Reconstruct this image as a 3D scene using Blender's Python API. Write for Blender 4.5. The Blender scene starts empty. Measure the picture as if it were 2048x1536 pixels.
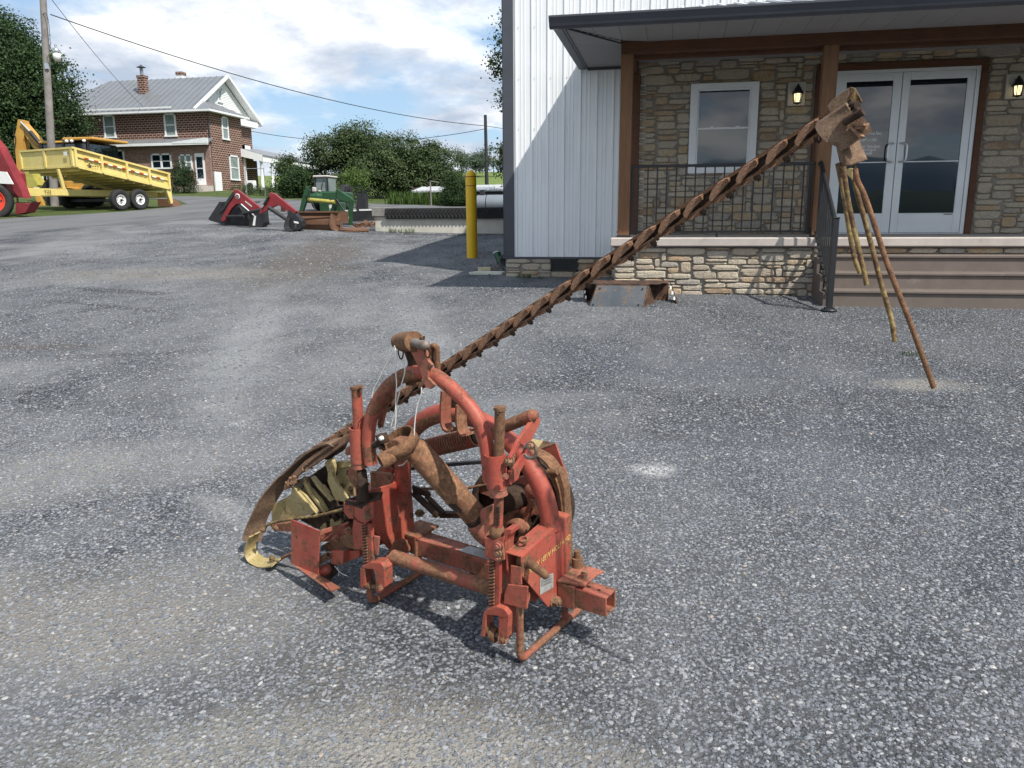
import bpy, bmesh, math, random
import numpy as np
from mathutils import Vector, Matrix, noise as mnoise
random.seed(7); rng = np.random.default_rng(7)
PI = math.pi
scene = bpy.context.scene
C = scene.collection

# ---------------------------------------------------------------- camera
cam_d = bpy.data.cameras.new('camera'); cam = bpy.data.objects.new('camera', cam_d); C.objects.link(cam)
cam_d.sensor_width = 36.0; cam_d.lens = 36.0 * 1574.06 / 2048.0
cam_d.clip_start = 0.05; cam_d.clip_end = 12000
_p, _r, _y = math.radians(12.0352), math.radians(-.3863), math.radians(11.3782)
_m = Matrix.Rotation(_y, 3, 'Z') @ Matrix.Rotation(PI/2 - _p, 3, 'X') @ Matrix.Rotation(_r, 3, 'Z')
cam.matrix_world = Matrix.Translation((0, 0, 1.45)) @ _m.to_4x4()
scene.camera = cam
# ---------------------------------------------------------------- light
SUN = Vector((-1.36, 1.0, -2.15)).normalized()          # the way the light travels
sd = bpy.data.lights.new('sun', 'SUN'); sd.energy = 4.1; sd.angle = math.radians(.8); sd.color = (1.0, .955, .88)
so = bpy.data.objects.new('sun', sd); C.objects.link(so); so.rotation_euler = SUN.to_track_quat('-Z', 'Y').to_euler(); so.location = (8, -6, 14)
w = bpy.data.worlds.new('World'); scene.world = w; w.use_nodes = True
nt = w.node_tree; nt.nodes.clear(); N = nt.nodes.new; LK = nt.links.new
out = N('ShaderNodeOutputWorld'); bg = N('ShaderNodeBackground'); sky = N('ShaderNodeTexSky')
sky.sky_type = 'NISHITA'; sky.sun_disc = False
sky.sun_elevation = math.asin(-SUN.z); sky.sun_rotation = math.atan2(-SUN.x, -SUN.y)
sky.air_density = 1.0; sky.dust_density = .6; sky.ozone_density = 1.4
bg.inputs['Strength'].default_value = .107
tc = N('ShaderNodeTexCoord'); sep = N('ShaderNodeSeparateXYZ'); LK(tc.outputs['Generated'], sep.inputs[0])
def wm(op, a, b=None, clamp=False):
    n = N('ShaderNodeMath'); n.operation = op; n.use_clamp = clamp
    for i, v in enumerate((a, b)):
        if v is None: continue
        if isinstance(v, (int, float)): n.inputs[i].default_value = v
        else: LK(v, n.inputs[i])
    return n.outputs[0]
den = wm('ADD', wm('ABSOLUTE', sep.outputs[2]), .26)
cmb = N('ShaderNodeCombineXYZ'); LK(wm('DIVIDE', sep.outputs[0], den), cmb.inputs[0]); LK(wm('DIVIDE', sep.outputs[1], den), cmb.inputs[1])
def wn(scale, detail, rough, off, dist=0.0):
    mp = N('ShaderNodeMapping'); mp.inputs['Location'].default_value = off; LK(cmb.outputs[0], mp.inputs[0])
    n = N('ShaderNodeTexNoise'); n.inputs['Scale'].default_value = scale; n.inputs['Detail'].default_value = detail
    n.inputs['Roughness'].default_value = rough; n.inputs['Distortion'].default_value = dist; LK(mp.outputs[0], n.inputs['Vector']); return n.outputs['Fac']
def wr(src, stops):
    r = N('ShaderNodeValToRGB'); e = r.color_ramp.elements
    while len(e) < len(stops): e.new(.5)
    for i, (p, c) in enumerate(stops): e[i].position = p; e[i].color = (*c, 1) if len(c) == 3 else c
    LK(src, r.inputs[0]); return r.outputs[0]
cover = wr(wn(1.5, 9, .58, (3.1, 1.2, 0), .15), [(.42, (0, 0, 0)), (.47, (.5,)*3), (.53, (1, 1, 1))])
shade = wr(wn(2.6, 8, .6, (7.7, -2.4, 1.0), .15), [(.36, (3.5, 4.1, 5.0)), (.48, (5.2, 5.6, 6.3)), (.60, (8.2, 8.3, 8.4))])
mixc = N('ShaderNodeMix'); mixc.data_type = 'RGBA'; LK(cover, mixc.inputs[0]); LK(shade, mixc.inputs[7])
tint = N('ShaderNodeMix'); tint.data_type = 'RGBA'; tint.blend_type = 'MIX'; tint.inputs[0].default_value = .55
LK(sky.outputs[0], tint.inputs[6]); tint.inputs[7].default_value = (2.7, 4.2, 6.1, 1); LK(tint.outputs[2], mixc.inputs[6])
LK(mixc.outputs[2], bg.inputs[0]); LK(bg.outputs[0], out.inputs[0])
scene.view_settings.view_transform = 'Standard'; scene.view_settings.look = 'None'
scene.view_settings.gamma = 1; scene.view_settings.use_curve_mapping = False
scene.view_settings.exposure = 0.50
scene.cycles.max_bounces = 6; scene.cycles.diffuse_bounces = 3; scene.cycles.glossy_bounces = 3
scene.cycles.use_adaptive_sampling = True

# ---------------------------------------------------------------- object helpers
def tag(o, label=None, cat=None, group=None, kind=None):
    if label: o['label'] = label
    if cat: o['category'] = cat
    if group: o['group'] = group
    if kind: o['kind'] = kind
    return o
def thing(name, loc, label, cat, group=None, rotz=0.0):
    o = bpy.data.objects.new(name, None); C.objects.link(o); o.location = loc; o.rotation_euler = (0, 0, rotz)
    o.empty_display_size = .2
    return tag(o, label, cat, group)
def mkmesh(name, V, F, mat=None, smooth=False):
    me = bpy.data.meshes.new(name); me.from_pydata([tuple(v) for v in V], [], F)
    if mat is not None: me.materials.append(mat)
    if smooth: me.polygons.foreach_set('use_smooth', [True]*len(me.polygons))
    me.update(); return me
def link(name, me, parent=None, loc=(0, 0, 0)):
    o = bpy.data.objects.new(name, me); C.objects.link(o); o.location = loc
    if parent is not None: o.parent = parent
    return o
def basis(d, up=(0, 0, 1)):
    d = Vector(d).normalized(); u = Vector(up)
    if abs(d.dot(u.normalized())) > .985: u = Vector((1, 0, 0))
    a = u.cross(d).normalized(); return a, d.cross(a).normalized(), d
class MB:
    """collects faces; build() links them as ONE mesh object"""
    def __init__(s): s.V = []; s.F = []; s.S = []
    def add(s, V, F, smooth=False):
        n = len(s.V); s.V += [Vector(v) for v in V]; s.F += [tuple(i+n for i in f) for f in F]; s.S += [smooth]*len(F); return s
    def box(s, a, b, bev=0.0):
        x0, x1 = sorted((a[0], b[0])); y0, y1 = sorted((a[1], b[1])); z0, z1 = sorted((a[2], b[2]))
        return s.obox(((x0+x1)/2, (y0+y1)/2, (z0+z1)/2), (1, 0, 0), (0, 1, 0), (0, 0, 1), x1-x0, y1-y0, z1-z0, bev)
    def obox(s, c, ax, ay, az, lx, ly, lz, bev=0.0):
        c = Vector(c); ax, ay, az = Vector(ax)*lx/2, Vector(ay)*ly/2, Vector(az)*lz/2
        if bev <= 0:
            V = [c+ax*i+ay*j+az*k for i in (-1, 1) for j in (-1, 1) for k in (-1, 1)]
            return s.add(V, [(0, 1, 3, 2), (4, 6, 7, 5), (0, 4, 5, 1), (2, 3, 7, 6), (0, 2, 6, 4), (1, 5, 7, 3)])
        bm = bmesh.new(); bmesh.ops.create_cube(bm, size=1)
        for v in bm.verts: v.co = Vector((v.co.x*lx, v.co.y*ly, v.co.z*lz))
        bmesh.ops.bevel(bm, geom=bm.edges[:], offset=min(bev, lx*.45, ly*.45, lz*.45), segments=1, affect='EDGES')
        ux, uy, uz = ax.normalized(), ay.normalized(), az.normalized(); bm.verts.index_update()
        V = [c+ux*v.co.x+uy*v.co.y+uz*v.co.z for v in bm.verts]; F = [[v.index for v in f.verts] for f in bm.faces]; bm.free()
        return s.add(V, F)
    def bar(s, p0, p1, wd, th, up=(0, 0, 1), bev=0.0):
        p0, p1 = Vector(p0), Vector(p1); a, b, d = basis(p1-p0, up)
        return s.obox((p0+p1)/2, a, b, d, wd, th, (p1-p0).length, bev)
    def cyl(s, p0, p1, r0, r1=None, n=12, caps=True, smooth=True):
        r1 = r0 if r1 is None else r1; p0, p1 = Vector(p0), Vector(p1); a, b, d = basis(p1-p0); V = []
        for p, r in ((p0, r0), (p1, r1)):
            V += [p+(a*math.cos(2*PI*i/n)+b*math.sin(2*PI*i/n))*r for i in range(n)]
        s.add(V, [(i, (i+1) % n, n+(i+1) % n, n+i) for i in range(n)], smooth)
        if caps: s.add(V[:n], [tuple(range(n))[::-1]]); s.add(V[n:], [tuple(range(n))])
        return s
    def pipe(s, p0, p1, r, ri, n=14):
        p0, p1 = Vector(p0), Vector(p1); a, b, d = basis(p1-p0); V = []
        for p, q in ((p0, r), (p1, r), (p1, ri), (p0, ri)):
            V += [p+(a*math.cos(2*PI*i/n)+b*math.sin(2*PI*i/n))*q for i in range(n)]
        for k in range(4):
            s.add(V, [(k*n+i, k*n+(i+1) % n, ((k+1) % 4)*n+(i+1) % n, ((k+1) % 4)*n+i) for i in range(n)], k % 2 == 0)
        return s
    def tube(s, pts, r, n=10, caps=True, closed=False):
        pts = [Vector(p) for p in pts]; m = len(pts); R = r if isinstance(r, (list, tuple)) else [r]*m
        if m < 2: return s
        T = []
        for i in range(m):
            a = pts[(i-1) % m] if (i > 0 or closed) else pts[i]; b = pts[(i+1) % m] if (i < m-1 or closed) else pts[i]
            T.append((b-a).normalized())
        a, b, _ = basis(T[0]); V = []
        for i in range(m):
            if i:
                q = T[i-1].rotation_difference(T[i]); a = q @ a
            b = T[i].cross(a).normalized(); a = b.cross(T[i]).normalized()
            V += [pts[i]+(a*math.cos(2*PI*k/n)+b*math.sin(2*PI*k/n))*R[i] for k in range(n)]
        F = []
        for i in range(m if closed else m-1):
            j = (i+1) % m
            F += [(i*n+k, i*n+(k+1) % n, j*n+(k+1) % n, j*n+k) for k in range(n)]
        s.add(V, F, True)
        if caps and not closed:
            s.add(V[:n], [tuple(range(n))[::-1]]); s.add(V[-n:], [tuple(range(n))])
        return s
    def prism(s, poly, d, bev=0.0):
        """planar 3D polygon extruded by vector d, ends closed"""
        P = [Vector(p) for p in poly]; d = Vector(d); n = len(P)
        return s.add(P+[p+d for p in P], [tuple(range(n))[::-1], tuple(range(n, 2*n))]+[(i, (i+1) % n, n+(i+1) % n, n+i) for i in range(n)])
    def lathe(s, c, axis, prof, n=20, up=(0, 0, 1)):
        """prof: list of (radius, height along the axis)"""
        c = Vector(c); a, b, d = basis(axis, up); V = []
        for r, h in prof: V += [c+d*h+(a*math.cos(2*PI*i/n)+b*math.sin(2*PI*i/n))*max(r, 1e-4) for i in range(n)]
        F = []
        for k in range(len(prof)-1): F += [(k*n+i, k*n+(i+1) % n, (k+1)*n+(i+1) % n, (k+1)*n+i) for i in range(n)]
        return s.add(V, F, True)
    def ball(s, c, r, sc=(1, 1, 1), n=10):
        c = Vector(c); V = []; F = []; m = n//2+1
        for j in range(m+1):
            t = PI*j/m
            for i in range(n):
                p = 2*PI*i/n; V.append(c+Vector((math.sin(t)*math.cos(p)*sc[0], math.sin(t)*math.sin(p)*sc[1], math.cos(t)*sc[2]))*r)
        for j in range(m): F += [(j*n+i, (j+1)*n+i, (j+1)*n+(i+1) % n, j*n+(i+1) % n) for i in range(n)]
        return s.add(V, F, True)
    def build(s, name, mat, parent=None, label=None, world=True, bevel=0.0, sub=0):
        """verts are world coordinates; they are stored relative to the parent thing"""
        off = Vector((0, 0, 0)); q = parent
        while q is not None: off += q.location; q = q.parent
        me = bpy.data.meshes.new(name); me.from_pydata([tuple(v-off) if world else tuple(v) for v in s.V], [], s.F)
        me.polygons.foreach_set('use_smooth', s.S)
        me.materials.append(mat); me.update()
        o = link(name, me, parent)
        if bevel > 0:
            md = o.modifiers.new('bevel', 'BEVEL'); md.width = bevel; md.segments = 2; md.limit_method = 'ANGLE'; md.angle_limit = math.radians(40)
        if label: o['label'] = label
        return o
def copy_tree(o, parent=None):
    c = o.copy(); C.objects.link(c); c.parent = parent
    for ch in [k for k in o.children]: copy_tree(ch, c)
    return c
def arcpts(P, k=6):
    """Catmull-Rom through P"""
    P = [Vector(p) for p in P]; Q = [P[0]*2-P[1]]+P+[P[-1]*2-P[-2]]; R = []
    for i in range(1, len(Q)-2):
        for j in range(k):
            t = j/k; a, b, c, d = Q[i-1], Q[i], Q[i+1], Q[i+2]
            R.append(.5*((2*b)+(c-a)*t+(2*a-5*b+4*c-d)*t*t+(3*b-a-3*c+d)*t**3))
    return R+[P[-1]]

# ---------------------------------------------------------------- material helpers
class NT:
    def __init__(s, name):
        s.m = bpy.data.materials.new(name); s.m.use_nodes = True; s.t = s.m.node_tree
        s.b = s.t.nodes['Principled BSDF']; s.tc = s.n('ShaderNodeTexCoord')
    def n(s, t): return s.t.nodes.new(t)
    def l(s, a, b): s.t.links.new(a, b)
    def co(s, kind='Object', scale=(1, 1, 1), rot=(0, 0, 0)):
        mp = s.n('ShaderNodeMapping'); mp.inputs['Scale'].default_value = scale; mp.inputs['Rotation'].default_value = rot
        s.l(s.tc.outputs[kind], mp.inputs[0]); return mp.outputs[0]
    def noise(s, vec, scale, detail=4, rough=.55, dist=0.0):
        n = s.n('ShaderNodeTexNoise'); n.inputs['Scale'].default_value = scale; n.inputs['Detail'].default_value = detail
        n.inputs['Roughness'].default_value = rough; n.inputs['Distortion'].default_value = dist
        s.l(vec, n.inputs['Vector']); return n.outputs['Fac']
    def voro(s, vec, scale, feature='F1', out='Distance', rand=1.0):
        n = s.n('ShaderNodeTexVoronoi'); n.feature = feature; n.inputs['Scale'].default_value = scale; n.inputs['Randomness'].default_value = rand
        s.l(vec, n.inputs['Vector']); return n.outputs[out]
    def ramp(s, src, stops, interp='LINEAR'):
        r = s.n('ShaderNodeValToRGB'); r.color_ramp.interpolation = interp; e = r.color_ramp.elements
        while len(e) < len(stops): e.new(.5)
        for i, (p, c) in enumerate(stops):
            e[i].position = p; e[i].color = (c, c, c, 1) if isinstance(c, (int, float)) else (*c, 1)
        s.l(src, r.inputs[0]); return r.outputs[0]
    def mix(s, f, a, b, mode='MIX'):
        n = s.n('ShaderNodeMix'); n.data_type = 'RGBA'; n.blend_type = mode
        for i, v in ((0, f), (6, a), (7, b)):
            if isinstance(v, (int, float)): n.inputs[i].default_value = v if i == 0 else (v, v, v, 1)
            elif isinstance(v, tuple): n.inputs[i].default_value = (*v, 1)
            else: s.l(v, n.inputs[i])
        return n.outputs[2]
    def math(s, op, a, b=None, clamp=False):
        n = s.n('ShaderNodeMath'); n.operation = op; n.use_clamp = clamp
        for i, v in enumerate((a, b)):
            if v is None: continue
            if isinstance(v, (int, float)): n.inputs[i].default_value = v
            else: s.l(v, n.inputs[i])
        return n.outputs[0]
    def bump(s, h, strength=.4, dist=.01, prev=None):
        n = s.n('ShaderNodeBump'); n.inputs['Strength'].default_value = strength; n.inputs['Distance'].default_value = dist
        s.l(h, n.inputs['Height'])
        if prev is not None: s.l(prev, n.inputs['Normal'])
        s.l(n.outputs[0], s.b.inputs['Normal']); return n.outputs[0]
    def set(s, base=None, rough=None, metal=None, spec=None):
        for k, v in (('Base Color', base), ('Roughness', rough), ('Metallic', metal), ('Specular IOR Level', spec)):
            if v is None: continue
            if isinstance(v, (int, float)): s.b.inputs[k].default_value = v
            elif isinstance(v, tuple): s.b.inputs[k].default_value = (*v, 1)
            else: s.l(v, s.b.inputs[k])
        return s
def plain(name, col, rough=.6, metal=0.0, var=.25, scale=6.0, bump=.15, bscale=None, dirt=None, dirt_amt=.5, spec=None):
    """paint or cloth like surface with uneven tone, optional dirt"""
    s = NT(name); v = s.co(); a = tuple(c*(1-var) for c in col); b = tuple(min(1, c*(1+var)) for c in col)
    c = s.ramp(s.noise(v, scale, 5, .6), [(.3, a), (.7, b)])
    if dirt: c = s.mix(s.ramp(s.noise(v, scale*.6, 7, .7), [(dirt_amt, 0.0), (min(1, dirt_amt+.16), 1.0)]), c, dirt)
    s.set(c, rough, metal, spec)
    if bump: s.bump(s.noise(v, bscale or scale*8, 4, .6), bump, .004)
    return s.m
def worn(name, paint, rust=(.13, .055, .025), amt=.58, scale=9.0, rough=.55, fine=60.0, paint2=None, bump=.5, edge=.05):
    """paint that has flaked to rust: two scales of chips and stains"""
    s = NT(name); v = s.co()
    p2 = paint2 or tuple(min(1, c*1.45+.015) for c in paint)
    pc = s.ramp(s.noise(v, scale*.7, 6, .65), [(.32, paint), (.68, p2)])
    pc = s.mix(s.ramp(s.noise(v, fine*1.5, 3, .6), [(.35, .14), (.6, 0.0)]), pc, tuple(c*.45 for c in paint))
    pc = s.mix(s.ramp(s.noise(v, fine*2.6, 2, .5), [(.62, 0.0), (.68, .55)]), pc, tuple(c*.55 for c in rust))
    rc = s.ramp(s.noise(v, fine*1.2, 5, .75), [(.3, tuple(c*.45 for c in rust)), (.52, rust), (.72, tuple(min(1, c*2.1) for c in rust))])
    big = s.noise(v, scale, 9, .72, .4); sm = s.noise(v, fine*.42, 6, .72)
    h = s.math('ADD', s.math('MULTIPLY', big, .6), s.math('MULTIPLY', sm, .4))
    f = s.ramp(h, [(amt-edge*.5, 0.0), (amt+edge*.5, 1.0)])
    s.set(s.mix(f, pc, rc), s.ramp(f, [(0, rough), (1, .88)]), 0, .35)
    s.bump(s.math('ADD', s.math('MULTIPLY', f, -.5), s.noise(v, fine*2, 5, .7)), bump, .0025)
    return s.m
# ---------------------------------------------------------------- terrain
def _ss(t): t = min(1, max(0, t)); return t*t*(3-2*t)
def G(x, y):
    z = -.12+.0525*min(y, 62)+.012*max(0, min(y, 400)-62)
    if y < -60: z = -3.27-.02*min(-60-y, 900)
    z += .026*min(max(0, -x-5), 40)*_ss((y-8)/14)
    return z+6.5*_ss((y-85)/120)
def grid_mesh(name, xs, ys, mat, dz=0.0, bump=0.0):
    V = [(x, y, G(x, y)+dz+(bump*mnoise.noise(Vector((x*.7, y*.7, 0))) if bump else 0)) for y in ys for x in xs]; n = len(xs)
    F = [(j*n+i, j*n+i+1, (j+1)*n+i+1, (j+1)*n+i) for j in range(len(ys)-1) for i in range(n-1)]
    return link(name, mkmesh(name, V, F, mat, True))
from mathutils.geometry import delaunay_2d_cdt
def sheet(name, poly, step, dz, mat, wob=0.0, thick=0.0):
    P = []
    for i, a in enumerate(poly):
        b = poly[(i+1) % len(poly)]; k = max(1, int(math.dist(a, b)/step))
        for j in range(k):
            t = j/k; x = a[0]+(b[0]-a[0])*t; y = a[1]+(b[1]-a[1])*t
            P.append(Vector((x+wob*mnoise.noise(Vector((x*1.3, y*1.3, 3))), y+wob*mnoise.noise(Vector((x*1.3, y*1.3, 9))))))
    nb = len(P); xs = [p.x for p in P]; ys = [p.y for p in P]
    x = min(xs)+step/2
    from_in = []
    while x < max(xs):
        y = min(ys)+step/2
        while y < max(ys):
            ins = False; j = nb-1
            for i in range(nb):
                if (P[i].y > y) != (P[j].y > y) and x < (P[j].x-P[i].x)*(y-P[i].y)/(P[j].y-P[i].y)+P[i].x: ins = not ins
                j = i
            if ins: from_in.append(Vector((x, y)))
            y += step
        x += step
    vs, es, fs, *_ = delaunay_2d_cdt(P+from_in, [(i, (i+1) % nb) for i in range(nb)], [list(range(nb))], 1, 1e-4)
    V = [(v.x, v.y, G(v.x, v.y)+dz) for v in vs]
    return link(name, mkmesh(name, V, [tuple(f) for f in fs], mat, True))

def gravel_material():
    s = NT('gravel'); v = s.co()
    mp = s.n('ShaderNodeMapping'); s.l(v, mp.inputs[0]); nz = s.noise(v, 40, 3)
    # stones: two sizes of cells, each cell with its own tone
    def cells(scale, off):
        m = s.n('ShaderNodeMapping'); m.inputs['Location'].default_value = (off, off, 0); s.l(v, m.inputs[0])
        n = s.n('ShaderNodeTexVoronoi'); n.inputs['Scale'].default_value = scale; s.l(m.outputs[0], n.inputs['Vector'])
        sp = s.n('ShaderNodeSeparateColor'); s.l(n.outputs['Color'], sp.inputs[0]); return n.outputs['Distance'], sp.outputs[0], sp.outputs[1]
    d1, a1, b1 = cells(52, 0); d2, a2, b2 = cells(118, 4.3); d3, a3, b3 = cells(26, 1.7)
    tone = [(.0, (.066, .074, .089)), (.45, (.130, .142, .163)), (.75, (.195, .207, .228)), (.93, (.29, .30, .315)), (1.0, (.48, .48, .48))]
    c1 = s.ramp(a1, tone); c2 = s.ramp(a2, tone)
    pick = s.ramp(s.math('ADD', s.math('MULTIPLY', b2, .5), s.math('MULTIPLY', s.noise(v, 3, 3), .5)), [(.47, 0.0), (.53, 1.0)])
    c = s.mix(pick, c1, c2)
    gap = s.ramp(d1, [(.26, 1.0), (.55, .20)]); c = s.mix(1.0, c, gap, 'MULTIPLY')
    white = s.ramp(a3, [(.955, 0.0), (.965, 1.0)]); near = s.ramp(d3, [(.22, 1.0), (.3, 0.0)])
    c = s.mix(s.math('MULTIPLY', white, near), c, (.52, .50, .47))
    # rock dust pressed into the surface
    dn = s.noise(v, .42, 7, .62, .5); dn2 = s.noise(s.co(scale=(1, .45, 1)), 1.6, 6, .6)
    dust = s.ramp(s.math('ADD', s.math('MULTIPLY', dn, .6), s.math('MULTIPLY', dn2, .4)), [(.40, 0.0), (.60, .66)])
    sepv = s.n('ShaderNodeSeparateXYZ'); s.l(v, sepv.inputs[0])
    west = s.math('MULTIPLY', s.ramp(s.math('ADD', s.math('MULTIPLY', sepv.outputs[0], -.16), .52), [(0, .25), (1, 1.0)]), dust)
    dustc = s.mix(s.noise(v, 90, 4, .7), (.19, .195, .205), (.29, .29, .285))
    c = s.mix(west, c, dustc)
    # brown muddy wheel tracks and oily patches with their own outline
    def blob(cx, cy, rx, ry, rot, col, amt, fr=1.6, f=None):
        nonlocal c
        m = s.n('ShaderNodeMapping'); m.vector_type = 'TEXTURE'; m.inputs['Location'].default_value = (cx, cy, 0); m.inputs['Rotation'].default_value = (0, 0, rot)
        m.inputs['Scale'].default_value = (rx, ry, 1000); s.l(v, m.inputs[0])
        g = s.n('ShaderNodeVectorMath'); g.operation = 'LENGTH'; s.l(m.outputs[0], g.inputs[0])
        e = s.math('ADD', g.outputs['Value'], s.math('MULTIPLY', s.math('SUBTRACT', s.noise(v, fr, 7, .68), .5), 1.7))
        c = s.mix(s.ramp(e, [(.35, amt), (1.05, 0.0)]), c, col)
    blob(-6.9, 14.6, 1.3, 6.6, .33, (.098, .084, .071), .86, 1.2)
    blob(-8.4, 12.0, 3.0, 1.3, .2, (.21, .19, .165), .6, 1.5)
    blob(-8.0, 10.2, .22, 1.5, 1.35, (.035, .036, .038), .9, 3)
    blob(-7.1, 8.9, .12, 1.6, 1.25, (.04, .04, .04), .8, 3)
    blob(-6.3, 6.55, 1.2, .22, .12, (.085, .068, .056), .7, 2.4)
    blob(-5.0, 6.35, .5, .12, .3, (.05, .05, .05), .6, 4)
    blob(-6.5, 20.4, 2.6, .28, .04, (.03, .033, .04), .8, 1.5)
    blob(1.85, 6.2, .45, .22, .1, (.32, .29, .24), .6, 4)
    blob(-.06, 4.15, .16, .13, .0, (.50, .50, .48), .9, 5)
    blob(-2.1, 3.3, .5, .12, -.5, (.30, .30, .29), .55, 4)
    blob(-2.2, 2.3, 1.2, .5, .2, (.26, .235, .20), .5, 2)
    blob(-.6, 1.9, .8, .35, -.3, (.23, .21, .18), .5, 3)
    for a_ in ((-4.3, 7.5, .42, 4.6, .42, (.27, .275, .28), .5, 1.5), (-2.7, 8.2, .38, 4.2, .36, (.27, .275, .28), .45, 1.5), (-7.5, 5.2, 3.0, 1.0, .1, (.27, .27, .27), .5, .9), (-3.6, 3.4, 1.8, .6, .5, (.28, .27, .25), .55, 1.1), (.9, 4.6, 1.6, .9, .3, (.085, .093, .11), .3, 1.0), (.2, 6.6, 2.2, .8, -.2, (.09, .098, .115), .3, .9), (1.6, 3.2, .7, 1.0, .3, (.09, .098, .115), .25, 1.2), (-1.0, 1.75, 1.0, .25, .15, (.30, .285, .25), .5, 2.2), (-.9, 5.4, .9, .3, .4, (.22, .225, .23), .35, 1.6)): blob(*a_)
    s.set(c, .86, 0, .3)
    h = s.math('ADD', s.math('MULTIPLY', s.ramp(d1, [(0, 1.0), (.6, 0.0)]), 1.0), s.math('MULTIPLY', s.ramp(d2, [(0, 1.0), (.6, 0.0)]), .45))
    h = s.math('MULTIPLY', h, s.math('SUBTRACT', 1.0, s.math('MULTIPLY', west, .55)))
    s.bump(h, .85, .012); return s.m
M_gravel = gravel_material()
def asphalt_material():
    s = NT('asphalt'); v = s.co()
    c = s.ramp(s.noise(v, .5, 6, .6), [(.3, (.088, .090, .094)), (.7, (.135, .137, .140))])
    c = s.mix(s.ramp(s.voro(v, 70, out='Color'), [(.1, 0.0), (.9, .5)]), c, (.20, .20, .205))
    c = s.mix(s.ramp(s.noise(s.co(scale=(1, .12, 1)), 1.1, 5), [(.5, 0.0), (.62, .5)]), c, (.06, .06, .062))
    s.set(c, .9, 0, .25); s.bump(s.noise(v, 120, 3), .3, .006); return s.m
def grass_material(name='grass', a=(.035, .06, .016), b=(.10, .135, .04), dry=(.19, .17, .085)):
    s = NT(name); v = s.co()
    c = s.ramp(s.noise(v, 22, 6, .75), [(.3, a), (.7, b)])
    c = s.mix(s.ramp(s.noise(v, .8, 6, .7), [(.5, 0.0), (.68, .75)]), c, dry)
    s.set(c, .95, 0, .15); s.bump(s.noise(v, 40, 5, .8), .9, .05); return s.m
M_asph = asphalt_material(); M_grass = grass_material()
M_field = grass_material('hay_field', (.09, .14, .035), (.16, .21, .06), (.22, .24, .09))
M_woods = plain('distant_woods', (.022, .036, .02), .95, 0, .5, .05, 0)
# ground sheet to the horizon
def rng_list(spec):
    out = []
    for a, b, st in spec:
        x = a
        while x < b-1e-6: out.append(x); x += st
    return out+[spec[-1][1]]
gx = rng_list([(-3000, -200, 350), (-200, -60, 20), (-60, 40, 4), (40, 200, 20), (200, 3000, 400)])
gy = rng_list([(-6000, -960, 400), (-960, -64, 64), (-64, 62, 3), (62, 240, 8), (240, 3000, 300)])
tag(grid_mesh('ground', gx, gy, M_field, -.035), kind='structure')
lawn = sheet('grass_lawn', [(-75, 14), (-20.9, 16), (-21.2, 23.5), (-20.6, 27.2), (-20.9, 31), (-22.4, 34.6), (-26.5, 39.5), (-34, 40.3), (-34, 43.6), (-24.5, 41.8), (-19, 40), (-14, 37.2), (-9, 36.6), (-4, 37.5), (-4, 60), (-75, 62)], 2.0, -.006, M_grass, .25)
tag(lawn, kind='structure')
road = sheet('asphalt_road', [(-21.6, -50), (-21.0, 14), (-21.3, 23.3), (-20.5, 27.2), (-21.0, 30.6), (-22.2, 34), (-26, 38.6), (-34, 39.6), (-60, 41), (-60, 44.2), (-34, 44), (-25, 42.2), (-19.3, 40.2), (-14.2, 37.4), (-9, 36.9), (2, 38), (2, 33.2), (-9, 32.6), (-15.5, 32.4), (-16.5, 29), (-15.4, 25), (-16, 21.4), (-17.2, 18.6), (-18.2, 10), (-18, -50)], 1.5, .004, M_asph, .12)
tag(road, kind='structure')
yard = sheet('gravel_yard', [(-18.6, -40), (-18.9, 10), (-18.0, 18.6), (-16.8, 21.4), (-16.2, 25), (-17.3, 28.6), (-16.3, 33.4), (-9, 33.6), (2, 34.0), (20, 34), (32, 34), (32, -40)], 1.0, 0, M_gravel, .18)
tag(yard, kind='structure')

# loose stones lying on the yard (too many to count): one scattered carpet of real pebbles
def pebble_variants():
    col = bpy.data.collections.new('pebble_shapes'); objs = []
    s = NT('pebble'); v = s.co()
    oi = s.n('ShaderNodeObjectInfo')
    c = s.ramp(oi.outputs['Random'], [(0, (.065, .073, .09)), (.4, (.115, .127, .15)), (.70, (.165, .178, .20)), (.88, (.22, .23, .245)), (.965, (.27, .275, .28)), (.985, (.40, .40, .40)), (.989, (.22, .17, .13)), (1, (.36, .30, .23))])
    c = s.mix(s.ramp(s.noise(s.co(), 90, 3), [(.35, 0.0), (.65, .35)]), c, (.30, .30, .30), 'MIX')
    s.set(c, .85, 0, .3)
    for k in range(7):
        bm = bmesh.new(); bmesh.ops.create_icosphere(bm, subdivisions=1, radius=1)
        for vv in bm.verts:
            n = 1+.30*(random.random()-.5)*2
            vv.co = Vector((vv.co.x*n*(1.15 if k % 2 else .9), vv.co.y*n*.78, vv.co.z*n*.42))
        me = bpy.data.meshes.new('pebble'); bm.to_mesh(me); bm.free(); me.materials.append(s.m)
        o = bpy.data.objects.new('pebble', me); col.objects.link(o); objs.append(o)
    return col
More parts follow.
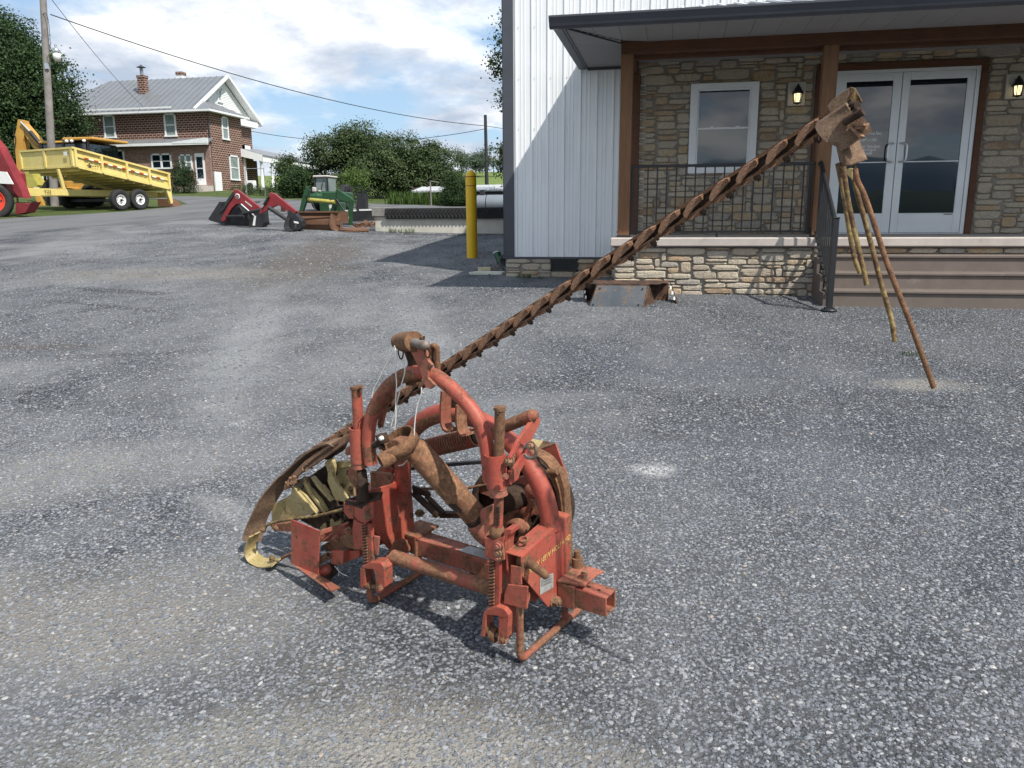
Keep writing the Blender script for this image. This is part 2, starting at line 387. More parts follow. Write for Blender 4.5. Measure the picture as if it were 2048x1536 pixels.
def stones(name, poly, density, smin, smax, seed, dz, expn=2.2):
    base = sheet(name, poly, .8, dz, M_gravel)
    gn = bpy.data.node_groups.new(name, 'GeometryNodeTree')
    gn.interface.new_socket('Geometry', in_out='INPUT', socket_type='NodeSocketGeometry'); gn.interface.new_socket('Geometry', in_out='OUTPUT', socket_type='NodeSocketGeometry')
    n = gn.nodes.new; l = gn.links.new
    gi = n('NodeGroupInput'); go = n('NodeGroupOutput')
    dp = n('GeometryNodeDistributePointsOnFaces'); dp.inputs['Density'].default_value = density; dp.inputs['Seed'].default_value = seed
    l(gi.outputs[0], dp.inputs['Mesh'])
    ip = n('GeometryNodeInstanceOnPoints'); ci = n('GeometryNodeCollectionInfo'); ci.inputs['Collection'].default_value = PEB
    ci.inputs['Separate Children'].default_value = True; ci.inputs['Reset Children'].default_value = True
    ip.inputs['Pick Instance'].default_value = True
    l(dp.outputs['Points'], ip.inputs['Points']); l(ci.outputs[0], ip.inputs['Instance'])
    rr = n('FunctionNodeRandomValue'); rr.data_type = 'FLOAT_VECTOR'; rr.inputs['Min'].default_value = (-.35, -.35, 0); rr.inputs['Max'].default_value = (.35, .35, 6.283); rr.inputs['Seed'].default_value = seed+1
    l(rr.outputs['Value'], ip.inputs['Rotation'])
    rs = n('FunctionNodeRandomValue'); rs.data_type = 'FLOAT'; rs.inputs[2].default_value = 0; rs.inputs[3].default_value = 1; rs.inputs['Seed'].default_value = seed+2
    pw = n('ShaderNodeMath'); pw.operation = 'POWER'; pw.inputs[1].default_value = expn; l(rs.outputs[1], pw.inputs[0])
    mr = n('ShaderNodeMapRange'); mr.inputs['To Min'].default_value = smin; mr.inputs['To Max'].default_value = smax; l(pw.outputs[0], mr.inputs['Value'])
    l(mr.outputs[0], ip.inputs['Scale']); l(ip.outputs[0], go.inputs[0])
    md = base.modifiers.new('scatter', 'NODES'); md.node_group = gn
    return tag(base, 'loose grey crushed stones strewn over the gravel yard', None, None, 'stuff')
PEB = pebble_variants()
stones('gravel_stones', [(-2.3, 1.45), (1.5, 1.45), (3.1, 4.6), (-4.9, 4.6)], 7500, .0018, .0112, 11, 0, 2.6)
stones('gravel_stones', [(-4.9, 4.6), (3.1, 4.6), (5.2, 9.6), (-2.6, 11.6), (-11.5, 11.6)], 1100, .0045, .015, 23, .001, 2.2)
stones('gravel_stones', [(-12, 11.6), (-2.7, 11.6), (-3.0, 21), (-14.5, 21)], 130, .010, .024, 31, .002, 1.8)

# the valley behind the camera, seen mirrored in the door glass
def ridge(name, y0, x0, x1, step, zf, depth, mat):
    xs = rng_list([(x0, x1, step)]); V = []; F = []; rows = 5
    for j in range(rows+1):
        t = j/rows; hgt = math.sin(t*PI)**.8
        for x in xs:
            z0 = G(0, max(y0, -960)); V.append((x, y0-depth*(t-.5)+.2*depth*mnoise.noise(Vector((x/90, t*3, 1))), z0-4+(zf(x)-z0+4)*hgt*(1+.12*mnoise.noise(Vector((x/25, t*4, 2))))))
    n = len(xs); F = [(j*n+i, j*n+i+1, (j+1)*n+i+1, (j+1)*n+i) for j in range(rows) for i in range(n-1)]
    return tag(link(name, mkmesh(name, V, F, mat, True)), kind='structure')
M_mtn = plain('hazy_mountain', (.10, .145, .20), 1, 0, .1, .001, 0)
ridge('wooded_hillside', -110, -260, 400, 4, lambda x: 5.2+2.2*mnoise.noise(Vector((x/17, 0, 0)))+1.2*mnoise.noise(Vector((x/5, 0, 5))), 40, M_woods)
ridge('mountains', -5200, -6000, 9000, 120, lambda x: 300+120*mnoise.noise(Vector((x/1500, 0, 0)))+36*mnoise.noise(Vector((x/420, 3, 0))), 900, M_mtn)
# ---------------------------------------------------------------- the store building
def siding_material():
    s = NT('white_steel_siding'); v = s.co()
    c = s.ramp(s.noise(v, 1.2, 4), [(.3, (.76, .78, .80)), (.7, (.83, .85, .86))])
    sp = s.n('ShaderNodeSeparateXYZ'); s.l(v, sp.inputs[0])
    c = s.mix(s.ramp(s.noise(s.co(scale=(14, 1, .6)), 1.3, 5), [(.5, 0.0), (.8, .35)]), c, (.5, .5, .49))
    c = s.mix(s.math('MULTIPLY', s.ramp(sp.outputs[2], [(.0, 1.0), (.35, 0.0)]), s.ramp(s.noise(v, 9, 6, .7), [(.4, .0), (.7, .6)])), c, (.42, .40, .36)); s.set(c, .38, 0, .5); s.bump(s.noise(v, 1.6, 3, .5), .25, .02); return s.m
M_side = siding_material()
M_trim = plain('charcoal_trim', (.060, .064, .078), .42, 0, .12, 3, .03)
M_trimd = plain('dark_grey_siding', (.045, .047, .052), .5, 0, .15, 3, .03)
M_soff = plain('grey_soffit', (.30, .30, .305), .6, 0, .06, 2, .02)
M_mortar = plain('mortar', (.26, .235, .20), .95, 0, .25, 5, .5, 60)
def stone_material():
    s = NT('cut_field_stone'); v = s.co(); oi = s.n('ShaderNodeObjectInfo')
    off = s.n('ShaderNodeVectorMath'); off.operation = 'ADD'; s.l(v, off.inputs[0])
    cm = s.n('ShaderNodeCombineXYZ'); s.l(s.math('MULTIPLY', oi.outputs['Random'], 37.0), cm.inputs[0]); s.l(cm.outputs[0], off.inputs[1]); vv = off.outputs[0]
    c = s.ramp(oi.outputs['Random'], [(0, (.56, .49, .38)), (.28, (.43, .37, .31)), (.45, (.60, .51, .38)), (.62, (.33, .30, .275)), (.78, (.56, .41, .24)), (.9, (.42, .27, .15)), (1, (.31, .20, .13))])
    c = s.mix(s.ramp(s.noise(vv, 9, 6, .7, .6), [(.38, 0.0), (.66, .75)]), c, (.50, .44, .34))
    c = s.mix(s.ramp(s.noise(vv, 5, 7, .75, 1.2), [(.56, 0.0), (.72, .5)]), c, (.22, .17, .13))
    c = s.mix(s.ramp(s.noise(vv, 55, 4, .7), [(.3, .5), (.55, 0.0)]), c, (.13, .12, .11))
    s.set(c, .9, 0, .25); s.bump(s.math('ADD', s.noise(vv, 12, 8, .75), s.math('MULTIPLY', s.noise(vv, 60, 4), .3)), .85, .03); return s.m
M_stone = stone_material()
def wood_material(name, a, b, rough=.6):
    s = NT(name); v = s.co(scale=(9, 9, .8))
    c = s.ramp(s.noise(v, 3, 7, .65, 1.2), [(.3, a), (.7, b)])
    c = s.mix(s.ramp(s.noise(s.co(scale=(1, 1, .4)), 3, 3), [(.5, 0.0), (.7, .35)]), c, tuple(x*.55 for x in a))
    s.set(c, rough, 0, .3); s.bump(s.noise(v, 8, 6, .7), .3, .004); return s.m
M_cedar = wood_material('stained_cedar', (.155, .075, .036), (.235, .122, .062))
M_beam = wood_material('stained_beam', (.085, .036, .020), (.14, .060, .032))
M_beam.node_tree.nodes['Mapping'].inputs['Scale'].default_value = (.8, 9, 9)
M_conc = plain('concrete_slab', (.46, .41, .37), .9, 0, .14, 4, .4, 70, dirt=(.28, .25, .23), dirt_amt=.6)
M_black = plain('black_powder_coat', (.016, .017, .019), .45, 0, .2, 8, .03)
M_step = plain('brown_composite_deck', (.145, .116, .098), .75, 0, .12, 5, .25, 40, dirt=(.24, .21, .19), dirt_amt=.62)
M_stepd = plain('brown_composite_edge', (.11, .085, .076), .7, 0, .12, 5, .2, 40)
M_alu = plain('clear_anodized_aluminium', (.74, .76, .78), .42, .25, .05, 2, .02)
M_vinyl = plain('white_vinyl', (.80, .81, .83), .4, 0, .04, 3, .02)
M_steelb = plain('brushed_steel', (.62, .62, .63), .28, .9, .05, 5, .02)
def glass_material(name='window_glass', tint=(.006, .013, .020), ior=1.85):
    s = NT(name); s.set(tint, .015, 0, .5); s.b.inputs['IOR'].default_value = ior; return s.m
M_glass = glass_material()
M_blind = plain('drawn_blind_behind_glass', (.06, .075, .078), .03, 0, .1, 1.2, 0); M_blind.node_tree.nodes['Principled BSDF'].inputs['IOR'].default_value = 1.8

WY = 12.3
store = thing('store_building', (2.5, WY, .5), 'store with white ribbed steel siding, stone porch wall and charcoal hipped porch roof', 'building')
# ribbed siding sheets, 0.914 m wide with ribs every 0.229 m
def siding_sheet(x0, x1, z0, z1, y=WY-.03):
    m = MB(); prof = []; x = x0; k = 0
    while x < x1-1e-4:
        for dx, d in ((0, 0), (.020, 0), (.028, .016), (.048, .016), (.056, 0), (.105, 0), (.109, .004), (.125, .004), (.129, 0), (.160, 0), (.164, .004), (.180, .004), (.184, 0)):
            if x+dx <= x1: prof.append((x+dx, y-d))
        x += .2435; k += 1
    prof.append((x1, y)); n = len(prof)
    m.add([(a, b, z0) for a, b in prof]+[(a, b, z1) for a, b in prof], [(i, i+1, n+i+1, n+i) for i in range(n-1)])
    m.add([(x0, y+.01, z0), (x1, y+.01, z0), (x1, y+.01, z1), (x0, y+.01, z1)], [(0, 1, 2, 3)])
    return m
x = -2.415; k = 0
sheets = []
while x < -.45:
    sheets.append((x, min(x+.974, -.44), .825, 4.97)); x += .974
x = -.44
while x < 9: sheets.append((x, x+.974, 3.9, 4.97)); x += .974
for i, (a, b, z0, z1) in enumerate(sheets):
    o = siding_sheet(a, b, z0, z1).build('siding_panel', M_side, store)
    if a < -.45:
        sc = MB()
        for zz in (.88, 1.30, 2.02, 2.74, 3.46, 4.18, 4.9):
            xx = a+.075
            while xx < b-.02:
                sc.cyl((xx, WY-.030, zz), (xx, WY-.040, zz), .0075, n=6); sc.cyl((xx, WY-.040, zz), (xx, WY-.044, zz), .0045, n=6); xx += .2435
        sc.build('screw_row', M_steelb, o)['kind'] = 'stuff'
m = MB(); m.box((-2.585, WY-.055, .83), (-2.415, WY-.012, 4.98), .004); m.box((-2.585, WY-.055, .83), (-2.57, WY+.25, 4.98)); m.build('corner_trim', M_trim, store)
m = MB(); m.box((-2.60, WY-.065, .80), (-.66, WY-.005, .828)); m.build('drip_edge', M_trim, store)
# side wall (dark siding going back) and main roof
m = MB(); yy = WY+.25
while yy < 34:
    m.box((-2.575, yy, .75), (-2.555, yy+.2, 4.95)); m.box((-2.595, yy+.2, .75), (-2.57, yy+.2435, 4.95)); yy += .2435
m.build('side_siding', M_trimd, store)
m = MB(); m.box((-2.55, WY+.05, .2), (9.2, 34, .8)); m.build('foundation', M_conc, store)
m = MB(); m.box((-2.54, WY+.02, .83), (9.2, 34, 4.95)); m.build('wall_core', M_trimd, store)
m = MB(); m.prism([(-2.75, WY-.2, 4.96), (-2.75, 23, 5.7), (-2.75, 34.3, 4.96), (-2.75, 34.3, 5.02), (-2.75, 23, 5.76), (-2.75, WY-.2, 5.02)], (12.3, 0, 0)); m.build('main_roof', M_trim, store)

# --- stones: irregular rounded pieces fitted into a rectangle with joints
stone_count = 0
def stone_mesh(w, h, d, seed):
    r = random.Random(seed); n = 14; j = .008; rad = min(w, h)*r.uniform(.32, .5)
    pts = []
    hw, hh = w/2-j*.5, h/2-j*.5
    cut = [r.uniform(.0, .22)*min(h, .14)*(1 if r.random() < .6 else 0) for _ in range(4)]
    for k in range(n):
        a = 2*PI*(k+.5)/n; ca, sa = math.cos(a), math.sin(a); p = 7.0 if r.random() < .75 else 4.2
        s_ = (abs(ca)**p+abs(sa)**p)**(-1/p); x = ca*s_*hw; z = sa*s_*hh
        q = (0 if x > 0 else 1)+(0 if z > 0 else 2); f = 1-cut[q]/max(h, .05)*(1 if abs(x) > hw*.55 else .1)
        pts.append((x*(1-.035*r.random())*(f if abs(x) > hw*.5 else 1), z*(1-.07*r.random())))
    V = [(x, 0, z) for x, z in pts]+[(x, -d*.62, z) for x, z in pts]+[(x*.90 if abs(x) > 0 else x, -d*(.93+.12*r.random()), z*.80) for x, z in pts]
    V += [(w*.12*(r.random()-.5), -d*1.08, h*.1*(r.random()-.5))]
    F = []
    for k in range(n):
        q = (k+1) % n; F += [(k, q, n+q, n+k), (n+k, n+q, 2*n+q, 2*n+k), (2*n+k, 2*n+q, 3*n)]
    F = [f[::-1] for f in F]
    me = bpy.data.meshes.new('stone'); me.from_pydata(V, [], F); me.materials.append(M_stone)
    me.polygons.foreach_set('use_smooth', [False for k in range(len(F))]); me.update(); return me
def rubble(x0, x1, z0, z1, parent, y, holes=(), seed=1, depth=.035, unit=.048, cw=.04, small=False):
    """random ashlar packed on a fine grid: every stone takes a free block of cells, so no joint runs through"""
    global stone_count
    r = random.Random(seed); nx = max(1, int(round((x1-x0)/cw))); nz = max(1, int(round((z1-z0)/unit))); cx_, cz_ = (x1-x0)/nx, (z1-z0)/nz
    free = [[True]*nx for _ in range(nz)]
    for j in range(nz):
        for i in range(nx):
            xm, zm = x0+(i+.5)*cx_, z0+(j+.5)*cz_
            if any(a < xm < b and c < zm < d for a, b, c, d in holes): free[j][i] = False
    px, py, pz = parent.location if parent.parent is None else parent.location+parent.parent.location
    order = [(j, i) for j in range(nz-1, -1, -1) for i in range(nx)]
    for j, i in order:
        if not free[j][i]: continue
        k = r.choices((1, 2, 3, 4), (.22, .44, .28, .06))[0]; k = min(k, j+1)
        w_ = int(r.uniform(3.4, 7.0)+k*r.uniform(1.0, 2.3)); n = 0
        while n < w_ and i+n < nx and free[j][i+n]: n += 1
        if n < w_+2 and (i+n >= nx or not free[j][i+n]): w_ = n
        else:
            w_ = min(w_, n)
            m_ = n; run = n
            while i+run < nx and free[j][i+run]: run += 1
            if run-w_ < 2: w_ = run
        kk = 1
        while kk < k and all(free[j-kk][i+q] for q in range(w_)): kk += 1
        if kk == 1 and w_ > 9: w_ = r.randint(4, 8)
        for a in range(kk):
            for q in range(w_): free[j-a][i+q] = False
        a, b, c, d = x0+i*cx_, x0+(i+w_)*cx_, z0+(j-kk+1)*cz_, z0+(j+1)*cz_
        if b-a < .03: continue
        a += r.uniform(-.006, .006); b += r.uniform(-.006, .006)
        me = stone_mesh(b-a, d-c, depth*r.uniform(.75, 1.3), r.random())
        link('stone', me, parent, ((a+b)/2-px, y-py, (c+d)/2-pz)); stone_count += 1
def part(m, name, mat, parent=None, **k): return m.build(name, mat, parent or store, **k)
# stone veneer walls; mortar backing with the stones on it
m = MB(); m.box((-2.555, WY-.035, .25), (-.6, WY+.04, .80)); base_l = part(m, 'stone_base', M_mortar)
VX0, VX1, VZ0, VZ1 = -1.835, -1.415, .612, .80
rubble(-2.55, -.78, .43, .80, base_l, WY-.03, [(VX0-.01, VX1+.01, VZ0-.01, VZ1+.02)], 5, .028, .037)
m = MB(); m.box((VX0, WY-.05, VZ0), (VX1, WY-.03, VZ1), 0); vent = part(m, 'crawl_vent', M_black)
m = MB()
for i in range(15): xx = VX0+.015+i*(VX1-VX0-.03)/14; m.box((xx-.002, WY-.062, VZ0+.01), (xx+.002, WY-.058, VZ1-.01))
for i in range(8): zz = VZ0+.012+i*(VZ1-VZ0-.024)/7; m.box((VX0+.01, WY-.060, zz-.002), (VX1-.01, WY-.0575, zz+.002))
for a, b in (((VX0, VZ0), (VX0+.02, VZ1)), ((VX1-.02, VZ0), (VX1, VZ1)), ((VX0, VZ0), (VX1, VZ0+.018)), ((VX0, VZ1-.015), (VX1, VZ1))): m.box((a[0], WY-.072, a[1]), (b[0], WY-.052, b[1]))
m.build('vent_grille', M_black, vent)
# porch front base wall and slab
SX0 = -.79
m = MB(); m.box((SX0+.05, 10.60, .1), (9, 10.70, 1.05)); m.box((SX0+.05, 10.6, .1), (SX0+.15, WY-.04, 1.05)); base_p = part(m, 'stone_base', M_mortar)
rubble(SX0+.05, 1.83, .33, 1.045, base_p, 10.60, [], 22, .036, .038)
rubble(1.83, 6.2, .965, 1.045, base_p, 10.60, [], 9, .03, .078, .06)
m = MB(); m.box((SX0, 10.50, 1.055), (9, WY-.02, 1.165), .012); part(m, 'porch_slab', M_conc)
m = MB(); m.box((SX0+.03, 10.53, 1.04), (9, 10.60, 1.054)); part(m, 'slab_shade_strip', M_stepd)  # dark strip put in for the line of shade beneath the slab
# steps
for i, (yn, zt) in enumerate(((10.27, .962), (9.99, .772), (9.72, .585))):
    m = MB(); m.box((1.80, yn, zt-.032), (8, yn+.32, zt), .006); part(m, 'tread', M_step)
    m = MB(); m.box((1.815, yn+.022, zt-.20), (8, yn+.045, zt-.033)); part(m, 'riser', M_step)
m = MB(); m.prism([(1.80, 9.76, .3), (1.80, 10.60, .3), (1.80, 10.60, .93), (1.80, 10.31, .93), (1.80, 10.31, .74), (1.80, 10.03, .74), (1.80, 10.03, .55), (1.80, 9.76, .55)], (-.04, 0, 0)); part(m, 'stringer', M_stepd)
# porch back wall
m = MB()
DX0, DX1 = 1.90, 4.10
for a, b, c, d in ((-.57, .22, 1.16, 3.66), (.22, 1.12, 1.16, 2.08), (.22, 1.12, 3.26, 3.66), (1.12, DX0, 1.16, 3.66), (DX0, DX1, 3.47, 3.66), (DX1, 9, 1.16, 3.66)): m.box((a, WY-.02, c), (b, WY+.04, d))
back = part(m, 'stone_wall', M_mortar)
holes = [(.185, 1.145, 2.04, 3.30), (DX0-.03, DX1, 1.0, 3.48), (1.53, 1.77, 2.94, 3.27), (4.31, 4.56, 2.94, 3.27)]
rubble(-.56, 5.1, 1.17, 3.64, back, WY-.018, holes, 41, .028, .0385)
# beams and posts
for nm, a, b in (('porch_beam', (-.712, 10.65, 3.445), (9, 10.80, 3.60)), ('side_beam', (-.712, 10.80, 3.445), (-.556, WY-.03, 3.60)), ('inner_beam', (-.54, 10.83, 3.40), (9, 10.90, 3.60))):
    m = MB(); m.box(a, b, .004); part(m, nm, M_beam)
for x0, x1 in ((-.711, -.556), (1.725, 1.893)):
    m = MB(); m.box((x0, 10.655, 1.19), (x1, 10.81, 3.443), .005); p = part(m, 'post', M_cedar)
    m = MB(); m.box((x0-.006, 10.648, 1.166), (x1+.006, 10.817, 1.195)); m.cyl((x0-.012, 10.72, 1.235), (x0-.0, 10.72, 1.235), .011, n=8); m.build('post_foot', M_black, p)
m = MB(); m.box((-.70, WY-.13, 1.166), (-.525, WY-.036, 3.45), .004); part(m, 'wall_post', M_beam)
# ceiling, soffit boards, fascia, gutter and hip roof
m = MB(); m.box((-.55, 10.9, 3.605), (9, WY-.02, 3.63)); part(m, 'porch_ceiling', M_soff)
EY, EX, ZB, ZT = 9.58, -1.41, 3.555, 3.665
xx = EX+.12; i = 0
while xx < 8.9:
    y1 = 10.649; 
    if xx < -.70: y1 = 9.66+(xx-(EX+.11))*(10.649-9.66)/(.70)
    m = MB(); x1 = xx+.300
    ya = min(10.648, 9.665+max(0, (xx-(EX+.12)))*1.40); yb = min(10.648, 9.665+max(0, (x1-(EX+.12)))*1.40)
    m.prism([(xx, 9.655, ZB+.022), (x1, 9.655, ZB+.022), (x1, yb, ZB+.022), (xx, ya, ZB+.022)], (0, 0, .012))
    part(m, 'soffit_panel', M_soff); xx += .304
yy = 9.80
while yy < WY-.04:
    y1 = min(yy+.098, WY-.035); xr = min(-.715, EX+.115+max(0, (yy-9.665))/1.40)
    m = MB(); m.box((EX+.11, yy, ZB+.020), (xr, y1-.008, ZB+.032)); part(m, 'soffit_panel', M_soff); yy += .10
m = MB(); m.box((EX+.10, 9.66, ZB+.036), (-.70, WY-.03, ZB+.046)); m.box((EX+.10, 9.66, ZB+.036), (9, 10.65, ZB+.046)); part(m, 'soffit_backing', M_trimd)
m = MB(); m.bar((EX+.12, 9.67, ZB+.014), (-.715, 10.645, ZB+.014), .016, .02); part(m, 'soffit_mitre', M_trimd)
m = MB(); m.box((EX-.02, 9.60, ZB), (EX+.085, WY-.035, ZB+.11), .004); m.box((EX+.085, 9.66, ZB+.008), (EX+.112, WY-.035, ZB+.03)); m.box((-1.30, WY-.075, ZB-.02), (-.715, WY-.046, ZB+.03)); part(m, 'side_fascia', M_trim)
m = MB() # ogee gutter profile along X
pf = [(9.655, ZB), (9.60, ZB-.005), (9.565, ZB+.02), (9.56, ZB+.045), (9.535, ZB+.085), (9.520, ZB+.105), (9.520, ZB+.125), (9.535, ZB+.125), (9.535, ZB+.112), (9.575, ZB+.05), (9.655, ZB+.02)]
m.prism([(EX-.05, a, b) for a, b in pf], (10.5, 0, 0)); m.prism([(EX-.055, a, b) for a, b in ((9.655, ZB+.12), (9.655, ZB), (9.60, ZB-.005), (9.565, ZB+.02), (9.56, ZB+.045), (9.535, ZB+.085), (9.520, ZB+.125))], (.005, 0, 0)); part(m, 'gutter', M_trim)
m = MB()
for i in range(3): m.cyl((EX-.05, 9.59+.012*i, ZB+.10-.03*i), (EX-.06, 9.59+.012*i, ZB+.10-.03*i), .004, n=6)
m.cyl((EX+.05, 9.6, ZB-.004), (9, 9.6, ZB-.004), .007, n=8); part(m, 'gutter_lip', M_trim)
pit = .25
m = MB(); R0 = (EX-.01, EY+.06, ZT+.02); ridge_z = ZT+.02+pit*(WY-EY-.06)
m.add([R0, (9, EY+.06, ZT+.02), (9, WY-.03, ridge_z), (EX+2.66, WY-.03, ridge_z), (EX-.01, WY-.03, ZT+.02)], [(0, 1, 2, 3), (0, 3, 4)])
m.add([(p[0], p[1], p[2]-.03) for p in (R0, (9, EY+.06, ZT+.02), (9, WY-.03, ridge_z), (EX+2.66, WY-.03, ridge_z), (EX-.01, WY-.03, ZT+.02))], [(3, 2, 1, 0), (4, 3, 0)])
m.box((EX+.07, EY+.05, ZT-.035), (9, EY+.085, ZT+.03)); rf = part(m, 'porch_roof', M_trimd)
m = MB(); xx = EX+.3
while xx < 8.9:
    ye = min(WY-.04, EY+.06+(xx-EX)*1.0); m.bar((xx, EY+.04, ZT+.03), (xx, ye, ZT+.03+pit*(ye-EY-.04)), .03, .022); xx += .2286
m.build('roof_rib', M_side, rf)['kind'] = 'stuff'
m = MB(); xx = EX+.2
while xx < 8.9: m.box((xx, EY+.03, ZT+.018), (xx+.16, EY+.05, ZT+.036)); xx += .2286
m.build('rib_closure', M_black, rf)['kind'] = 'stuff'
# window
m = MB()
X0, X1, Z0, Z1 = .193, 1.138, 2.047, 3.291
for a, b in (((X0, Z0), (X0+.10, Z1)), ((X1-.10, Z0), (X1, Z1)), ((X0+.10, Z1-.075), (X1-.10, Z1)), ((X0+.10, Z0), (X1-.10, Z0+.055))): m.box((a[0], WY-.075, a[1]), (b[0], WY+.01, b[1]), 0)
win = part(m, 'window', M_vinyl)
for zz0, zz1, dy, gm in ((2.655, 3.22, .0, M_glass), (2.10, 2.685, -.018, M_blind)):
    m = MB()
    for a, b in (((X0+.1005, zz0), (X0+.125, zz1)), ((X1-.125, zz0), (X1-.1005, zz1)), ((X0+.125, zz1-.03), (X1-.125, zz1)), ((X0+.125, zz0), (X1-.125, zz0+.03))): m.box((a[0], WY-.05+dy, a[1]), (b[0], WY-.01+dy, b[1]), .003)
    if dy == 0:
        for xx in (X0+.29, X1-.30): m.box((xx, WY-.072, 2.684), (xx+.06, WY-.05, 2.70), .004)
    m.build('sash', M_vinyl, win)
    m = MB(); m.box((X0+.12, WY-.032+dy, zz0+.02), (X1-.12, WY-.026+dy, zz1-.02)); m.build('glass', gm, win)
m = MB(); m.box((X0+.105, WY-.055, 3.216), (X1-.105, WY-.012, 3.222)); m.build('head_stop', M_black, win)
# double door
m = MB()
for a, b in (((DX0, 1.166), (DX0+.09, 3.391)), ((4.0, 1.166), (DX1-.015, 3.391)), ((DX0, 3.392), (DX1-.015, 3.478))): m.box((a[0], WY-.085, a[1]), (b[0], WY+.02, b[1]), .005)
part(m, 'door_casing', M_beam)
m = MB()
for a, b in (((2.04, 1.168), (2.093, 3.39)), ((3.945, 1.168), (3.998, 3.39)), ((2.093, 3.345), (3.945, 3.388)), ((2.09, 1.168), (3.95, 1.182))): m.box((a[0], WY-.062, a[1]), (b[0], WY+.02, b[1]), .003)
part(m, 'door_frame', M_alu)
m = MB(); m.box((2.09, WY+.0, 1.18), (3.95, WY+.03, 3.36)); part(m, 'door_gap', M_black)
M_white = plain('white_vinyl_lettering', (.78, .78, .78), .5, 0, .02, 3, 0)
def text_part(s, size, mat, parent, loc, rot, align='RIGHT', ext=.0008, name='lettering', shear=0.0, bold=0.0):
    cu = bpy.data.curves.new(name, 'FONT'); cu.body = s; cu.size = size; cu.extrude = ext; cu.align_x = align; cu.shear = shear; cu.offset = bold
    t = bpy.data.objects.new(name, cu); C.objects.link(t); dg = bpy.context.evaluated_depsgraph_get(); dg.update()
    me = bpy.data.meshes.new_from_object(t.evaluated_get(dg)); bpy.data.objects.remove(t); me.name = name; me.materials.clear(); me.materials.append(mat)
    o = link(name, me, parent); off = Vector((0, 0, 0)); q = parent
    while q is not None: off += q.location; q = q.parent
    o.location = Vector(loc)-off; o.rotation_euler = rot; return o
for side, (a, b, g0, g1) in enumerate(((2.096, 3.024, 2.307, 2.912), (3.032, 3.942, 3.130, 3.846))):
    y0, y1 = WY-.05, WY-.006
    m = MB()
    for p, q in (((a, 1.186), (g0, 3.343)), ((g1, 1.186), (b, 3.343)), ((g0, 3.240), (g1, 3.343)), ((g0, 1.186), (g1, 1.450))): m.box((p[0], y0, p[1]), (q[0], y1, q[1]), .004)
    m.box((g0, y0-.004, 1.448), (g1, y0+.004, 1.456))
    leaf = part(m, 'door_leaf', M_alu)
    m = MB(); m.box((g0-.004, y0+.020, 1.445), (g1+.004, y0+.026, 3.245)); m.build('glass', M_glass, leaf)
    m = MB(); m.box((g0, y0+.008, 2.150), (g1, y0+.020, 2.164)); m.build('push_bar', M_alu, leaf)
    hx = 2.985 if side == 0 else 3.068; dx = -1 if side == 0 else 1
    m = MB(); m.tube(arcpts([(hx, y0, 2.405), (hx+dx*.035, y0-.045, 2.405), (hx+dx*.075, y0-.055, 2.385), (hx+dx*.082, y0-.055, 2.28), (hx+dx*.075, y0-.055, 2.18), (hx+dx*.035, y0-.045, 2.16), (hx, y0, 2.16)], 5), .0120, 10); m.build('pull_handle', M_steelb, leaf)
    m = MB(); m.box((b-.05 if side else a, y0-.008, 3.22), (b-.015 if side else a+.035, y0, 3.335)); m.box((b-.045 if side else a, y0-.008, 1.19), (b-.01 if side else a+.035, y0, 1.255)); m.build('pivot_cover', M_alu, leaf)
    if side:
        m = MB(); m.cyl((3.052, y0, 2.075), (3.052, y0-.012, 2.075), .017, n=14); m.build('lock_cylinder', M_steelb, leaf)
        m = MB(); m.box((3.72, y0-.006, 1.432), (3.83, y0, 1.444)); m.build('push_plate', M_trim, leaf)
    else:
        for s_, zz, xr, sz in (('Equipment Inc.', 2.532, 2.825, .055), ('0-896-1100', 2.447, 2.765, .050), ('Friday: 8am-5pm', 2.360, 2.818, .049), ('8am-12pm', 2.314, 2.760, .049), ('Closed', 2.268, 2.715, .049)):
            text_part(s_, sz, M_white, leaf, (xr, y0+.0185, zz), (PI/2, 0, 0), 'RIGHT', .0008, bold=.0022)
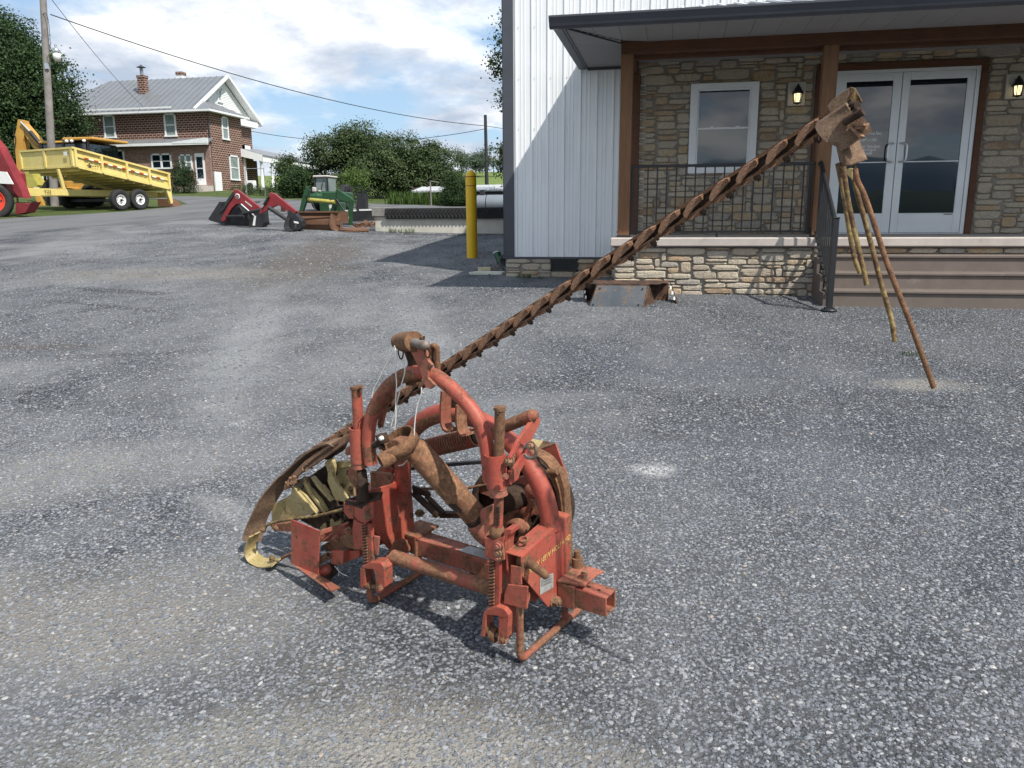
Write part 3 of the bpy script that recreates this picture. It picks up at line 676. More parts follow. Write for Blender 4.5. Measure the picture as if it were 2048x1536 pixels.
# wall lanterns, each a lit thing of its own
M_block = plain('cream_mounting_block', (.48, .45, .40), .7, 0, .08, 4, .1)
s = NT('lantern_glow'); s.b.inputs['Emission Color'].default_value = (1, .80, .42, 1); s.b.inputs['Emission Strength'].default_value = 1.2; s.set((.9, .8, .6), .4); M_glow = s.m
def lantern(x, label):
    L_ = thing('wall_lantern', (x, WY-.05, 2.955), label, 'lantern', 'lanterns on the stone porch wall')
    z = 2.945
    m = MB(); m.box((x-.118, WY-.075, z), (x+.118, WY-.018, z+.32), .008); m.build('mounting_block', M_block, L_)
    m = MB(); m.box((x-.02, WY-.11, z+.13), (x+.02, WY-.075, z+.25), .004); m.tube(arcpts([(x, WY-.09, z+.23), (x, WY-.13, z+.275), (x, WY-.165, z+.265)], 4), .009, 8)
    m.lathe((x, WY-.165, z+.15), (0, 0, 1), [(.082, 0), (.086, .008), (.072, .03), (.05, .05), (.044, .075), (.022, .10), (.012, .118), (.015, .126), (.004, .136)], 6); m.build('lantern_hood', M_black, L_)
    m = MB()
    for k in range(6):
        a = PI/3*k; m.bar((x+.052*math.cos(a), WY-.165+.052*math.sin(a), z+.03), (x+.066*math.cos(a), WY-.165+.066*math.sin(a), z+.155), .007, .007)
        a2 = a+PI/3
        if k % 2 == 0:
            m.bar((x+.053*math.cos(a), WY-.165+.053*math.sin(a), z+.035), (x+.066*math.cos(a2), WY-.165+.066*math.sin(a2), z+.15), .003, .003)
            m.bar((x+.053*math.cos(a2), WY-.165+.053*math.sin(a2), z+.035), (x+.066*math.cos(a), WY-.165+.066*math.sin(a), z+.15), .003, .003)
    m.lathe((x, WY-.165, z+.015), (0, 0, 1), [(.004, -.012), (.03, 0), (.058, .006), (.058, .018), (.02, .02)], 6); m.build('lantern_cage', M_black, L_)
    m = MB(); m.lathe((x, WY-.165, z+.035), (0, 0, 1), [(.001, 0), (.03, .0), (.043, .06), (.046, .115), (.001, .115)], 12); m.build('lamp_glass', M_glow, L_)
lantern(1.650, 'black lantern lit on the stones beside the porch window, left of the middle post')
lantern(4.435, 'black lantern lit on the stones at the right of the glass doors')
# railings
def post_sq(m, p, h, w=.045): m.box((p[0]-w/2, p[1]-w/2, p[2]), (p[0]+w/2, p[1]+w/2, p[2]+h), .003)
rail = thing('porch_railing', (.55, 10.73, 1.166), 'black metal baluster railing along the porch edge below the window', 'railing')
m = MB(); m.box((-.55, 10.700, 2.055), (1.72, 10.745, 2.088), .004); m.build('top_rail', M_black, rail)
m = MB(); m.box((-.55, 10.708, 1.222), (1.72, 10.738, 1.250), .003); m.box((.555, 10.715, 1.166), (.578, 10.731, 1.225)); m.build('bottom_rail', M_black, rail)
bal = mkmesh('baluster', [((i-.5)*.017, (j-.5)*.017, k*.807) for i in (0, 1) for j in (0, 1) for k in (0, 1)], [(0, 1, 3, 2), (4, 6, 7, 5), (0, 4, 5, 1), (2, 3, 7, 6)], M_black)
for i in range(18): link('baluster', bal, rail, (-.455+i*.1205-.55, 0-.007, 1.25-1.166))
m = MB(); m.box((-.548, 10.70, 1.20), (-.515, 10.745, 2.055), .003); m.box((1.66, 10.70, 1.20), (1.70, 10.745, 2.055), .003); m.box((1.70, 10.70, 1.21), (1.72, 10.745, 1.29)); m.build('rail_bracket', M_black, rail)
st = thing('stair_railing', (1.76, 9.42, .38), 'black metal handrail sloping down the porch steps with its post on the gravel', 'railing')
pb = (1.768, 9.40); zt = 1.40
m = MB(); m.box((pb[0]-.031, pb[1]-.031, .385), (pb[0]+.031, pb[1]+.031, zt), .004); m.box((pb[0]-.037, pb[1]-.037, zt), (pb[0]+.037, pb[1]+.037, zt+.018), .005); m.build('post', M_black, st)
m = MB(); m.lathe((pb[0], pb[1], .375), (0, 0, 1), [(.001, 0), (.085, 0), (.088, .02), (.06, .032), (.034, .036)], 16)
for k in range(4): m.cyl((pb[0]+.062*math.cos(PI/4+k*PI/2), pb[1]+.062*math.sin(PI/4+k*PI/2), .40), (pb[0]+.062*math.cos(PI/4+k*PI/2), pb[1]+.062*math.sin(PI/4+k*PI/2), .42), .009, n=6)
m.build('base_plate', M_black, st)
def srail(t, dz): return (1.768, 9.42+t*1.20, 1.37+t*.70+dz)
m = MB(); m.tube([(1.768, 9.43, 1.37), (1.768, 10.56, 2.05), (1.768, 10.60, 2.07), (1.768, 10.64, 2.06)], .026, 10); m.build('handrail', M_black, st)
m = MB(); m.bar(srail(0, -.83), srail(1.0, -.83), .035, .03); m.build('bottom_rail', M_black, st)
n = 10
for i in range(n):
    t = (i+.7)/n*.97; a = srail(t, -.83); b = srail(t, -.02)
    m = MB(); m.bar(a, b, .017, .017, (1, 0, 0)); m.build('baluster', M_black, st)
m = MB()
for i in range(9): t = (i+.5)/9; a = srail(t, -.83); m.cyl((a[0]-.02, a[1], a[2]), (a[0]-.035, a[1], a[2]), .010, n=6)
m.build('bolt_row', M_black, st)['kind'] = 'stuff'
print('stones', stone_count)
# ---------------------------------------------------------------- brick farmhouse
def brick_material(name, a, b, mort, bw, bh, ms):
    s = NT(name); v = s.co(); sp = s.n('ShaderNodeSeparateXYZ'); s.l(v, sp.inputs[0])
    cm = s.n('ShaderNodeCombineXYZ'); s.l(s.math('ADD', sp.outputs[0], sp.outputs[1]), cm.inputs[0]); s.l(sp.outputs[2], cm.inputs[1])
    br = s.n('ShaderNodeTexBrick'); s.l(cm.outputs[0], br.inputs['Vector']); br.inputs['Scale'].default_value = 1
    br.inputs['Brick Width'].default_value = bw; br.inputs['Row Height'].default_value = bh; br.inputs['Mortar Size'].default_value = ms; br.inputs['Bias'].default_value = 0
    br.inputs['Color1'].default_value = (*a, 1); br.inputs['Color2'].default_value = (*b, 1); br.inputs['Mortar'].default_value = (*mort, 1); br.inputs['Mortar Smooth'].default_value = .1
    c = s.mix(s.ramp(s.noise(v, 3.5, 5, .7), [(.35, .0), (.7, .45)]), br.outputs['Color'], tuple(x*.6 for x in a))
    s.set(c, .9, 0, .25); s.bump(s.math('SUBTRACT', 1.0, br.outputs['Fac']), .6, .02); return s.m
M_bd = brick_material('dark_brick', (.085, .032, .025), (.125, .048, .036), (.42, .32, .26), .325, .158, .024)
M_bl = brick_material('mixed_light_brick', (.33, .19, .15), (.16, .065, .055), (.40, .32, .28), .22, .085, .013)
M_tin = NT('standing_seam_tin'); _v = M_tin.co(); M_tin.set(M_tin.mix(M_tin.ramp(M_tin.noise(_v, .8, 6, .7), [(.45, 0.0), (.7, .6)]), (.235, .245, .26), (.19, .185, .18)), .42, .35); M_tin = M_tin.m
M_wpaint = plain('old_white_paint', (.74, .75, .76), .6, 0, .06, 4, .05)
M_curt = plain('pane_with_curtain', (.22, .27, .26), .12, 0, .3, 1.5, 0)
M_wood_old = plain('weathered_wood', (.22, .20, .19), .9, 0, .3, 3, .4, 30)
HX, HY = -32.41, 53.0
house = thing('brick_house', (-38, 55, 3.3), 'two storey dark brick farmhouse with grey tin roof and white gable', 'house')
def hp(m, name, mat, parent=None): return m.build(name, mat, parent or house)
m = MB(); m.box((-45.5, HY, 2.6), (-33.6, 61, 8.92)); m.box((-33.6, HY, 2.6), (HX, 57.35, 8.92)); wall = hp(m, 'wall', M_bd)
m = MB(); m.add([(-33.62, 53.4, 9.0), (-33.62, 61.3, 9.0), (-33.62, 57.2, 11.6)], [(0, 1, 2)]); m.add([(-33.9, 53.4, 9.0), (-33.9, 61.3, 9.0), (-33.9, 57.2, 11.6)], [(2, 1, 0)]); hp(m, 'gable_wall', M_wpaint)
m = MB()
for i in range(22):
    z = 9.0+i*.118; t = (z-9.0)/2.6; a = 53.4+t*3.8; b = 61.3-t*4.1
    if b-a > .15: m.prism([(-33.60, a, z), (-33.58, a, z), (-33.61, a+.05, z+.118), (-33.62, a+.05, z+.118)], (0, b-a-.05, 0))
hp(m, 'gable_siding', M_wpaint)['kind'] = 'stuff'
# roof: ridge along X, hip at the far end, gable end with wide white rakes, skirt roof round the corner bay
RZ, RY, EZ = 11.88, 57.2, 8.95
m = MB(); P = [(-33.15, 52.45, EZ), (-46.2, 52.45, EZ), (-43.2, RY, RZ), (-33.15, RY, RZ), (-33.15, 61.9, EZ-.05), (-46.2, 61.9, EZ-.05)]
m.add(P, [(0, 3, 2, 1), (3, 4, 5, 2), (1, 2, 5)]); m.add([(x, y, z-.07) for x, y, z in P], [(0, 1, 2, 3), (3, 2, 5, 4), (5, 2, 1)])
m.add([(-33.2, 52.45, EZ), (-31.95, 52.45, EZ), (-31.95, 57.75, EZ), (-33.62, 54.15, EZ+1.0), (-33.62, 52.9, EZ+.2), (-33.62, 57.9, EZ+.02)], [(0, 1, 3), (1, 2, 3), (2, 5, 3)]); roof = hp(m, 'roof', M_tin)
m = MB(); 
for i in range(26):
    x = -46.0+i*.5; t = min(1, max(0, (x+46.2)/3.0)); m.bar((x, 52.45, EZ+.02), (x, 52.45+(RY-52.45)*t, EZ+.02+(RZ-EZ)*t), .035, .05)
for i in range(7): y = 52.9+i*.72; t = (y-52.45)/5.3; m.bar((-31.95, y, EZ+.02), (-33.0, 52.45+(y-52.45)*.55+.8, EZ+.62*(1-t*.7)), .03, .04)
m.build('roof_seam', M_tin, roof)['kind'] = 'stuff'
m = MB(); m.bar((-33.10, 52.45, EZ-.02), (-33.10, RY, RZ-.02), .20, .14, (1, 0, 0)); m.bar((-33.10, RY, RZ-.02), (-33.10, 61.95, EZ-.07), .20, .14, (1, 0, 0)); m.bar((-33.3, RY+.1, RZ-.16), (-33.3, 61.8, EZ-.2), .06, .55, (1, 0, 0)); m.build('rake_board', M_wpaint, roof)
m = MB(); m.box((-46.2, 52.38, EZ-.16), (-31.92, 52.50, EZ-.02)); m.box((-32.0, 52.45, EZ-.16), (-31.9, 57.8, EZ-.02)); m.box((-45.5, 52.5, EZ-.15), (-32.0, 53.0, EZ-.11)); m.box((-32.41, 53, EZ-.15), (-31.95, 57.4, EZ-.11)); m.box((-46.2, 61.0, EZ-.2), (-33.15, 61.9, EZ-.08)); m.box((-33.6, 57.4, 8.5), (-33.1, 61.2, 8.95)); m.build('eave_board', M_wpaint, roof)
m = MB(); m.box((-45.3, 52.40, EZ+.12), (-34.9, 52.44, EZ+.22)); m.build('snow_board', M_wpaint, roof)
m = MB(); m.box((-39.12, 54.9, 9.9), (-38.55, 55.35, 11.75)); m.box((-39.16, 54.86, 11.62), (-38.51, 55.39, 11.78)); ch = m.build('chimney', M_bd, roof)
m = MB(); m.cyl((-38.83, 55.1, 11.78), (-38.83, 55.1, 12.35), .12, n=12); hp(m, 'flue_pipe', M_tin, None); 
m = MB(); m.lathe((-38.83, 55.1, 12.36), (0, 0, 1), [(.34, 0), (.1, .12), (.02, .2)], 12); hp(m, 'flue_cap', M_trimd)
m = MB(); m.box((-37.98, 58.1, 11.0), (-37.5, 58.6, 12.4)); c2 = m.build('chimney', M_wpaint, roof, 'whitewashed chimney behind the ridge')
m = MB(); m.box((-38.02, 58.06, 12.3), (-37.46, 58.64, 12.52)); m.build('chimney_cap', M_bd, house)
def hwin(x0, x1, z0, z1, y=None, xside=None, split=True, dbl=False, pane=M_curt, parent=None):
    t = .11
    def B(m, a, b, c, d, o0, o1):
        if xside is None: m.box((a, y-o1, c), (b, y-o0, d))
        else: m.box((xside+o0, a, c), (xside+o1, b, d))
    m = MB(); B(m, x0, x0+t, z0, z1, -.05, .06); B(m, x1-t, x1, z0, z1, -.05, .06); B(m, x0, x1, z1-t, z1, -.05, .06); B(m, x0-.05, x1+.05, z0-.02, z0+t*.8, -.05, .10)
    if dbl: B(m, (x0+x1)/2-.07, (x0+x1)/2+.07, z0, z1, -.05, .06)
    f = m.build('window', M_wpaint, parent or house)
    m = MB(); B(m, x0+t, x1-t, z0+t*.8, z1-t, -.02, .012); m.build('pane', pane, f)
    if split:
        m = MB(); B(m, x0+t, x1-t, (z0+z1)/2-.035, (z0+z1)/2+.035, -.02, .045); m.build('sash_rail', M_wpaint, f)
    return f
hwin(-40.86, -39.92, 7.22, 8.82, HY); hwin(-35.93, -34.99, 7.20, 8.78, HY)
hwin(54.58, 55.45, 7.08, 8.70, xside=HX); hwin(55.27, 56.56, 4.24, 6.04, xside=HX)
hwin(56.35, 56.95, 9.95, 10.95, xside=-33.60, split=False)
# white cellar door on the side, corner board
m = MB(); m.box((HX, 53.06, 3.05), (HX+.10, 53.92, 4.72)); m.box((HX+.10, 53.1, 3.15), (HX+.13, 53.5, 4.6)); hp(m, 'cellar_door', M_wpaint)
m = MB(); m.box((HX-.06, 57.30, 3.3), (HX+.12, 57.48, 6.9)); m.box((HX-.06, 57.30, 6.62), (HX+.12, 58.3, 6.9)); hp(m, 'corner_board', M_wpaint)
m = MB(); m.cyl((HX+.02, 52.93, 3.4), (HX+.02, 52.93, 8.8), .05, n=8); hp(m, 'downspout', M_trimd)
# light brick front addition with shed roof
AY = 52.70; k = 52.70/50.8
m = MB(); m.box((-42.5, AY, 2.6), (HX+.04, HY-.01, 6.72)); add = hp(m, 'front_addition', M_bl)
m = MB(); m.prism([(-42.8, 52.25, 6.60), (-42.8, 53.0, 6.95), (-42.8, 53.0, 7.05), (-42.8, 52.2, 6.72)], (10.6, 0, 0)); m.build('addition_roof', M_tin, add)
m = MB(); m.box((-42.8, 52.16, 6.52), (-32.15, 52.28, 6.70)); m.prism([(-34.9, 52.14, 6.62), (-32.12, 52.14, 6.62), (-32.12, 52.14, 6.95), (-32.4, 52.14, 6.97), (-34.9, 52.14, 6.74)], (0, .1, 0)); m.build('fascia', M_wpaint, add)
hwin(-40.5, -39.2, 5.45, 6.36, AY, split=False, pane=M_glass); hwin(-37.05, -35.42, 4.96, 6.02, AY, dbl=True, pane=M_glass); hwin(-34.80, -33.78, 4.82, 5.93, AY, dbl=True, pane=M_curt)
m = MB(); m.box((-33.55, AY-.06, 3.78), (-32.82, AY+.02, 5.97)); dr = hp(m, 'front_door', M_wpaint)
m = MB(); m.box((-33.42, AY-.075, 4.98), (-32.95, AY-.055, 5.72)); m.box((-33.42, AY-.075, 4.25), (-32.95, AY-.055, 4.9)); m.build('pane', M_glass, dr)
m = MB(); m.box((-33.9, 51.6, 2.7), (-32.3, AY, 3.72)); m.box((-34.0, 51.2, 2.7), (-32.2, 51.6, 3.5)); hp(m, 'front_steps', M_conc)
# side porch with white columns
m = MB(); m.box((-33.6, 57.4, 2.8), (-30.9, 67, 3.52)); pch = hp(m, 'side_porch', M_conc)
m = MB(); m.prism([(-33.6, 57.1, 7.0), (-30.7, 57.1, 6.15), (-30.7, 57.1, 5.98), (-33.6, 57.1, 6.8)], (0, 10.2, -.15)); m.build('porch_roof', M_tin, pch)
m = MB(); m.box((-30.95, 57.05, 5.62), (-30.7, 67.3, 5.98)); m.prism([(-33.6, 57.02, 6.95), (-30.7, 57.02, 6.12), (-30.7, 57.02, 5.65), (-33.6, 57.02, 6.3)], (0, .08, 0)); m.build('porch_fascia', M_wpaint, pch)
for y in (57.25, 58.9, 61.4, 66.5):
    m = MB(); m.lathe((-30.9, y, 3.5), (0, 0, 1), [(.15, 0), (.15, .12), (.12, .14), (.10, 2.05), (.14, 2.1), (.14, 2.2)], 12); m.build('column', M_wpaint, pch)
m = MB(); m.add([(-33.58, 57.5, 3.5), (-33.58, 61.5, 3.5), (-33.58, 61.5, 6), (-33.58, 57.5, 6)], [(0, 1, 2, 3)]); m.build('porch_back_wall', M_bd, pch)
# small outbuildings
def shed(name, label, x0, x1, y0, y1, z0, z1, rise):
    t = thing(name, ((x0+x1)/2, y0, z0), label, 'shed')
    m = MB(); m.box((x0, y0, z0), (x1, y1, z1)); m.build('wall', M_trimd, t)
    m = MB()
    for xx in (x0+.05, (x0+x1)/2, x1-.15): m.box((xx, y0-.08, z0), (xx+.1, y0, z1))
    m.build('post', M_wpaint, t)
    m = MB(); m.prism([(x0-.25, y0-.3, z1-.02), (x0-.25, (y0+y1)/2, z1+rise), (x0-.25, y1+.3, z1-.02), (x0-.25, y1+.3, z1+.06), (x0-.25, (y0+y1)/2, z1+rise+.08), (x0-.25, y0-.3, z1+.06)], (x1-x0+.5, 0, 0)); m.build('roof', plain('weathered_white_roof', (.42, .43, .44), .7), t)
shed('low_shed', 'low shed with bright white roof beyond the propane tank', -11.3, -7.6, 45, 49, 2.2, 2.86, .35)
shed('low_shed', 'little white roofed shelter at the left of the cone shaped shrub', -12.6, -10.9, 39, 42, 1.95, 2.66, .25)
# ---------------------------------------------------------------- trees, shrubs, weeds
def leaf_material(name, a, b, c=None):
    s = NT(name); v = s.co()
    oi = s.n('ShaderNodeAttribute'); oi.attribute_name = 'tone'
    col = s.ramp(oi.outputs['Fac'], [(0, a), (.75, b), (1, c or b)])
    col = s.mix(s.ramp(s.noise(v, .9, 4), [(.3, 0.0), (.7, .35)]), col, tuple(x*.6 for x in a))
    s.set(col, .62, 0, .3)
    tr = s.n('ShaderNodeBsdfTranslucent'); s.l(col, tr.inputs['Color']); mx = s.n('ShaderNodeMixShader'); mx.inputs[0].default_value = .28
    s.l(s.b.outputs[0], mx.inputs[1]); s.l(tr.outputs[0], mx.inputs[2]); s.l(mx.outputs[0], s.t.nodes['Material Output'].inputs[0]); return s.m
M_lf_dark = leaf_material('dark_maple_leaves', (.020, .046, .014), (.046, .088, .026), (.08, .125, .04))
M_lf_mid = leaf_material('hedgerow_leaves', (.040, .064, .024), (.080, .118, .042), (.13, .165, .065))
M_lf_lt = leaf_material('light_leaves', (.06, .11, .02), (.12, .19, .04), (.19, .25, .07))
M_lf_con = leaf_material('juniper_leaves', (.020, .042, .016), (.042, .075, .026))
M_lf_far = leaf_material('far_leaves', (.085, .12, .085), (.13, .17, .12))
M_bark = plain('bark', (.085, .068, .055), .95, 0, .35, 4, .6, 20)
def crown_mesh(name, blobs, n, leaf, mat, seed, inner=.55):
    """leaf clumps: many small bent quads spread through a set of lobes, each lobe made of sub-clumps"""
    r = np.random.default_rng(seed); B = np.array(blobs, float)      # x y z rx ry rz
    wts = (B[:, 3]*B[:, 4]*B[:, 5])**.67; wts /= wts.sum()
    ncl = max(8, n//44); lob = r.choice(len(B), ncl, p=wts)
    d = r.normal(size=(ncl, 3)); d /= np.linalg.norm(d, axis=1)[:, None]
    rad = inner+(1-inner)*r.random(ncl)**.45+r.normal(size=ncl)*.09
    cc = B[lob, :3]+d*rad[:, None]*B[lob, 3:6]
    cs = leaf*(2.6+3.4*r.random(ncl)); ct = r.random(ncl)
    k = r.integers(0, ncl, n); off = r.normal(size=(n, 3))*.55; off[:, 2] *= .55
    c = cc[k]+off*cs[k][:, None]
    nrm = d[k]*.8+r.normal(size=(n, 3))*.6+np.array([0, 0, .5]); nrm /= np.linalg.norm(nrm, axis=1)[:, None]
    t = np.cross(nrm, r.normal(size=(n, 3))); t /= np.linalg.norm(t, axis=1)[:, None]; b = np.cross(nrm, t)
    sz = leaf*(.55+.75*r.random(n))[:, None]; t *= sz*.5; b *= sz*.42
    V = np.empty((n, 4, 3)); bend = nrm*sz*.12
    V[:, 0] = c-t-bend; V[:, 1] = c-b*.9+bend*.4; V[:, 2] = c+t-bend; V[:, 3] = c+b*.9+bend*.4
    me = bpy.data.meshes.new(name); me.vertices.add(4*n); me.vertices.foreach_set('co', V.reshape(-1).astype(np.float32))
    me.loops.add(4*n); me.loops.foreach_set('vertex_index', np.arange(4*n, dtype=np.int32)); me.polygons.add(n)
    me.polygons.foreach_set('loop_start', np.arange(0, 4*n, 4, dtype=np.int32)); me.polygons.foreach_set('loop_total', np.full(n, 4, dtype=np.int32))
    at = me.attributes.new('tone', 'FLOAT', 'FACE'); at.data.foreach_set('value', np.clip(ct[k]*.75+r.random(n)*.25, 0, 1).astype(np.float32))
    me.materials.append(mat); me.update(calc_edges=True); return me
def tree(name, loc, label, cat, blobs, n, leaf, mat, seed, trunk=.2, group=None, inner=.55, stems=1):
    t = thing(name, loc, label, cat, group)
    link('crown', crown_mesh('crown', blobs, n, leaf, mat, seed, inner), t)
    m = MB(); r = random.Random(seed)
    if trunk > 0:
        top = max(b[2] for b in blobs)
        for s_ in range(stems):
            ox = r.uniform(-.5, .5)*(stems > 1)*1.2
            m.tube([(ox, 0, -.3), (ox+.05, 0, top*.3), (ox-.03, .04, top*.62)], [trunk, trunk*.8, trunk*.6], 8)
        for b in blobs[:9]: m.tube([(0, 0, top*.32), (b[0]*.4, b[1]*.4, (top*.32+b[2])*.52), (b[0]*.85, b[1]*.85, b[2])], [trunk*.5, trunk*.32, trunk*.08], 6)
        m.build('trunk', M_bark, t, world=False)
    return t
def lobes(n, R, H, z0, seed, fl=.6):
    r = random.Random(seed); out = []
    for i in range(n):
        a = r.uniform(0, 2*PI); q = R*math.sqrt(r.random())*.8; z = z0+H*(.12+.76*r.random()); sh = 1-.55*abs((z-z0)/H-.42)*1.6
        rr = R*r.uniform(.26, .44)*max(.45, sh); out.append((q*math.cos(a)*max(.4, sh), q*math.sin(a)*max(.4, sh), z, rr, rr, rr*r.uniform(.6, .9)))
    return out
gz = lambda x, y: G(x, y)
# big maple at the left edge
tree('maple_tree', (-42.7, 46, gz(-41.6, 46)-.2), 'big dark green maple behind the utility pole and the yellow trailer', 'tree',
     [(0, 0, 7.3, 3.6, 3.6, 3.8), (-1.2, 0, 9.7, 2.6, 2.8, 2.2), (3.1, -.5, 6.6, 2.3, 2.4, 2.2), (3.5, 0, 4.2, 2.2, 2.2, 1.9), (1.8, -1.8, 5.2, 2.4, 2, 2.6), (-2.5, -1, 6, 2.5, 2.5, 3), (.6, -.4, 8.9, 2.3, 2.2, 1.8), (1.5, -1.5, 3.0, 3.4, 2.2, 1.9), (-2, -1, 3.2, 3, 2.4, 2), (2.2, -.5, 8.0, 2.0, 2, 1.5), (-3.8, 0, 9.0, 2.6, 2.6, 2.4)], 120000, .155, M_lf_dark, 3, .38, inner=.62)
tree('hedgerow_tree', (-18.3, 45, gz(-18.3, 45)-.1), 'broad dense tree with a ragged top behind the green tractor loader', 'tree',
     lobes(16, 3.2, 3.7, .2, 5)+[(.3, 0, 3.6, 1.3, 1.3, .7), (-1.6, 0, 2.6, 1.5, 1.4, 1.0), (1.7, 0, 2.4, 1.7, 1.5, 1.1), (0, -.8, 1.3, 3.0, 1.6, 1.3)], 52000, .115, M_lf_mid, 7, .2)
tree('hedgerow_tree', (-14.9, 46, gz(-14.9, 46)-.1), 'dark spreading tree left of the cone shaped shrub', 'tree',
     lobes(14, 2.5, 3.3, .2, 9)+[(-.9, 0, 2.7, 1.4, 1.3, .9), (1.1, 0, 2.0, 1.4, 1.3, 1.0), (.2, -.6, 1.0, 2.3, 1.4, 1.1)], 40000, .115, M_lf_mid, 11, .18)
tree('yard_bush', (-21.0, 43.2, gz(-21, 43.2)-.1), 'rounded dark green bush between the porch columns and the green loader', 'bush', lobes(10, 1.25, 1.75, .1, 13)+[(0, 0, .9, 1.2, 1.1, .8)], 11000, .10, M_lf_dark, 13, .08)
tree('sapling', (-13.6, 33.2, gz(-13.6, 33.2)), 'light green leafy sapling growing beside the green tractor cab', 'tree', [(0, 0, .9, .45, .4, .7), (.3, 0, 1.2, .3, .3, .45), (-.25, .1, 1.4, .25, .25, .4), (.1, 0, .4, .6, .4, .4)], 2600, .075, M_lf_lt, 17, .03, inner=.2)
tree('cone_shrub', (-9.95, 36.6, gz(-9.95, 36.6)-.05), 'dark green cone shaped arborvitae left of the yellow bollard', 'shrub', [(0, 0, .45, .66, .6, .5), (0, 0, .8, .58, .5, .5), (0, 0, 1.15, .40, .36, .38)], 15000, .06, M_lf_dark, 19, .05, inner=.7)
tree('pine_shrub', (-31.2, 47.4, gz(-31.2, 47.4)-.1), 'round juniper shrub in front of the light brick addition', 'shrub', [(0, 0, .6, .78, .7, .65), (0, 0, 1.15, .68, .6, .6), (-.1, 0, 1.7, .45, .45, .5)], 9000, .075, M_lf_con, 23, .08, inner=.7)
for i, (x, y, s_, lb) in enumerate(((-39.8, 150, 1.9, 'small round tree on the hayfield crest, left one'), (-37.4, 152, 1.6, 'small tree on the hayfield crest just left of the bollard top'), (-34.6, 155, 2.3, 'wispy tree on the hayfield crest beside the dark pole'))):
    tree('field_tree', (x, y, gz(x, y)-.1), lb, 'tree', lobes(8, 1.3*s_, 2.6*s_, .9, 31+i), 3600, .26, M_lf_far, 37+i, .08, 'small trees on the hayfield crest', inner=.3)
tree('roadside_tree', (-7.95, 41, gz(-7.95, 41)-.1), 'leafy tree rising beside the corner of the steel building', 'tree', lobes(10, 1.0, 3.0, .3, 43)+[(.4, 0, 2.6, .7, .7, .7)], 8500, .13, M_lf_mid, 47, .1)
# bough hanging into view from a tall tree behind the building's corner
tree('tall_tree', (-5.0, 40, gz(-5, 40)), 'tall tree mostly hidden behind the steel building, boughs showing past its corner', 'tree', [(-3.35, 0, 6.7, .6, .6, .75), (-3.1, 0, 7.9, .45, .5, .6), (-3.15, 0, 5.2, .45, .5, .5), (-3.0, 0, 8.8, .35, .4, .4), (-.5, 0, 8.5, 2.2, 2, 2.2), (.5, 0, 5.5, 2.2, 2, 2), (-1.2, 0, 3.4, 1.0, 1.2, 1.2)], 22000, .12, M_lf_dark, 53, .22, inner=.3)
tree('yard_bush', (-23.3, 47, gz(-23.3, 47)-.1), 'low hazel like bush behind the end of the side porch', 'bush', lobes(7, 1.1, 2.5, .1, 57), 6000, .11, M_lf_mid, 59, .06)
for i, (x, y, s_, lb) in enumerate(((-26.5, 46.4, .32, 'low border plants at the foot of the side porch, left clump'), (-25.0, 46.0, .36, 'low border plants below the porch columns, middle clump'), (-23.2, 45.5, .42, 'low border plants nearest the dark bush'))):
    tree('border_plant', (x, y, gz(x, y)), lb, 'plant', [(0, 0, .3, .8, .4, .32), (.5, 0, .25, .6, .4, .3)], 1500, .07, M_lf_mid, 61+i, 0, 'border plants along the side porch', inner=.3)
def tall_weeds(x, y, w_, h, n, lb, seed, mat=M_lf_lt, name='weed_patch', cat='weeds'):
    r = random.Random(seed); m = MB(); t = thing(name, (x, y, gz(x, y)), lb, cat)
    for i in range(n):
        px = x+r.uniform(-w_, w_); py = y+r.uniform(-w_*.4, w_*.4); z = gz(px, py); hh = h*r.uniform(.4, 1); a = r.uniform(0, 6.28); ln = hh*r.uniform(.15, .55)
        dx, dy = math.cos(a), math.sin(a); wd = h*.022+.0015
        p0 = Vector((px, py, z)); p1 = p0+Vector((dx*ln*.35, dy*ln*.35, hh*.65)); p2 = p0+Vector((dx*ln, dy*ln, hh)); q = Vector((-dy, dx, 0))*wd
        m.add([p0-q, p0+q, p1+q, p1-q, p2], [(0, 1, 2, 3), (3, 2, 4)])
    m.build('leaves', mat, t); return t
tall_weeds(-12.0, 37.6, 1.7, .75, 700, 'tall pale green weeds along the lawn edge behind the tyre tread wall', 71)
tall_weeds(-9.0, 37.3, 1.2, .5, 420, 'flowering weeds round the foot of the cone shaped shrub', 73)
tall_weeds(-7.2, 20.75, .35, .16, 90, 'grass tuft at the foot of the concrete wall', 75)
tall_weeds(-2.22, 12.08, .12, .085, 60, 'small green weed at the foot of the stone base under the siding', 77)
tall_weeds(-1.95, 12.0, .06, .05, 30, 'tiny sprig beside the weed under the siding', 79)
tall_weeds(2.05, 7.2, .10, .06, 30, 'thin sprig of grass in the gravel near the bent rods', 81)
# ---------------------------------------------------------------- machines standing round the yard
M_ylw = worn('faded_yellow_paint', (.64, .51, .15), (.20, .11, .05), .70, 3.0, .5, 20, (.74, .62, .25), .15)
M_cat = worn('loader_yellow_paint', (.50, .26, .05), (.13, .07, .035), .64, 3.0, .5, 20, (.58, .33, .07), .15)
M_tyre = plain('tyre_rubber', (.022, .022, .023), .85, 0, .3, 5, .3, 40)
M_dark = plain('dark_machinery', (.020, .020, .022), .6, 0, .4, 6, .3, 30)
M_redm = worn('maroon_paint', (.17, .020, .024), (.10, .05, .035), .70, 4.0, .38, 24, (.28, .035, .04), .1)
M_redo = plain('orange_red_rim_paint', (.72, .06, .03), .45, 0, .1, 4, .05)
M_grn = worn('green_paint', (.016, .058, .026), (.12, .07, .04), .66, 4.0, .45, 24, (.026, .09, .036), .15)
M_ylb = worn('yellow_tube_paint', (.30, .27, .06), (.12, .13, .04), .62, 4.0, .5, 24, (.5, .45, .1), .1)
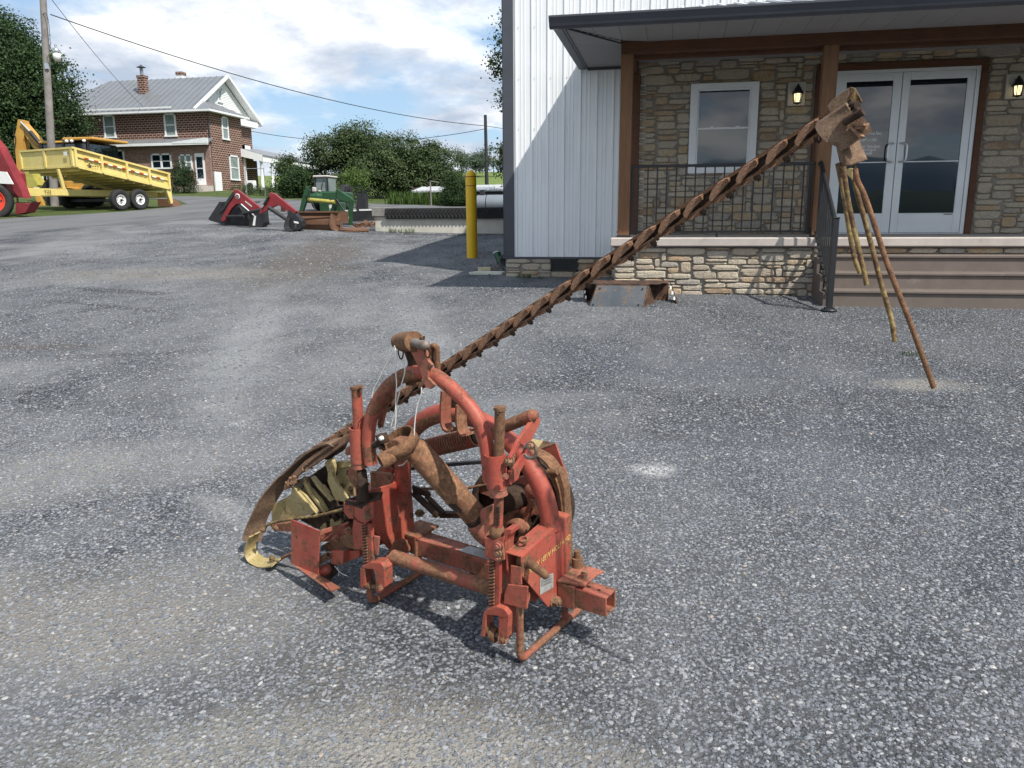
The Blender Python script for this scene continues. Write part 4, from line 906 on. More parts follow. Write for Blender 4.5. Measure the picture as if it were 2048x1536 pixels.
M_rust1 = worn('rusty_blade_steel', (.125, .062, .036), (.07, .03, .018), .60, 3.0, .8, 30, (.17, .088, .052), .35)
M_mulch = plain('mulch_load', (.09, .05, .03), 1, 0, .5, 12, .8, 25)
M_red = plain('red_tape', (.45, .03, .02), .4, 0, .1, 4, 0); M_wht = plain('white_paint', (.76, .76, .74), .45, 0, .06, 5, .03)
def wheel(m_t, m_r, c, ax, R, wd, rr, holes=8):
    """tyre and rim profiles turned round the axle; ax points outwards"""
    ax = Vector(ax).normalized(); c = Vector(c)
    m_t.lathe(c, ax, [(rr, -wd/2), (R*.93, -wd/2), (R, -wd*.33), (R, wd*.33), (R*.95, wd*.46), (R*.86, wd*.5), (rr*1.08, wd*.44), (rr, wd*.36), (rr, -wd/2)], 28)
    a, b, d = basis(ax)
    for i in range(30):
        t = 2*PI*i/30; u = a*math.cos(t)+b*math.sin(t); v = d.cross(u); m_t.obox(c+u*R*.995, v, d, u, R*.10, wd*.62, R*.03)
    m_r.lathe(c, ax, [(rr, wd*.40), (rr*.95, wd*.42), (rr*.90, wd*.30), (rr*.62, wd*.16), (rr*.36, wd*.24), (rr*.30, wd*.36), (rr*.26, wd*.38), (.001, wd*.38)], 24)
def wheel_part(parent, c, ax, R, wd, rr, rimmat, holes=8, name='wheel'):
    t = MB(); r = MB(); wheel(t, r, c, ax, R, wd, rr)
    o = t.build('tyre' if False else name, M_tyre, parent); rim = r.build('rim', rimmat, o)
    h = MB(); a, b, d = basis(ax); cc = Vector(c)
    for i in range(holes):
        q = 2*PI*i/holes; u = a*math.cos(q)+b*math.sin(q); h.cyl(cc+u*rr*.70+d*wd*.19, cc+u*rr*.70+d*wd*.235, rr*.10, n=8)
    h.lathe(cc, ax, [(rr*.27, wd*.38), (rr*.24, wd*.52), (.001, wd*.55)], 12); h.build('hub', M_dark, o); return o
# --- yellow dump trailer, bed half raised
tt = Vector((.29, .957, 0)).normalized(); nn = Vector((.957, -.29, 0)).normalized(); TO = Vector((-21.84, 26.53, 0))
def TP(s, w_, z): return TO+tt*s-nn*w_+Vector((0, 0, z))
trl = thing('dump_trailer', (-22.6, 28.6, 1.75), 'yellow dump trailer with its bed half raised and a load of mulch', 'trailer')
LB, WB = 4.05, 3.25
def bz(s, top): return (4.03-.19*s) if top else (3.37-.172*s)
def panel(m, s0, w0, s1, w1, th=.05):
    a, b, c, d = TP(s0, w0, bz(s0, 0)), TP(s1, w1, bz(s1, 0)), TP(s1, w1, bz(s1, 1)), TP(s0, w0, bz(s0, 1))
    nv = (b-a).cross(d-a).normalized()*th; m.prism([a, b, c, d], nv)
for nm, a, b, c, d in (('side_panel', 0, 0, LB, 0), ('side_panel', 0, WB, LB, WB), ('front_panel', 0, 0, 0, WB), ('tailgate', LB, 0, LB, WB)):
    m = MB(); panel(m, a, b, c, d, -.04 if nm != 'tailgate' else .04); o = m.build(nm, M_ylw, trl)
for s in (.02, 1.05, 2.1, 3.1, LB-.03): m = MB(); m.bar(TP(s, -.05, bz(s, 0)-.02), TP(s, -.05, bz(s, 1)+.01), .10, .09, tt); m.build('stake_post', M_ylw, trl)
for w_ in (.04, WB*.52, WB-.04): m = MB(); m.bar(TP(-.05, w_, bz(0, 0)), TP(-.05, w_, bz(0, 1)), .10, .08, tt); m.build('stake_post', M_ylw, trl)
m = MB(); m.bar(TP(-.05, -.04, bz(0, 1)), TP(LB+.05, -.04, bz(LB, 1)), .10, .07); m.bar(TP(-.04, -.05, bz(0, 1)), TP(-.04, WB, bz(0, 1)), .10, .07); m.bar(TP(0, -.03, bz(0, 0)), TP(LB, -.03, bz(LB, 0)), .08, .10); m.bar(TP(0, -.03, bz(0, 1)-.28), TP(LB, -.03, bz(LB, 1)-.26), .04, .05); m.bar(TP(-.02, 0, bz(0, 0)), TP(-.02, WB, bz(0, 0)), .08, .08)
m.build('rail', M_ylw, trl)
m = MB(); r_ = MB(); n_ = 18
for i in range(n_):
    s = .35+i*(LB-.6)/n_; q = MB if 0 else None; mm = m if i % 2 else r_
    mm.bar(TP(s, -.085, bz(s, 1)-.28), TP(s+.16, -.085, bz(s+.16, 1)-.28+.0), .006, .05)
for i in range(6): mm = m if i % 2 else r_; s = -2.2+i*.22; mm.bar(TP(s, .93, 2.585), TP(s+.2, .93, 2.59), .05, .02)
m.build('reflector_white', M_wht, trl)['kind'] = 'stuff'; r_.build('reflector_red', M_red, trl)['kind'] = 'stuff'
m = MB(); m.prism([TP(.05, .05, bz(0, 0)-.01), TP(LB, .05, bz(LB, 0)-.01), TP(LB, WB-.05, bz(LB, 0)-.01), TP(.05, WB-.05, bz(0, 0)-.01)], (0, 0, -.05))
for i in range(9): s = .2+i*.45; m.bar(TP(s, .05, bz(s, 0)-.09), TP(s, WB-.05, bz(s, 0)-.09), .07, .08)
m.build('bed_floor', M_ylw, trl)
m = MB()
for w_ in (.9, 2.3): m.bar(TP(-2.9, .95 if w_ < 1 else 2.3, 2.46), TP(4.3, w_, 2.44), .10, .24)
m.bar(TP(-2.9, .95, 2.42), TP(-3.4, 1.6, 2.38), .1, .2); m.bar(TP(-2.9, 2.3, 2.42), TP(-3.4, 1.6, 2.38), .1, .2); m.bar(TP(4.2, .3, 2.42), TP(4.2, 2.9, 2.42), .12, .22); m.bar(TP(0, .9, 2.42), TP(0, 2.3, 2.42), .12, .2)
m.prism([TP(-3.05, .90, 2.3), TP(-2.65, .90, 2.33), TP(-2.9, .90, 1.98), TP(-3.0, .90, 1.98)], -nn*.06); m.build('frame', M_ylw, trl)
m = MB(); m.prism([TP(3.85, -.02, 2.7), TP(4.12, -.02, 2.66), TP(4.15, -.02, 2.1), TP(4.05, -.02, 2.05)], -nn*.15); m.prism([TP(3.9, 2.8, 2.7), TP(4.12, 2.8, 2.66), TP(4.15, 2.8, 2.1), TP(4.05, 2.8, 2.05)], -nn*.15); m.build('rear_leg', M_ylw, trl)
m = MB(); m.bar(TP(-.08, .92, 3.30), TP(.05, .92, 2.55), .11, .09, nn); m.bar(TP(2.9, 1.6, 2.5), TP(.6, 1.6, 3.1), .12, .12); m.build('prop', M_ylw, trl)
text_part('T22', .17, M_dark, trl, TP(-.78, .84, 2.40), (PI/2, 0, math.atan2(tt.y, tt.x)), 'LEFT', .002, 'fleet_number')
m = MB(); a_ = TP(.62, -.075, 0)
for k, (ds, z0, z1) in enumerate(((0, 3.42, 3.46), (.07, 3.36, 3.52), (.13, 3.37, 3.47), (.22, 3.40, 3.44), (.32, 3.40, 3.445), (.42, 3.395, 3.44), (.54, 3.385, 3.42), (.66, 3.37, 3.40))): m.bar(TP(.45+ds, -.062, z0-.02), TP(.45+ds, -.062, z1-.02), .05, .006, nn)
m.build('maker_mark', M_dark, trl)
m = MB(); m.box((0, 0, 0), (.001, .001, .001))
for w0, zz in ((.60, 3.86),): m.bar(TP(-.10, .35, 3.76), TP(-.10, .35, 3.90), .20, .01, tt)
m.build('notice_plate', M_wht, trl)
for s, w_ in ((1.58, -.28), (2.43, -.28), (1.5, 2.75), (2.35, 2.75)):
    c = TP(s, w_+.14, G(TP(s, w_, 0).x, TP(s, w_, 0).y)+.40); wheel_part(trl, c, nn if w_ < 1 else -nn, .40, .27, .205, M_wht if w_ < 1 else M_dark)
m = MB(); m.bar(TP(1.58, 0, 2.18), TP(1.5, 3, 2.18), .1, .1); m.bar(TP(2.43, 0, 2.18), TP(2.35, 3, 2.18), .1, .1); m.box((0, 0, 0), (0.001, 0.001, 0.001)); m.build('axle', M_dark, trl)
def heap(name, pts_fn, nx, ny, mat, label, cat, loc):
    m = MB(); V = [pts_fn(i/nx, j/ny) for j in range(ny+1) for i in range(nx+1)]; m.add(V, [(j*(nx+1)+i, j*(nx+1)+i+1, (j+1)*(nx+1)+i+1, (j+1)*(nx+1)+i) for j in range(ny) for i in range(nx)], True)
    t = thing(name, loc, label, cat); m.build('heap', mat, t); return t
heap('mulch_heap', lambda a, b: TP(.06+a*(LB-.12), .06+b*(WB-.12), bz(a*LB, 1)-.10+.30*math.sin(PI*min(1, a*1.25+.05))*math.sin(PI*b)+.07*mnoise.noise(Vector((a*9, b*8, 0)))), 34, 26, M_mulch, 'dark brown mulch heaped in the raised yellow trailer bed', 'mulch', TP(.5, 1.6, 3.3))
# --- backhoe loader behind the trailer
bh = thing('backhoe_loader', (-26.5, 31.5, 2.0), 'tan yellow backhoe loader parked behind the dump trailer with its boom folded', 'backhoe')
BY = 31.0
def XZ(poly, y, th): return [(a, y, b) for a, b in poly], (0, th, 0)
m = MB(); m.prism(*XZ([(-28.22, 5.35), (-28.10, 5.72), (-27.86, 5.66), (-27.85, 5.15), (-27.98, 4.8), (-28.02, 3.6), (-28.48, 3.6), (-28.42, 4.9)], BY, .35)); m.build('dipper', M_cat, bh)
m = MB(); m.prism(*XZ([(-28.05, 5.3), (-27.85, 5.55), (-27.1, 4.7), (-26.6, 3.9), (-26.2, 3.2), (-26.6, 3.0), (-27.0, 3.8), (-27.5, 4.5)], BY+.02, .32)); m.build('boom', M_cat, bh)
m = MB(); m.cyl((-27.92, BY-.06, 5.60), (-27.45, BY-.06, 5.12), .045, n=10); o = m.build('hydraulic_rod', M_steelb, bh)
m = MB(); m.cyl((-27.50, BY-.06, 5.18), (-26.95, BY-.06, 4.50), .085, n=12); m.tube(arcpts([(-28.2, BY-.05, 5.5), (-28.36, BY-.05, 5.2), (-28.3, BY-.04, 4.9), (-28.5, BY-.02, 4.3)]), .02, 6); m.tube(arcpts([(-27.8, BY-.05, 5.3), (-27.5, BY-.09, 4.8), (-27.0, BY-.05, 4.4)]), .02, 6); m.build('hydraulic_cylinder', M_dark, bh)
m = MB(); m.prism(*XZ([(-28.55, 3.75), (-28.35, 3.8), (-28.3, 3.5), (-28.55, 3.2), (-28.75, 3.15), (-28.8, 3.4)], BY-.02, .3)); m.build('bucket_link', M_cat, bh)
m = MB(); P_ = [(-28.55, 3.28), (-27.95, 3.30), (-27.78, 3.05), (-27.86, 2.80), (-28.05, 2.74), (-28.35, 2.92)]; m.prism(*XZ(P_, BY-.15, .62)); m.build('bucket', M_rust1, bh)
m = MB(); m.box((-27.0, 30.9, 3.1), (-24.8, 33.0, 4.70), .08); cab = m.build('cab', M_glass, bh)
m = MB(); m.box((-25.85, 30.8, 4.76), (-24.35, 33.1, 4.88), .03); m.box((-27.1, 30.85, 4.66), (-25.6, 33.05, 4.76), .03); m.build('cab_roof', M_cat, cab)
m = MB()
for x in (-27.0, -25.9, -24.8): m.bar((x, 30.88, 3.1), (x+(.15 if x > -25 else 0), 30.88, 4.7), .08, .08)
m.build('cab_frame', M_dark, cab)
for x in (-25.6, -25.35, -24.75): m = MB(); m.lathe((x, 30.76, 4.72), (0, -1, 0), [(.001, .07), (.05, .06), (.07, 0), (.06, -.04)], 10); m.build('work_light', M_wht, cab)
m = MB(); m.box((-27.2, 30.7, 2.4), (-24.6, 32.6, 3.1), .05); m.box((-26.6, 30.5, 2.62), (-25.2, 30.8, 2.78), .02); m.build('body', M_cat, bh)
for s, R in ((-26.4, .62), (-24.6, .5)):
    wheel_part(bh, (s, 30.75, 2.02+R-.05), (0, -1, 0), R, .4, R*.5, M_cat)
m = MB(); m.prism(*XZ([(-27.95, 3.45), (-27.15, 3.48), (-26.9, 2.9), (-27.02, 2.65), (-27.5, 2.62), (-27.62, 2.95)], 30.3, .5)); m.build('stabilizer_pad', M_ylb, bh)
m = MB(); m.bar((-27.3, 30.5, 2.9), (-26.9, 30.45, 1.95), .22, .14, (0, 1, 0)); m.build('stabilizer_leg', M_cat, bh)
m = MB(); m.prism([(-21.9, 31.3, 1.98), (-21.15, 31.3, 1.96), (-21.3, 31.3, 2.18), (-21.4, 31.3, 2.28), (-21.9, 31.3, 2.28)], (0, .6, 0)); m.build('front_bucket', M_rust1, bh)
# --- red tractor with loader, only its nose and wheel in view
rt = thing('red_tractor', (-22.6, 22.8, 1.5), 'red loader tractor at the left edge with an orange rimmed wheel', 'tractor')
wheel_part(rt, (-22.35, 23.1, 1.47+.60), (.55, -.83, 0), .62, .36, .40, M_redo)
m = MB(); m.prism([(-22.3, 23.3, 4.2), (-21.98, 23.3, 3.80), (-21.38, 23.3, 2.45), (-21.30, 23.3, 2.15), (-21.5, 23.3, 2.2), (-21.9, 23.3, 2.75), (-22.3, 23.3, 2.95)], (.05, .28, 0)); m.build('loader_arm', M_redm, rt)
m = MB(); m.prism([(-21.62, 23.3, 2.0), (-21.15, 23.3, 1.95), (-21.0, 23.3, 2.02), (-21.30, 23.3, 1.68), (-21.7, 23.3, 1.62)], (.1, .3, 0)); m.build('bracket', M_redm, rt)
m = MB(); m.prism([(-22.4, 23.25, 3.05), (-21.75, 23.25, 3.0), (-21.55, 23.25, 2.6), (-22.4, 23.25, 2.65)], (0, -.03, 0)); m.build('decal_stripe', M_wht, rt)
m = MB(); m.box((-25.0, 23.4, 2.2), (-22.1, 24.5, 3.1), .1); m.build('hood', M_redm, rt)
# chain hanging at the trailer tongue
ct = thing('safety_chain', (-21.2, 24.6, 1.8), 'rusty safety chain hanging from the trailer tongue beside the red tractor', 'chain'); m = MB(); pts = arcpts([(-22.5, 24.3, 2.5), (-22.42, 24.25, 2.2), (-22.35, 24.2, 1.95), (-22.2, 24.3, 1.8), (-22.1, 24.4, 2.1)], 6)
for i in range(0, len(pts)-1, 1):
    d = (pts[i+1]-pts[i]).normalized(); a, b, _ = basis(d); s_ = a if i % 2 else b; c_ = (pts[i]+pts[i+1])/2; m.tube([c_+d*.045+s_*.0, c_+s_*.03+d*.02, c_+s_*.03-d*.02, c_-d*.045, c_-s_*.03-d*.02, c_-s_*.03+d*.02], .010, 5, closed=True)
m.build('links', M_rust1, ct)
# barrel, planter and small stuff by the pole
bt = thing('dark_barrel', (-24.9, 30.3, 1.95), 'black tub standing by the foot of the wooden utility pole', 'tub'); m = MB(); m.lathe((-24.9, 30.3, 1.95), (0, 0, 1), [(.001, 0), (.30, 0), (.36, .42), (.40, .46), (.36, .47), (.33, .40), (.001, .38)], 18); m.build('tub', M_dark, bt)
# --- utility pole with lamp and wires
up = thing('utility_pole', (-26.02, 30.1, 2.0), 'weathered wooden utility pole behind the dump trailer', 'pole')
m = MB(); m.tube([(-26.02, 30.1, 1.8), (-25.78, 30.1, 5.0), (-25.36, 30.1, 10.15), (-25.22, 30.1, 12.0)], [.165, .15, .125, .12], 14); m.build('post', M_wood_old, up)
m = MB(); m.tube(arcpts([(-25.42, 30.0, 9.55), (-25.2, 29.95, 9.62), (-25.06, 29.9, 9.3), (-25.1, 29.9, 8.5), (-25.3, 30.0, 7.9)]), .012, 6); m.build('drop_cable', M_dark, up)
lt = thing('yard_lamp', (-25.45, 29.95, 7.9), 'grey yard light on a curved arm high on the wooden pole', 'lamp')
m = MB(); m.tube(arcpts([(-25.42, 30.0, 7.6), (-25.38, 29.95, 7.9), (-25.15, 29.9, 8.1), (-24.98, 29.9, 8.1)]), .025, 8); m.box((-25.52, 29.92, 7.5), (-25.40, 30.02, 7.72)); m.build('arm', M_steelb, lt)
m = MB(); m.lathe((-24.86, 29.9, 8.05), (0, 0, 1), [(.001, -.02), (.11, -.02), (.115, .12), (.09, .20), (.05, .22), (.05, .36), (.001, .37)], 14); m.build('lamp_head', M_steelb, lt)
m = MB(); m.lathe((-24.86, 29.9, 7.76), (0, 0, 1), [(.001, 0), (.10, 0), (.15, .16), (.15, .28), (.11, .29)], 14); m.build('lamp_bowl', M_wht, lt)
p2 = thing('utility_pole', (-13.45, 58, 2.9), 'slim dark utility pole far off, left of the steel building corner', 'pole')
m = MB(); m.tube([(-13.45, 58, 2.7), (-13.5, 58, 8.6)], [.15, .11], 8); m.build('post', M_dark, p2)
m = MB(); m.cyl((-13.48, 57.9, 8.1), (-13.48, 57.86, 7.5), .05, n=6); m.build('insulator', M_dark, p2)
def wire(a, b, sag, label, r=.014, n=22, mid=None):
    a, b = Vector(a), Vector(b); t = thing('overhead_wire', a, label, 'wire'); m = MB()
    m.tube([a.lerp(b, i/n)+Vector((0, 0, -4*sag*(i/n)*(1-i/n))) for i in range(n+1)], r, 5); m.build('cable', M_dark, t)
wire((-25.1, 30.1, 9.6), (-13.48, 58, 7.85), .75, 'thick overhead wire sagging from the wooden pole to the far dark pole', .022)
wire((-25.3, 30.1, 10.6), (-38.4, 54.5, 9.4), .3, 'thin overhead wire running from the wooden pole down to the house roof', .014)
wire((-33.6, 60.9, 8.3), (-13.48, 58, 7.65), .85, 'service wire from the house corner across the trees to the dark pole', .022)
wire((-13.48, 58, 7.85), (-4, 62, 7.2), .2, 'short wire running right from the dark pole behind the building', .02)
# --- loader arms lying on the gravel
la = thing('loader_attachment', (-11.9, 21.2, 1.15), 'maroon front loader arms with a black bucket resting on the gravel', 'loader')
m = MB(); Y0, Y1 = 21.95, 22.9; prof = [(-13.30, 1.93), (-13.72, 1.42), (-13.62, 1.37), (-13.28, 1.28), (-12.85, 1.27), (-12.82, 1.92)]
m.prism([(x, Y0, z) for x, z in prof[:4]]+[(-13.2, Y0, 1.90)], (0, .04, 0)); m.prism([(x+1.2, 21.75, z-.02) for x, z in prof[:1]]+[(-13.3, Y0, 1.93), (-13.26, Y0, 1.31), (-11.85, 21.7, 1.24)], (.03, .12, 0)); m.prism([(-13.3, Y0, 1.93), (-12.1, 21.8, 1.91), (-12.05, 22.1, 1.93), (-13.25, 22.4, 1.95)], (0, 0, -.03)); m.prism([(-13.28, Y0, 1.30), (-12.0, 21.75, 1.25), (-12.1, 22.4, 1.26), (-13.7, 22.6, 1.36)], (0, 0, -.04))
m.prism([(-12.1, 21.8, 1.93), (-12.5, 21.85, 1.40), (-12.4, 21.8, 1.32), (-12.05, 21.78, 1.24), (-11.6, 21.75, 1.25)], (.03, .05, 0)); m.build('bucket', M_dark, la)
m = MB()
for i in range(5): m.bar((-13.22+i*.055, Y0-.02-i*.012, 1.33), (-13.22+i*.05, Y0-.02-i*.012, 1.9), .014, .02)
m.build('bucket_rib', M_dark, la)
def arm(y, pts, nm='arm'):
    m = MB(); m.prism([(a, y, b) for a, b in pts], (0, .13, 0)); return m.build(nm, M_redm, la, bevel=.01)
armL = arm(21.5, [(-12.52, 2.27), (-12.40, 2.24), (-11.72, 1.72), (-11.80, 1.60), (-11.98, 1.60), (-12.30, 1.86), (-12.50, 1.84), (-12.66, 1.72), (-12.90, 1.38), (-13.0, 1.35), (-13.02, 1.44), (-12.78, 1.78)])
armR = arm(20.4, [(-10.82, 2.13), (-10.68, 2.09), (-10.08, 1.62), (-10.14, 1.53), (-10.30, 1.60), (-10.62, 1.80), (-10.80, 1.72), (-10.88, 1.68), (-11.18, 1.55), (-11.16, 1.66), (-10.92, 1.88)])
def em(x, z): 
    m = MB(); m.lathe((x, 21.492, z), (0, -1, 0), [(.001, .004), (.078, .004), (.08, 0)], 20); e = m.build('round_emblem', M_wht, armL)
    m = MB(); m.lathe((x, 21.486, z), (0, -1, 0), [(.040, .002), (.040, .005), (.060, .005), (.060, .002)], 20); m.box((x-.018, 21.478, z-.028), (x+.018, 21.482, z+.028)); m.build('emblem_ring', M_redm, e)
em(-12.43, 2.065)
m = MB()
for i in range(6): m.bar((-12.18+i*.034, 21.49, 1.935-i*.026), (-12.18+i*.034+.004, 21.49, 1.895-i*.026), .022, .006, (0, 1, 0))
m.build('decal_lettering', M_wht, armL)
m = MB(); m.prism([(-12.55, 21.46, 2.20), (-12.60, 21.46, 2.14), (-12.95, 21.46, 1.74), (-13.10, 21.46, 1.60), (-13.06, 21.46, 1.56), (-12.88, 21.46, 1.70), (-12.50, 21.46, 2.12)], (0, .06, 0)); m.cyl((-11.00, 20.36, 1.80), (-10.84, 20.36, 2.02), .035, n=8); m.build('curl_cylinder', M_dark, la)
m = MB(); m.cyl((-12.30, 21.44, 1.84), (-11.90, 21.44, 1.50), .030, n=10); m.build('cylinder_rod', M_steelb, la)
m = MB(); m.cyl((-10.85, 20.33, 1.73), (-10.33, 20.33, 1.40), .055, n=12); m.build('lift_cylinder', M_dark, la)
m = MB(); m.prism([(-11.80, 21.42, 1.70), (-11.62, 21.42, 1.66), (-11.60, 21.42, 1.32), (-11.78, 21.42, 1.08), (-11.98, 21.42, 1.07), (-12.10, 21.42, 1.16), (-12.06, 21.42, 1.42), (-11.92, 21.42, 1.58)], (0, .3, 0)); m.build('stand', M_dark, la)
m = MB(); m.prism([(-11.90, 21.41, 1.50), (-11.84, 21.41, 1.51), (-11.90, 21.41, 1.23), (-11.97, 21.41, 1.24)], (0, .02, 0)); m.prism([(-10.10, 20.25, 1.36), (-9.98, 20.25, 1.34), (-9.96, 20.25, 1.29), (-10.08, 20.25, 1.31)], (0, .02, 0)); m.build('decal_plate', M_wht, la)
m = MB(); m.prism([(-10.28, 20.38, 1.66), (-10.12, 20.38, 1.56), (-9.93, 20.38, 1.36), (-9.92, 20.38, 1.22), (-10.05, 20.38, 1.12), (-10.2, 20.38, 1.05), (-10.38, 20.38, 1.06), (-10.42, 20.38, 1.30)], (0, .25, 0)); m.build('stand', M_dark, la)
m = MB()
for i in range(5): m.tube(arcpts([(-10.32+i*.02, 20.3, 1.45), (-10.38+i*.03, 20.24, 1.2), (-10.22+i*.03, 20.2, 1.08+i*.01), (-10.05, 20.22, 1.15+i*.02), (-10.02, 20.3, 1.32)]), .014, 6)
for i in range(3): m.tube(arcpts([(-12.35, 21.4, 1.8), (-12.22+i*.06, 21.36, 1.6), (-12.1+i*.04, 21.36, 1.4), (-12.2, 21.4, 1.3)]), .014, 6)
m.cyl((-10.0, 20.2, 1.14), (-9.88, 20.15, 1.16), .02, n=8); m.build('hose', M_dark, la)
m = MB(); m.cyl((-12.4, 21.5, 1.55), (-10.9, 20.5, 1.72), .05, n=10); m.cyl((-12.8, 21.45, 1.50), (-12.1, 21.2, 1.5), .04, n=8); m.build('cross_tube', M_dark, la)
# --- green loader frame with rusty blade
gl = thing('green_loader_frame', (-10.2, 22.2, 1.12), 'green front loader frame with yellow stripes standing behind the rusty blade', 'loader')
def g2(y, pts, th, nm, mat, parent=gl): m = MB(); m.prism([(a, y, b) for a, b in pts], (0, th, 0)); return m.build(nm, mat, parent, bevel=.008)
g2(22.4, [(-10.72, 2.36), (-10.62, 2.34), (-10.72, 1.95), (-10.86, 1.62), (-10.98, 1.62), (-10.86, 2.0)], .12, 'upright', M_grn)
g2(22.4, [(-9.76, 2.27), (-9.62, 2.24), (-9.72, 1.9), (-9.88, 1.58), (-10.0, 1.60), (-9.86, 1.9)], .12, 'upright', M_grn)
g2(22.35, [(-9.70, 2.26), (-9.58, 2.18), (-9.30, 2.02), (-9.22, 1.94), (-9.22, 1.84), (-9.32, 1.86), (-9.55, 1.93), (-9.68, 1.92), (-9.74, 2.02)], .12, 'arm', M_grn)
g2(22.3, [(-9.30, 1.98), (-9.22, 1.96), (-9.26, 1.6), (-9.30, 1.22), (-9.40, 1.22), (-9.42, 1.5), (-9.38, 1.62)], .12, 'leg', M_grn)
m = MB(); m.cyl((-10.62, 22.35, 1.97), (-9.80, 22.35, 1.89), .06, n=14); m.build('torque_tube', M_ylb, gl)
m = MB(); m.cyl((-9.72, 22.3, 1.98), (-9.40, 22.3, 1.50), .028, n=8); m.tube(arcpts([(-10.6, 22.3, 2.3), (-10.52, 22.28, 2.2), (-10.60, 22.3, 1.95)]), .014, 6); m.tube(arcpts([(-10.5, 22.3, 1.9), (-10.35, 22.26, 1.65), (-10.2, 22.3, 1.62)]), .014, 6); m.tube(arcpts([(-9.9, 22.25, 1.95), (-9.75, 22.2, 1.98), (-9.66, 22.25, 1.8)]), .014, 6); m.build('hose', M_dark, gl)
m = MB(); m.box((-9.40, 22.29, 1.42), (-9.36, 22.30, 1.46)); m.box((-10.05, 22.5, 1.6), (-9.93, 22.6, 1.82)); m.build('decal', M_wht, gl)
m = MB(); m.box((-10.45, 22.9, 1.9), (-9.95, 24.2, 2.22), .04); m.box((-10.5, 22.8, 1.6), (-9.8, 23.2, 1.9), .03); m.build('gearbox', M_grn, gl)
bl = thing('rusty_blade', (-9.8, 21.0, 1.1), 'rust brown scraper blade lying across in front of the green loader frame', 'blade')
m = MB(); cv = [(0, .50), (.10, .47), (.05, .36), (-.02, .26), (-.03, .14), (.03, 0)]
V = []; 
for t in (0, 1):
    x = -10.62+1.55*t; zb = 1.13-.02*t
    for dy, dz in cv: V.append((x+(.15*(1-dz*2) if t == 0 else 0), 20.95-dy*-1 - .0 + (.10 if t == 0 else 0), zb+dz))
n = len(cv); m.add(V, [(i, n+i, n+i+1, i+1) for i in range(n-1)]); m.add([(a, b+.03, c) for a, b, c in V], [(i, i+1, n+i+1, n+i) for i in range(n-1)]); m.build('moldboard', M_rust1, bl)
m = MB(); m.prism([(-9.30, 20.9, 1.55), (-9.06, 20.98, 1.60), (-9.03, 21.0, 1.12), (-9.14, 20.9, 1.08), (-9.30, 20.86, 1.14), (-9.36, 20.88, 1.30)], (0, .03, 0)); m.prism([(-11.08, 21.5, 1.96), (-10.92, 21.4, 1.98), (-10.85, 21.3, 1.62), (-11.1, 21.5, 1.62)], (0, .03, 0)); m.build('end_plate', M_rust1, bl)
m = MB(); m.box((-10.6, 20.90, 1.58), (-9.08, 20.94, 1.625)); m.box((-10.3, 21.2, 1.3), (-9.2, 21.9, 1.62)); m.build('back_rib', M_rust1, bl)
pl = thing('flat_scrap_plate', (-8.6, 20.8, 1.06), 'rusty flat plate lying on the gravel right of the blade', 'plate'); m = MB(); m.prism([(-9.05, 20.75, 1.10), (-8.50, 20.55, 1.07), (-8.15, 20.8, 1.09), (-8.35, 21.2, 1.13), (-8.85, 21.3, 1.15)], (0, 0, .03)); m.bar((-8.75, 20.45, 1.07), (-8.15, 20.75, 1.09), .05, .03); m.build('plate', M_rust1, pl)
st_ = thing('scrap_trough', (-9.3, 23.2, 1.25), 'dark green trough with pale rim behind the green loader leg', 'trough'); m = MB(); m.prism([(-9.95, 23.2, 1.62), (-8.55, 23.0, 1.66), (-8.6, 23.0, 1.5), (-8.9, 23.0, 1.36), (-9.5, 23.1, 1.32), (-9.9, 23.2, 1.45)], (0, .5, 0)); m.build('trough', M_dark, st_)
m = MB(); m.box((-9.9, 23.1, 1.62), (-9.6, 23.5, 1.67)); m.box((-9.35, 23.1, 1.64), (-9.1, 23.5, 1.69)); m.box((-8.6, 22.95, 1.5), (-8.45, 23.1, 1.62)); m.build('pale_rim', M_wht, st_)
rs = thing('rubble_heap', (-8.7, 22.4, 1.15), 'small heap of rusty scrap beside the concrete wall end', 'scrap'); m = MB(); r = random.Random(5)
for i in range(26): x = -9.2+r.random()*1.0; y = 22+r.random()*.9; m.obox((x, y, G(x, y)+.02+.22*r.random()*max(0, (x+9.3))), *basis((r.random()-.5, r.random()-.5, r.random()*.4)), r.uniform(.04, .12), r.uniform(.02, .06), r.uniform(.08, .3))
m.build('scrap_piece', M_rust1, rs)['kind'] = 'stuff'
# green tractor cab seen beyond, black fork frame
gt = thing('green_tractor', (-13.6, 30.5, 1.8), 'green tractor with a white roofed cab standing beyond the loader frames', 'tractor')
m = MB(); m.box((-14.0, 30.1, 2.44), (-13.44, 30.9, 3.0), .03); c_ = m.build('cab', M_curt, gt)
m = MB(); m.box((-14.04, 30.0, 3.0), (-13.4, 31.0, 3.08), .03); m.build('cab_roof', M_block, c_)
m = MB()
for x in (-13.98, -13.45): m.box((x-.03, 30.04, 2.44), (x+.03, 30.1, 3.0))
m.bar((-13.6, 30.04, 2.9), (-13.72, 30.04, 2.5), .02, .02); m.build('cab_post', M_dark, c_)
m = MB(); m.box((-14.0, 29.8, 1.95), (-13.2, 31.2, 2.44), .06); m.box((-13.9, 28.9, 2.0), (-13.3, 29.9, 2.35), .08); m.build('hood', M_grn, gt)
m = MB(); m.box((-14.0, 29.8, 2.44), (-13.85, 29.95, 2.62), .03); m.box((-13.74, 29.8, 2.44), (-13.66, 29.95, 2.5), .02); m.build('canister', M_block, gt)
for s in (-14.25, -13.05): wheel_part(gt, (s, 30.9, 2.25), (1 if s > -13.6 else -1, 0, 0), .5, .3, .26, M_dark)
ff = thing('pallet_fork_frame', (-10.6, 26, 1.42), 'black mesh fork frame on two black uprights behind the green loader', 'fork frame')
m = MB(); 
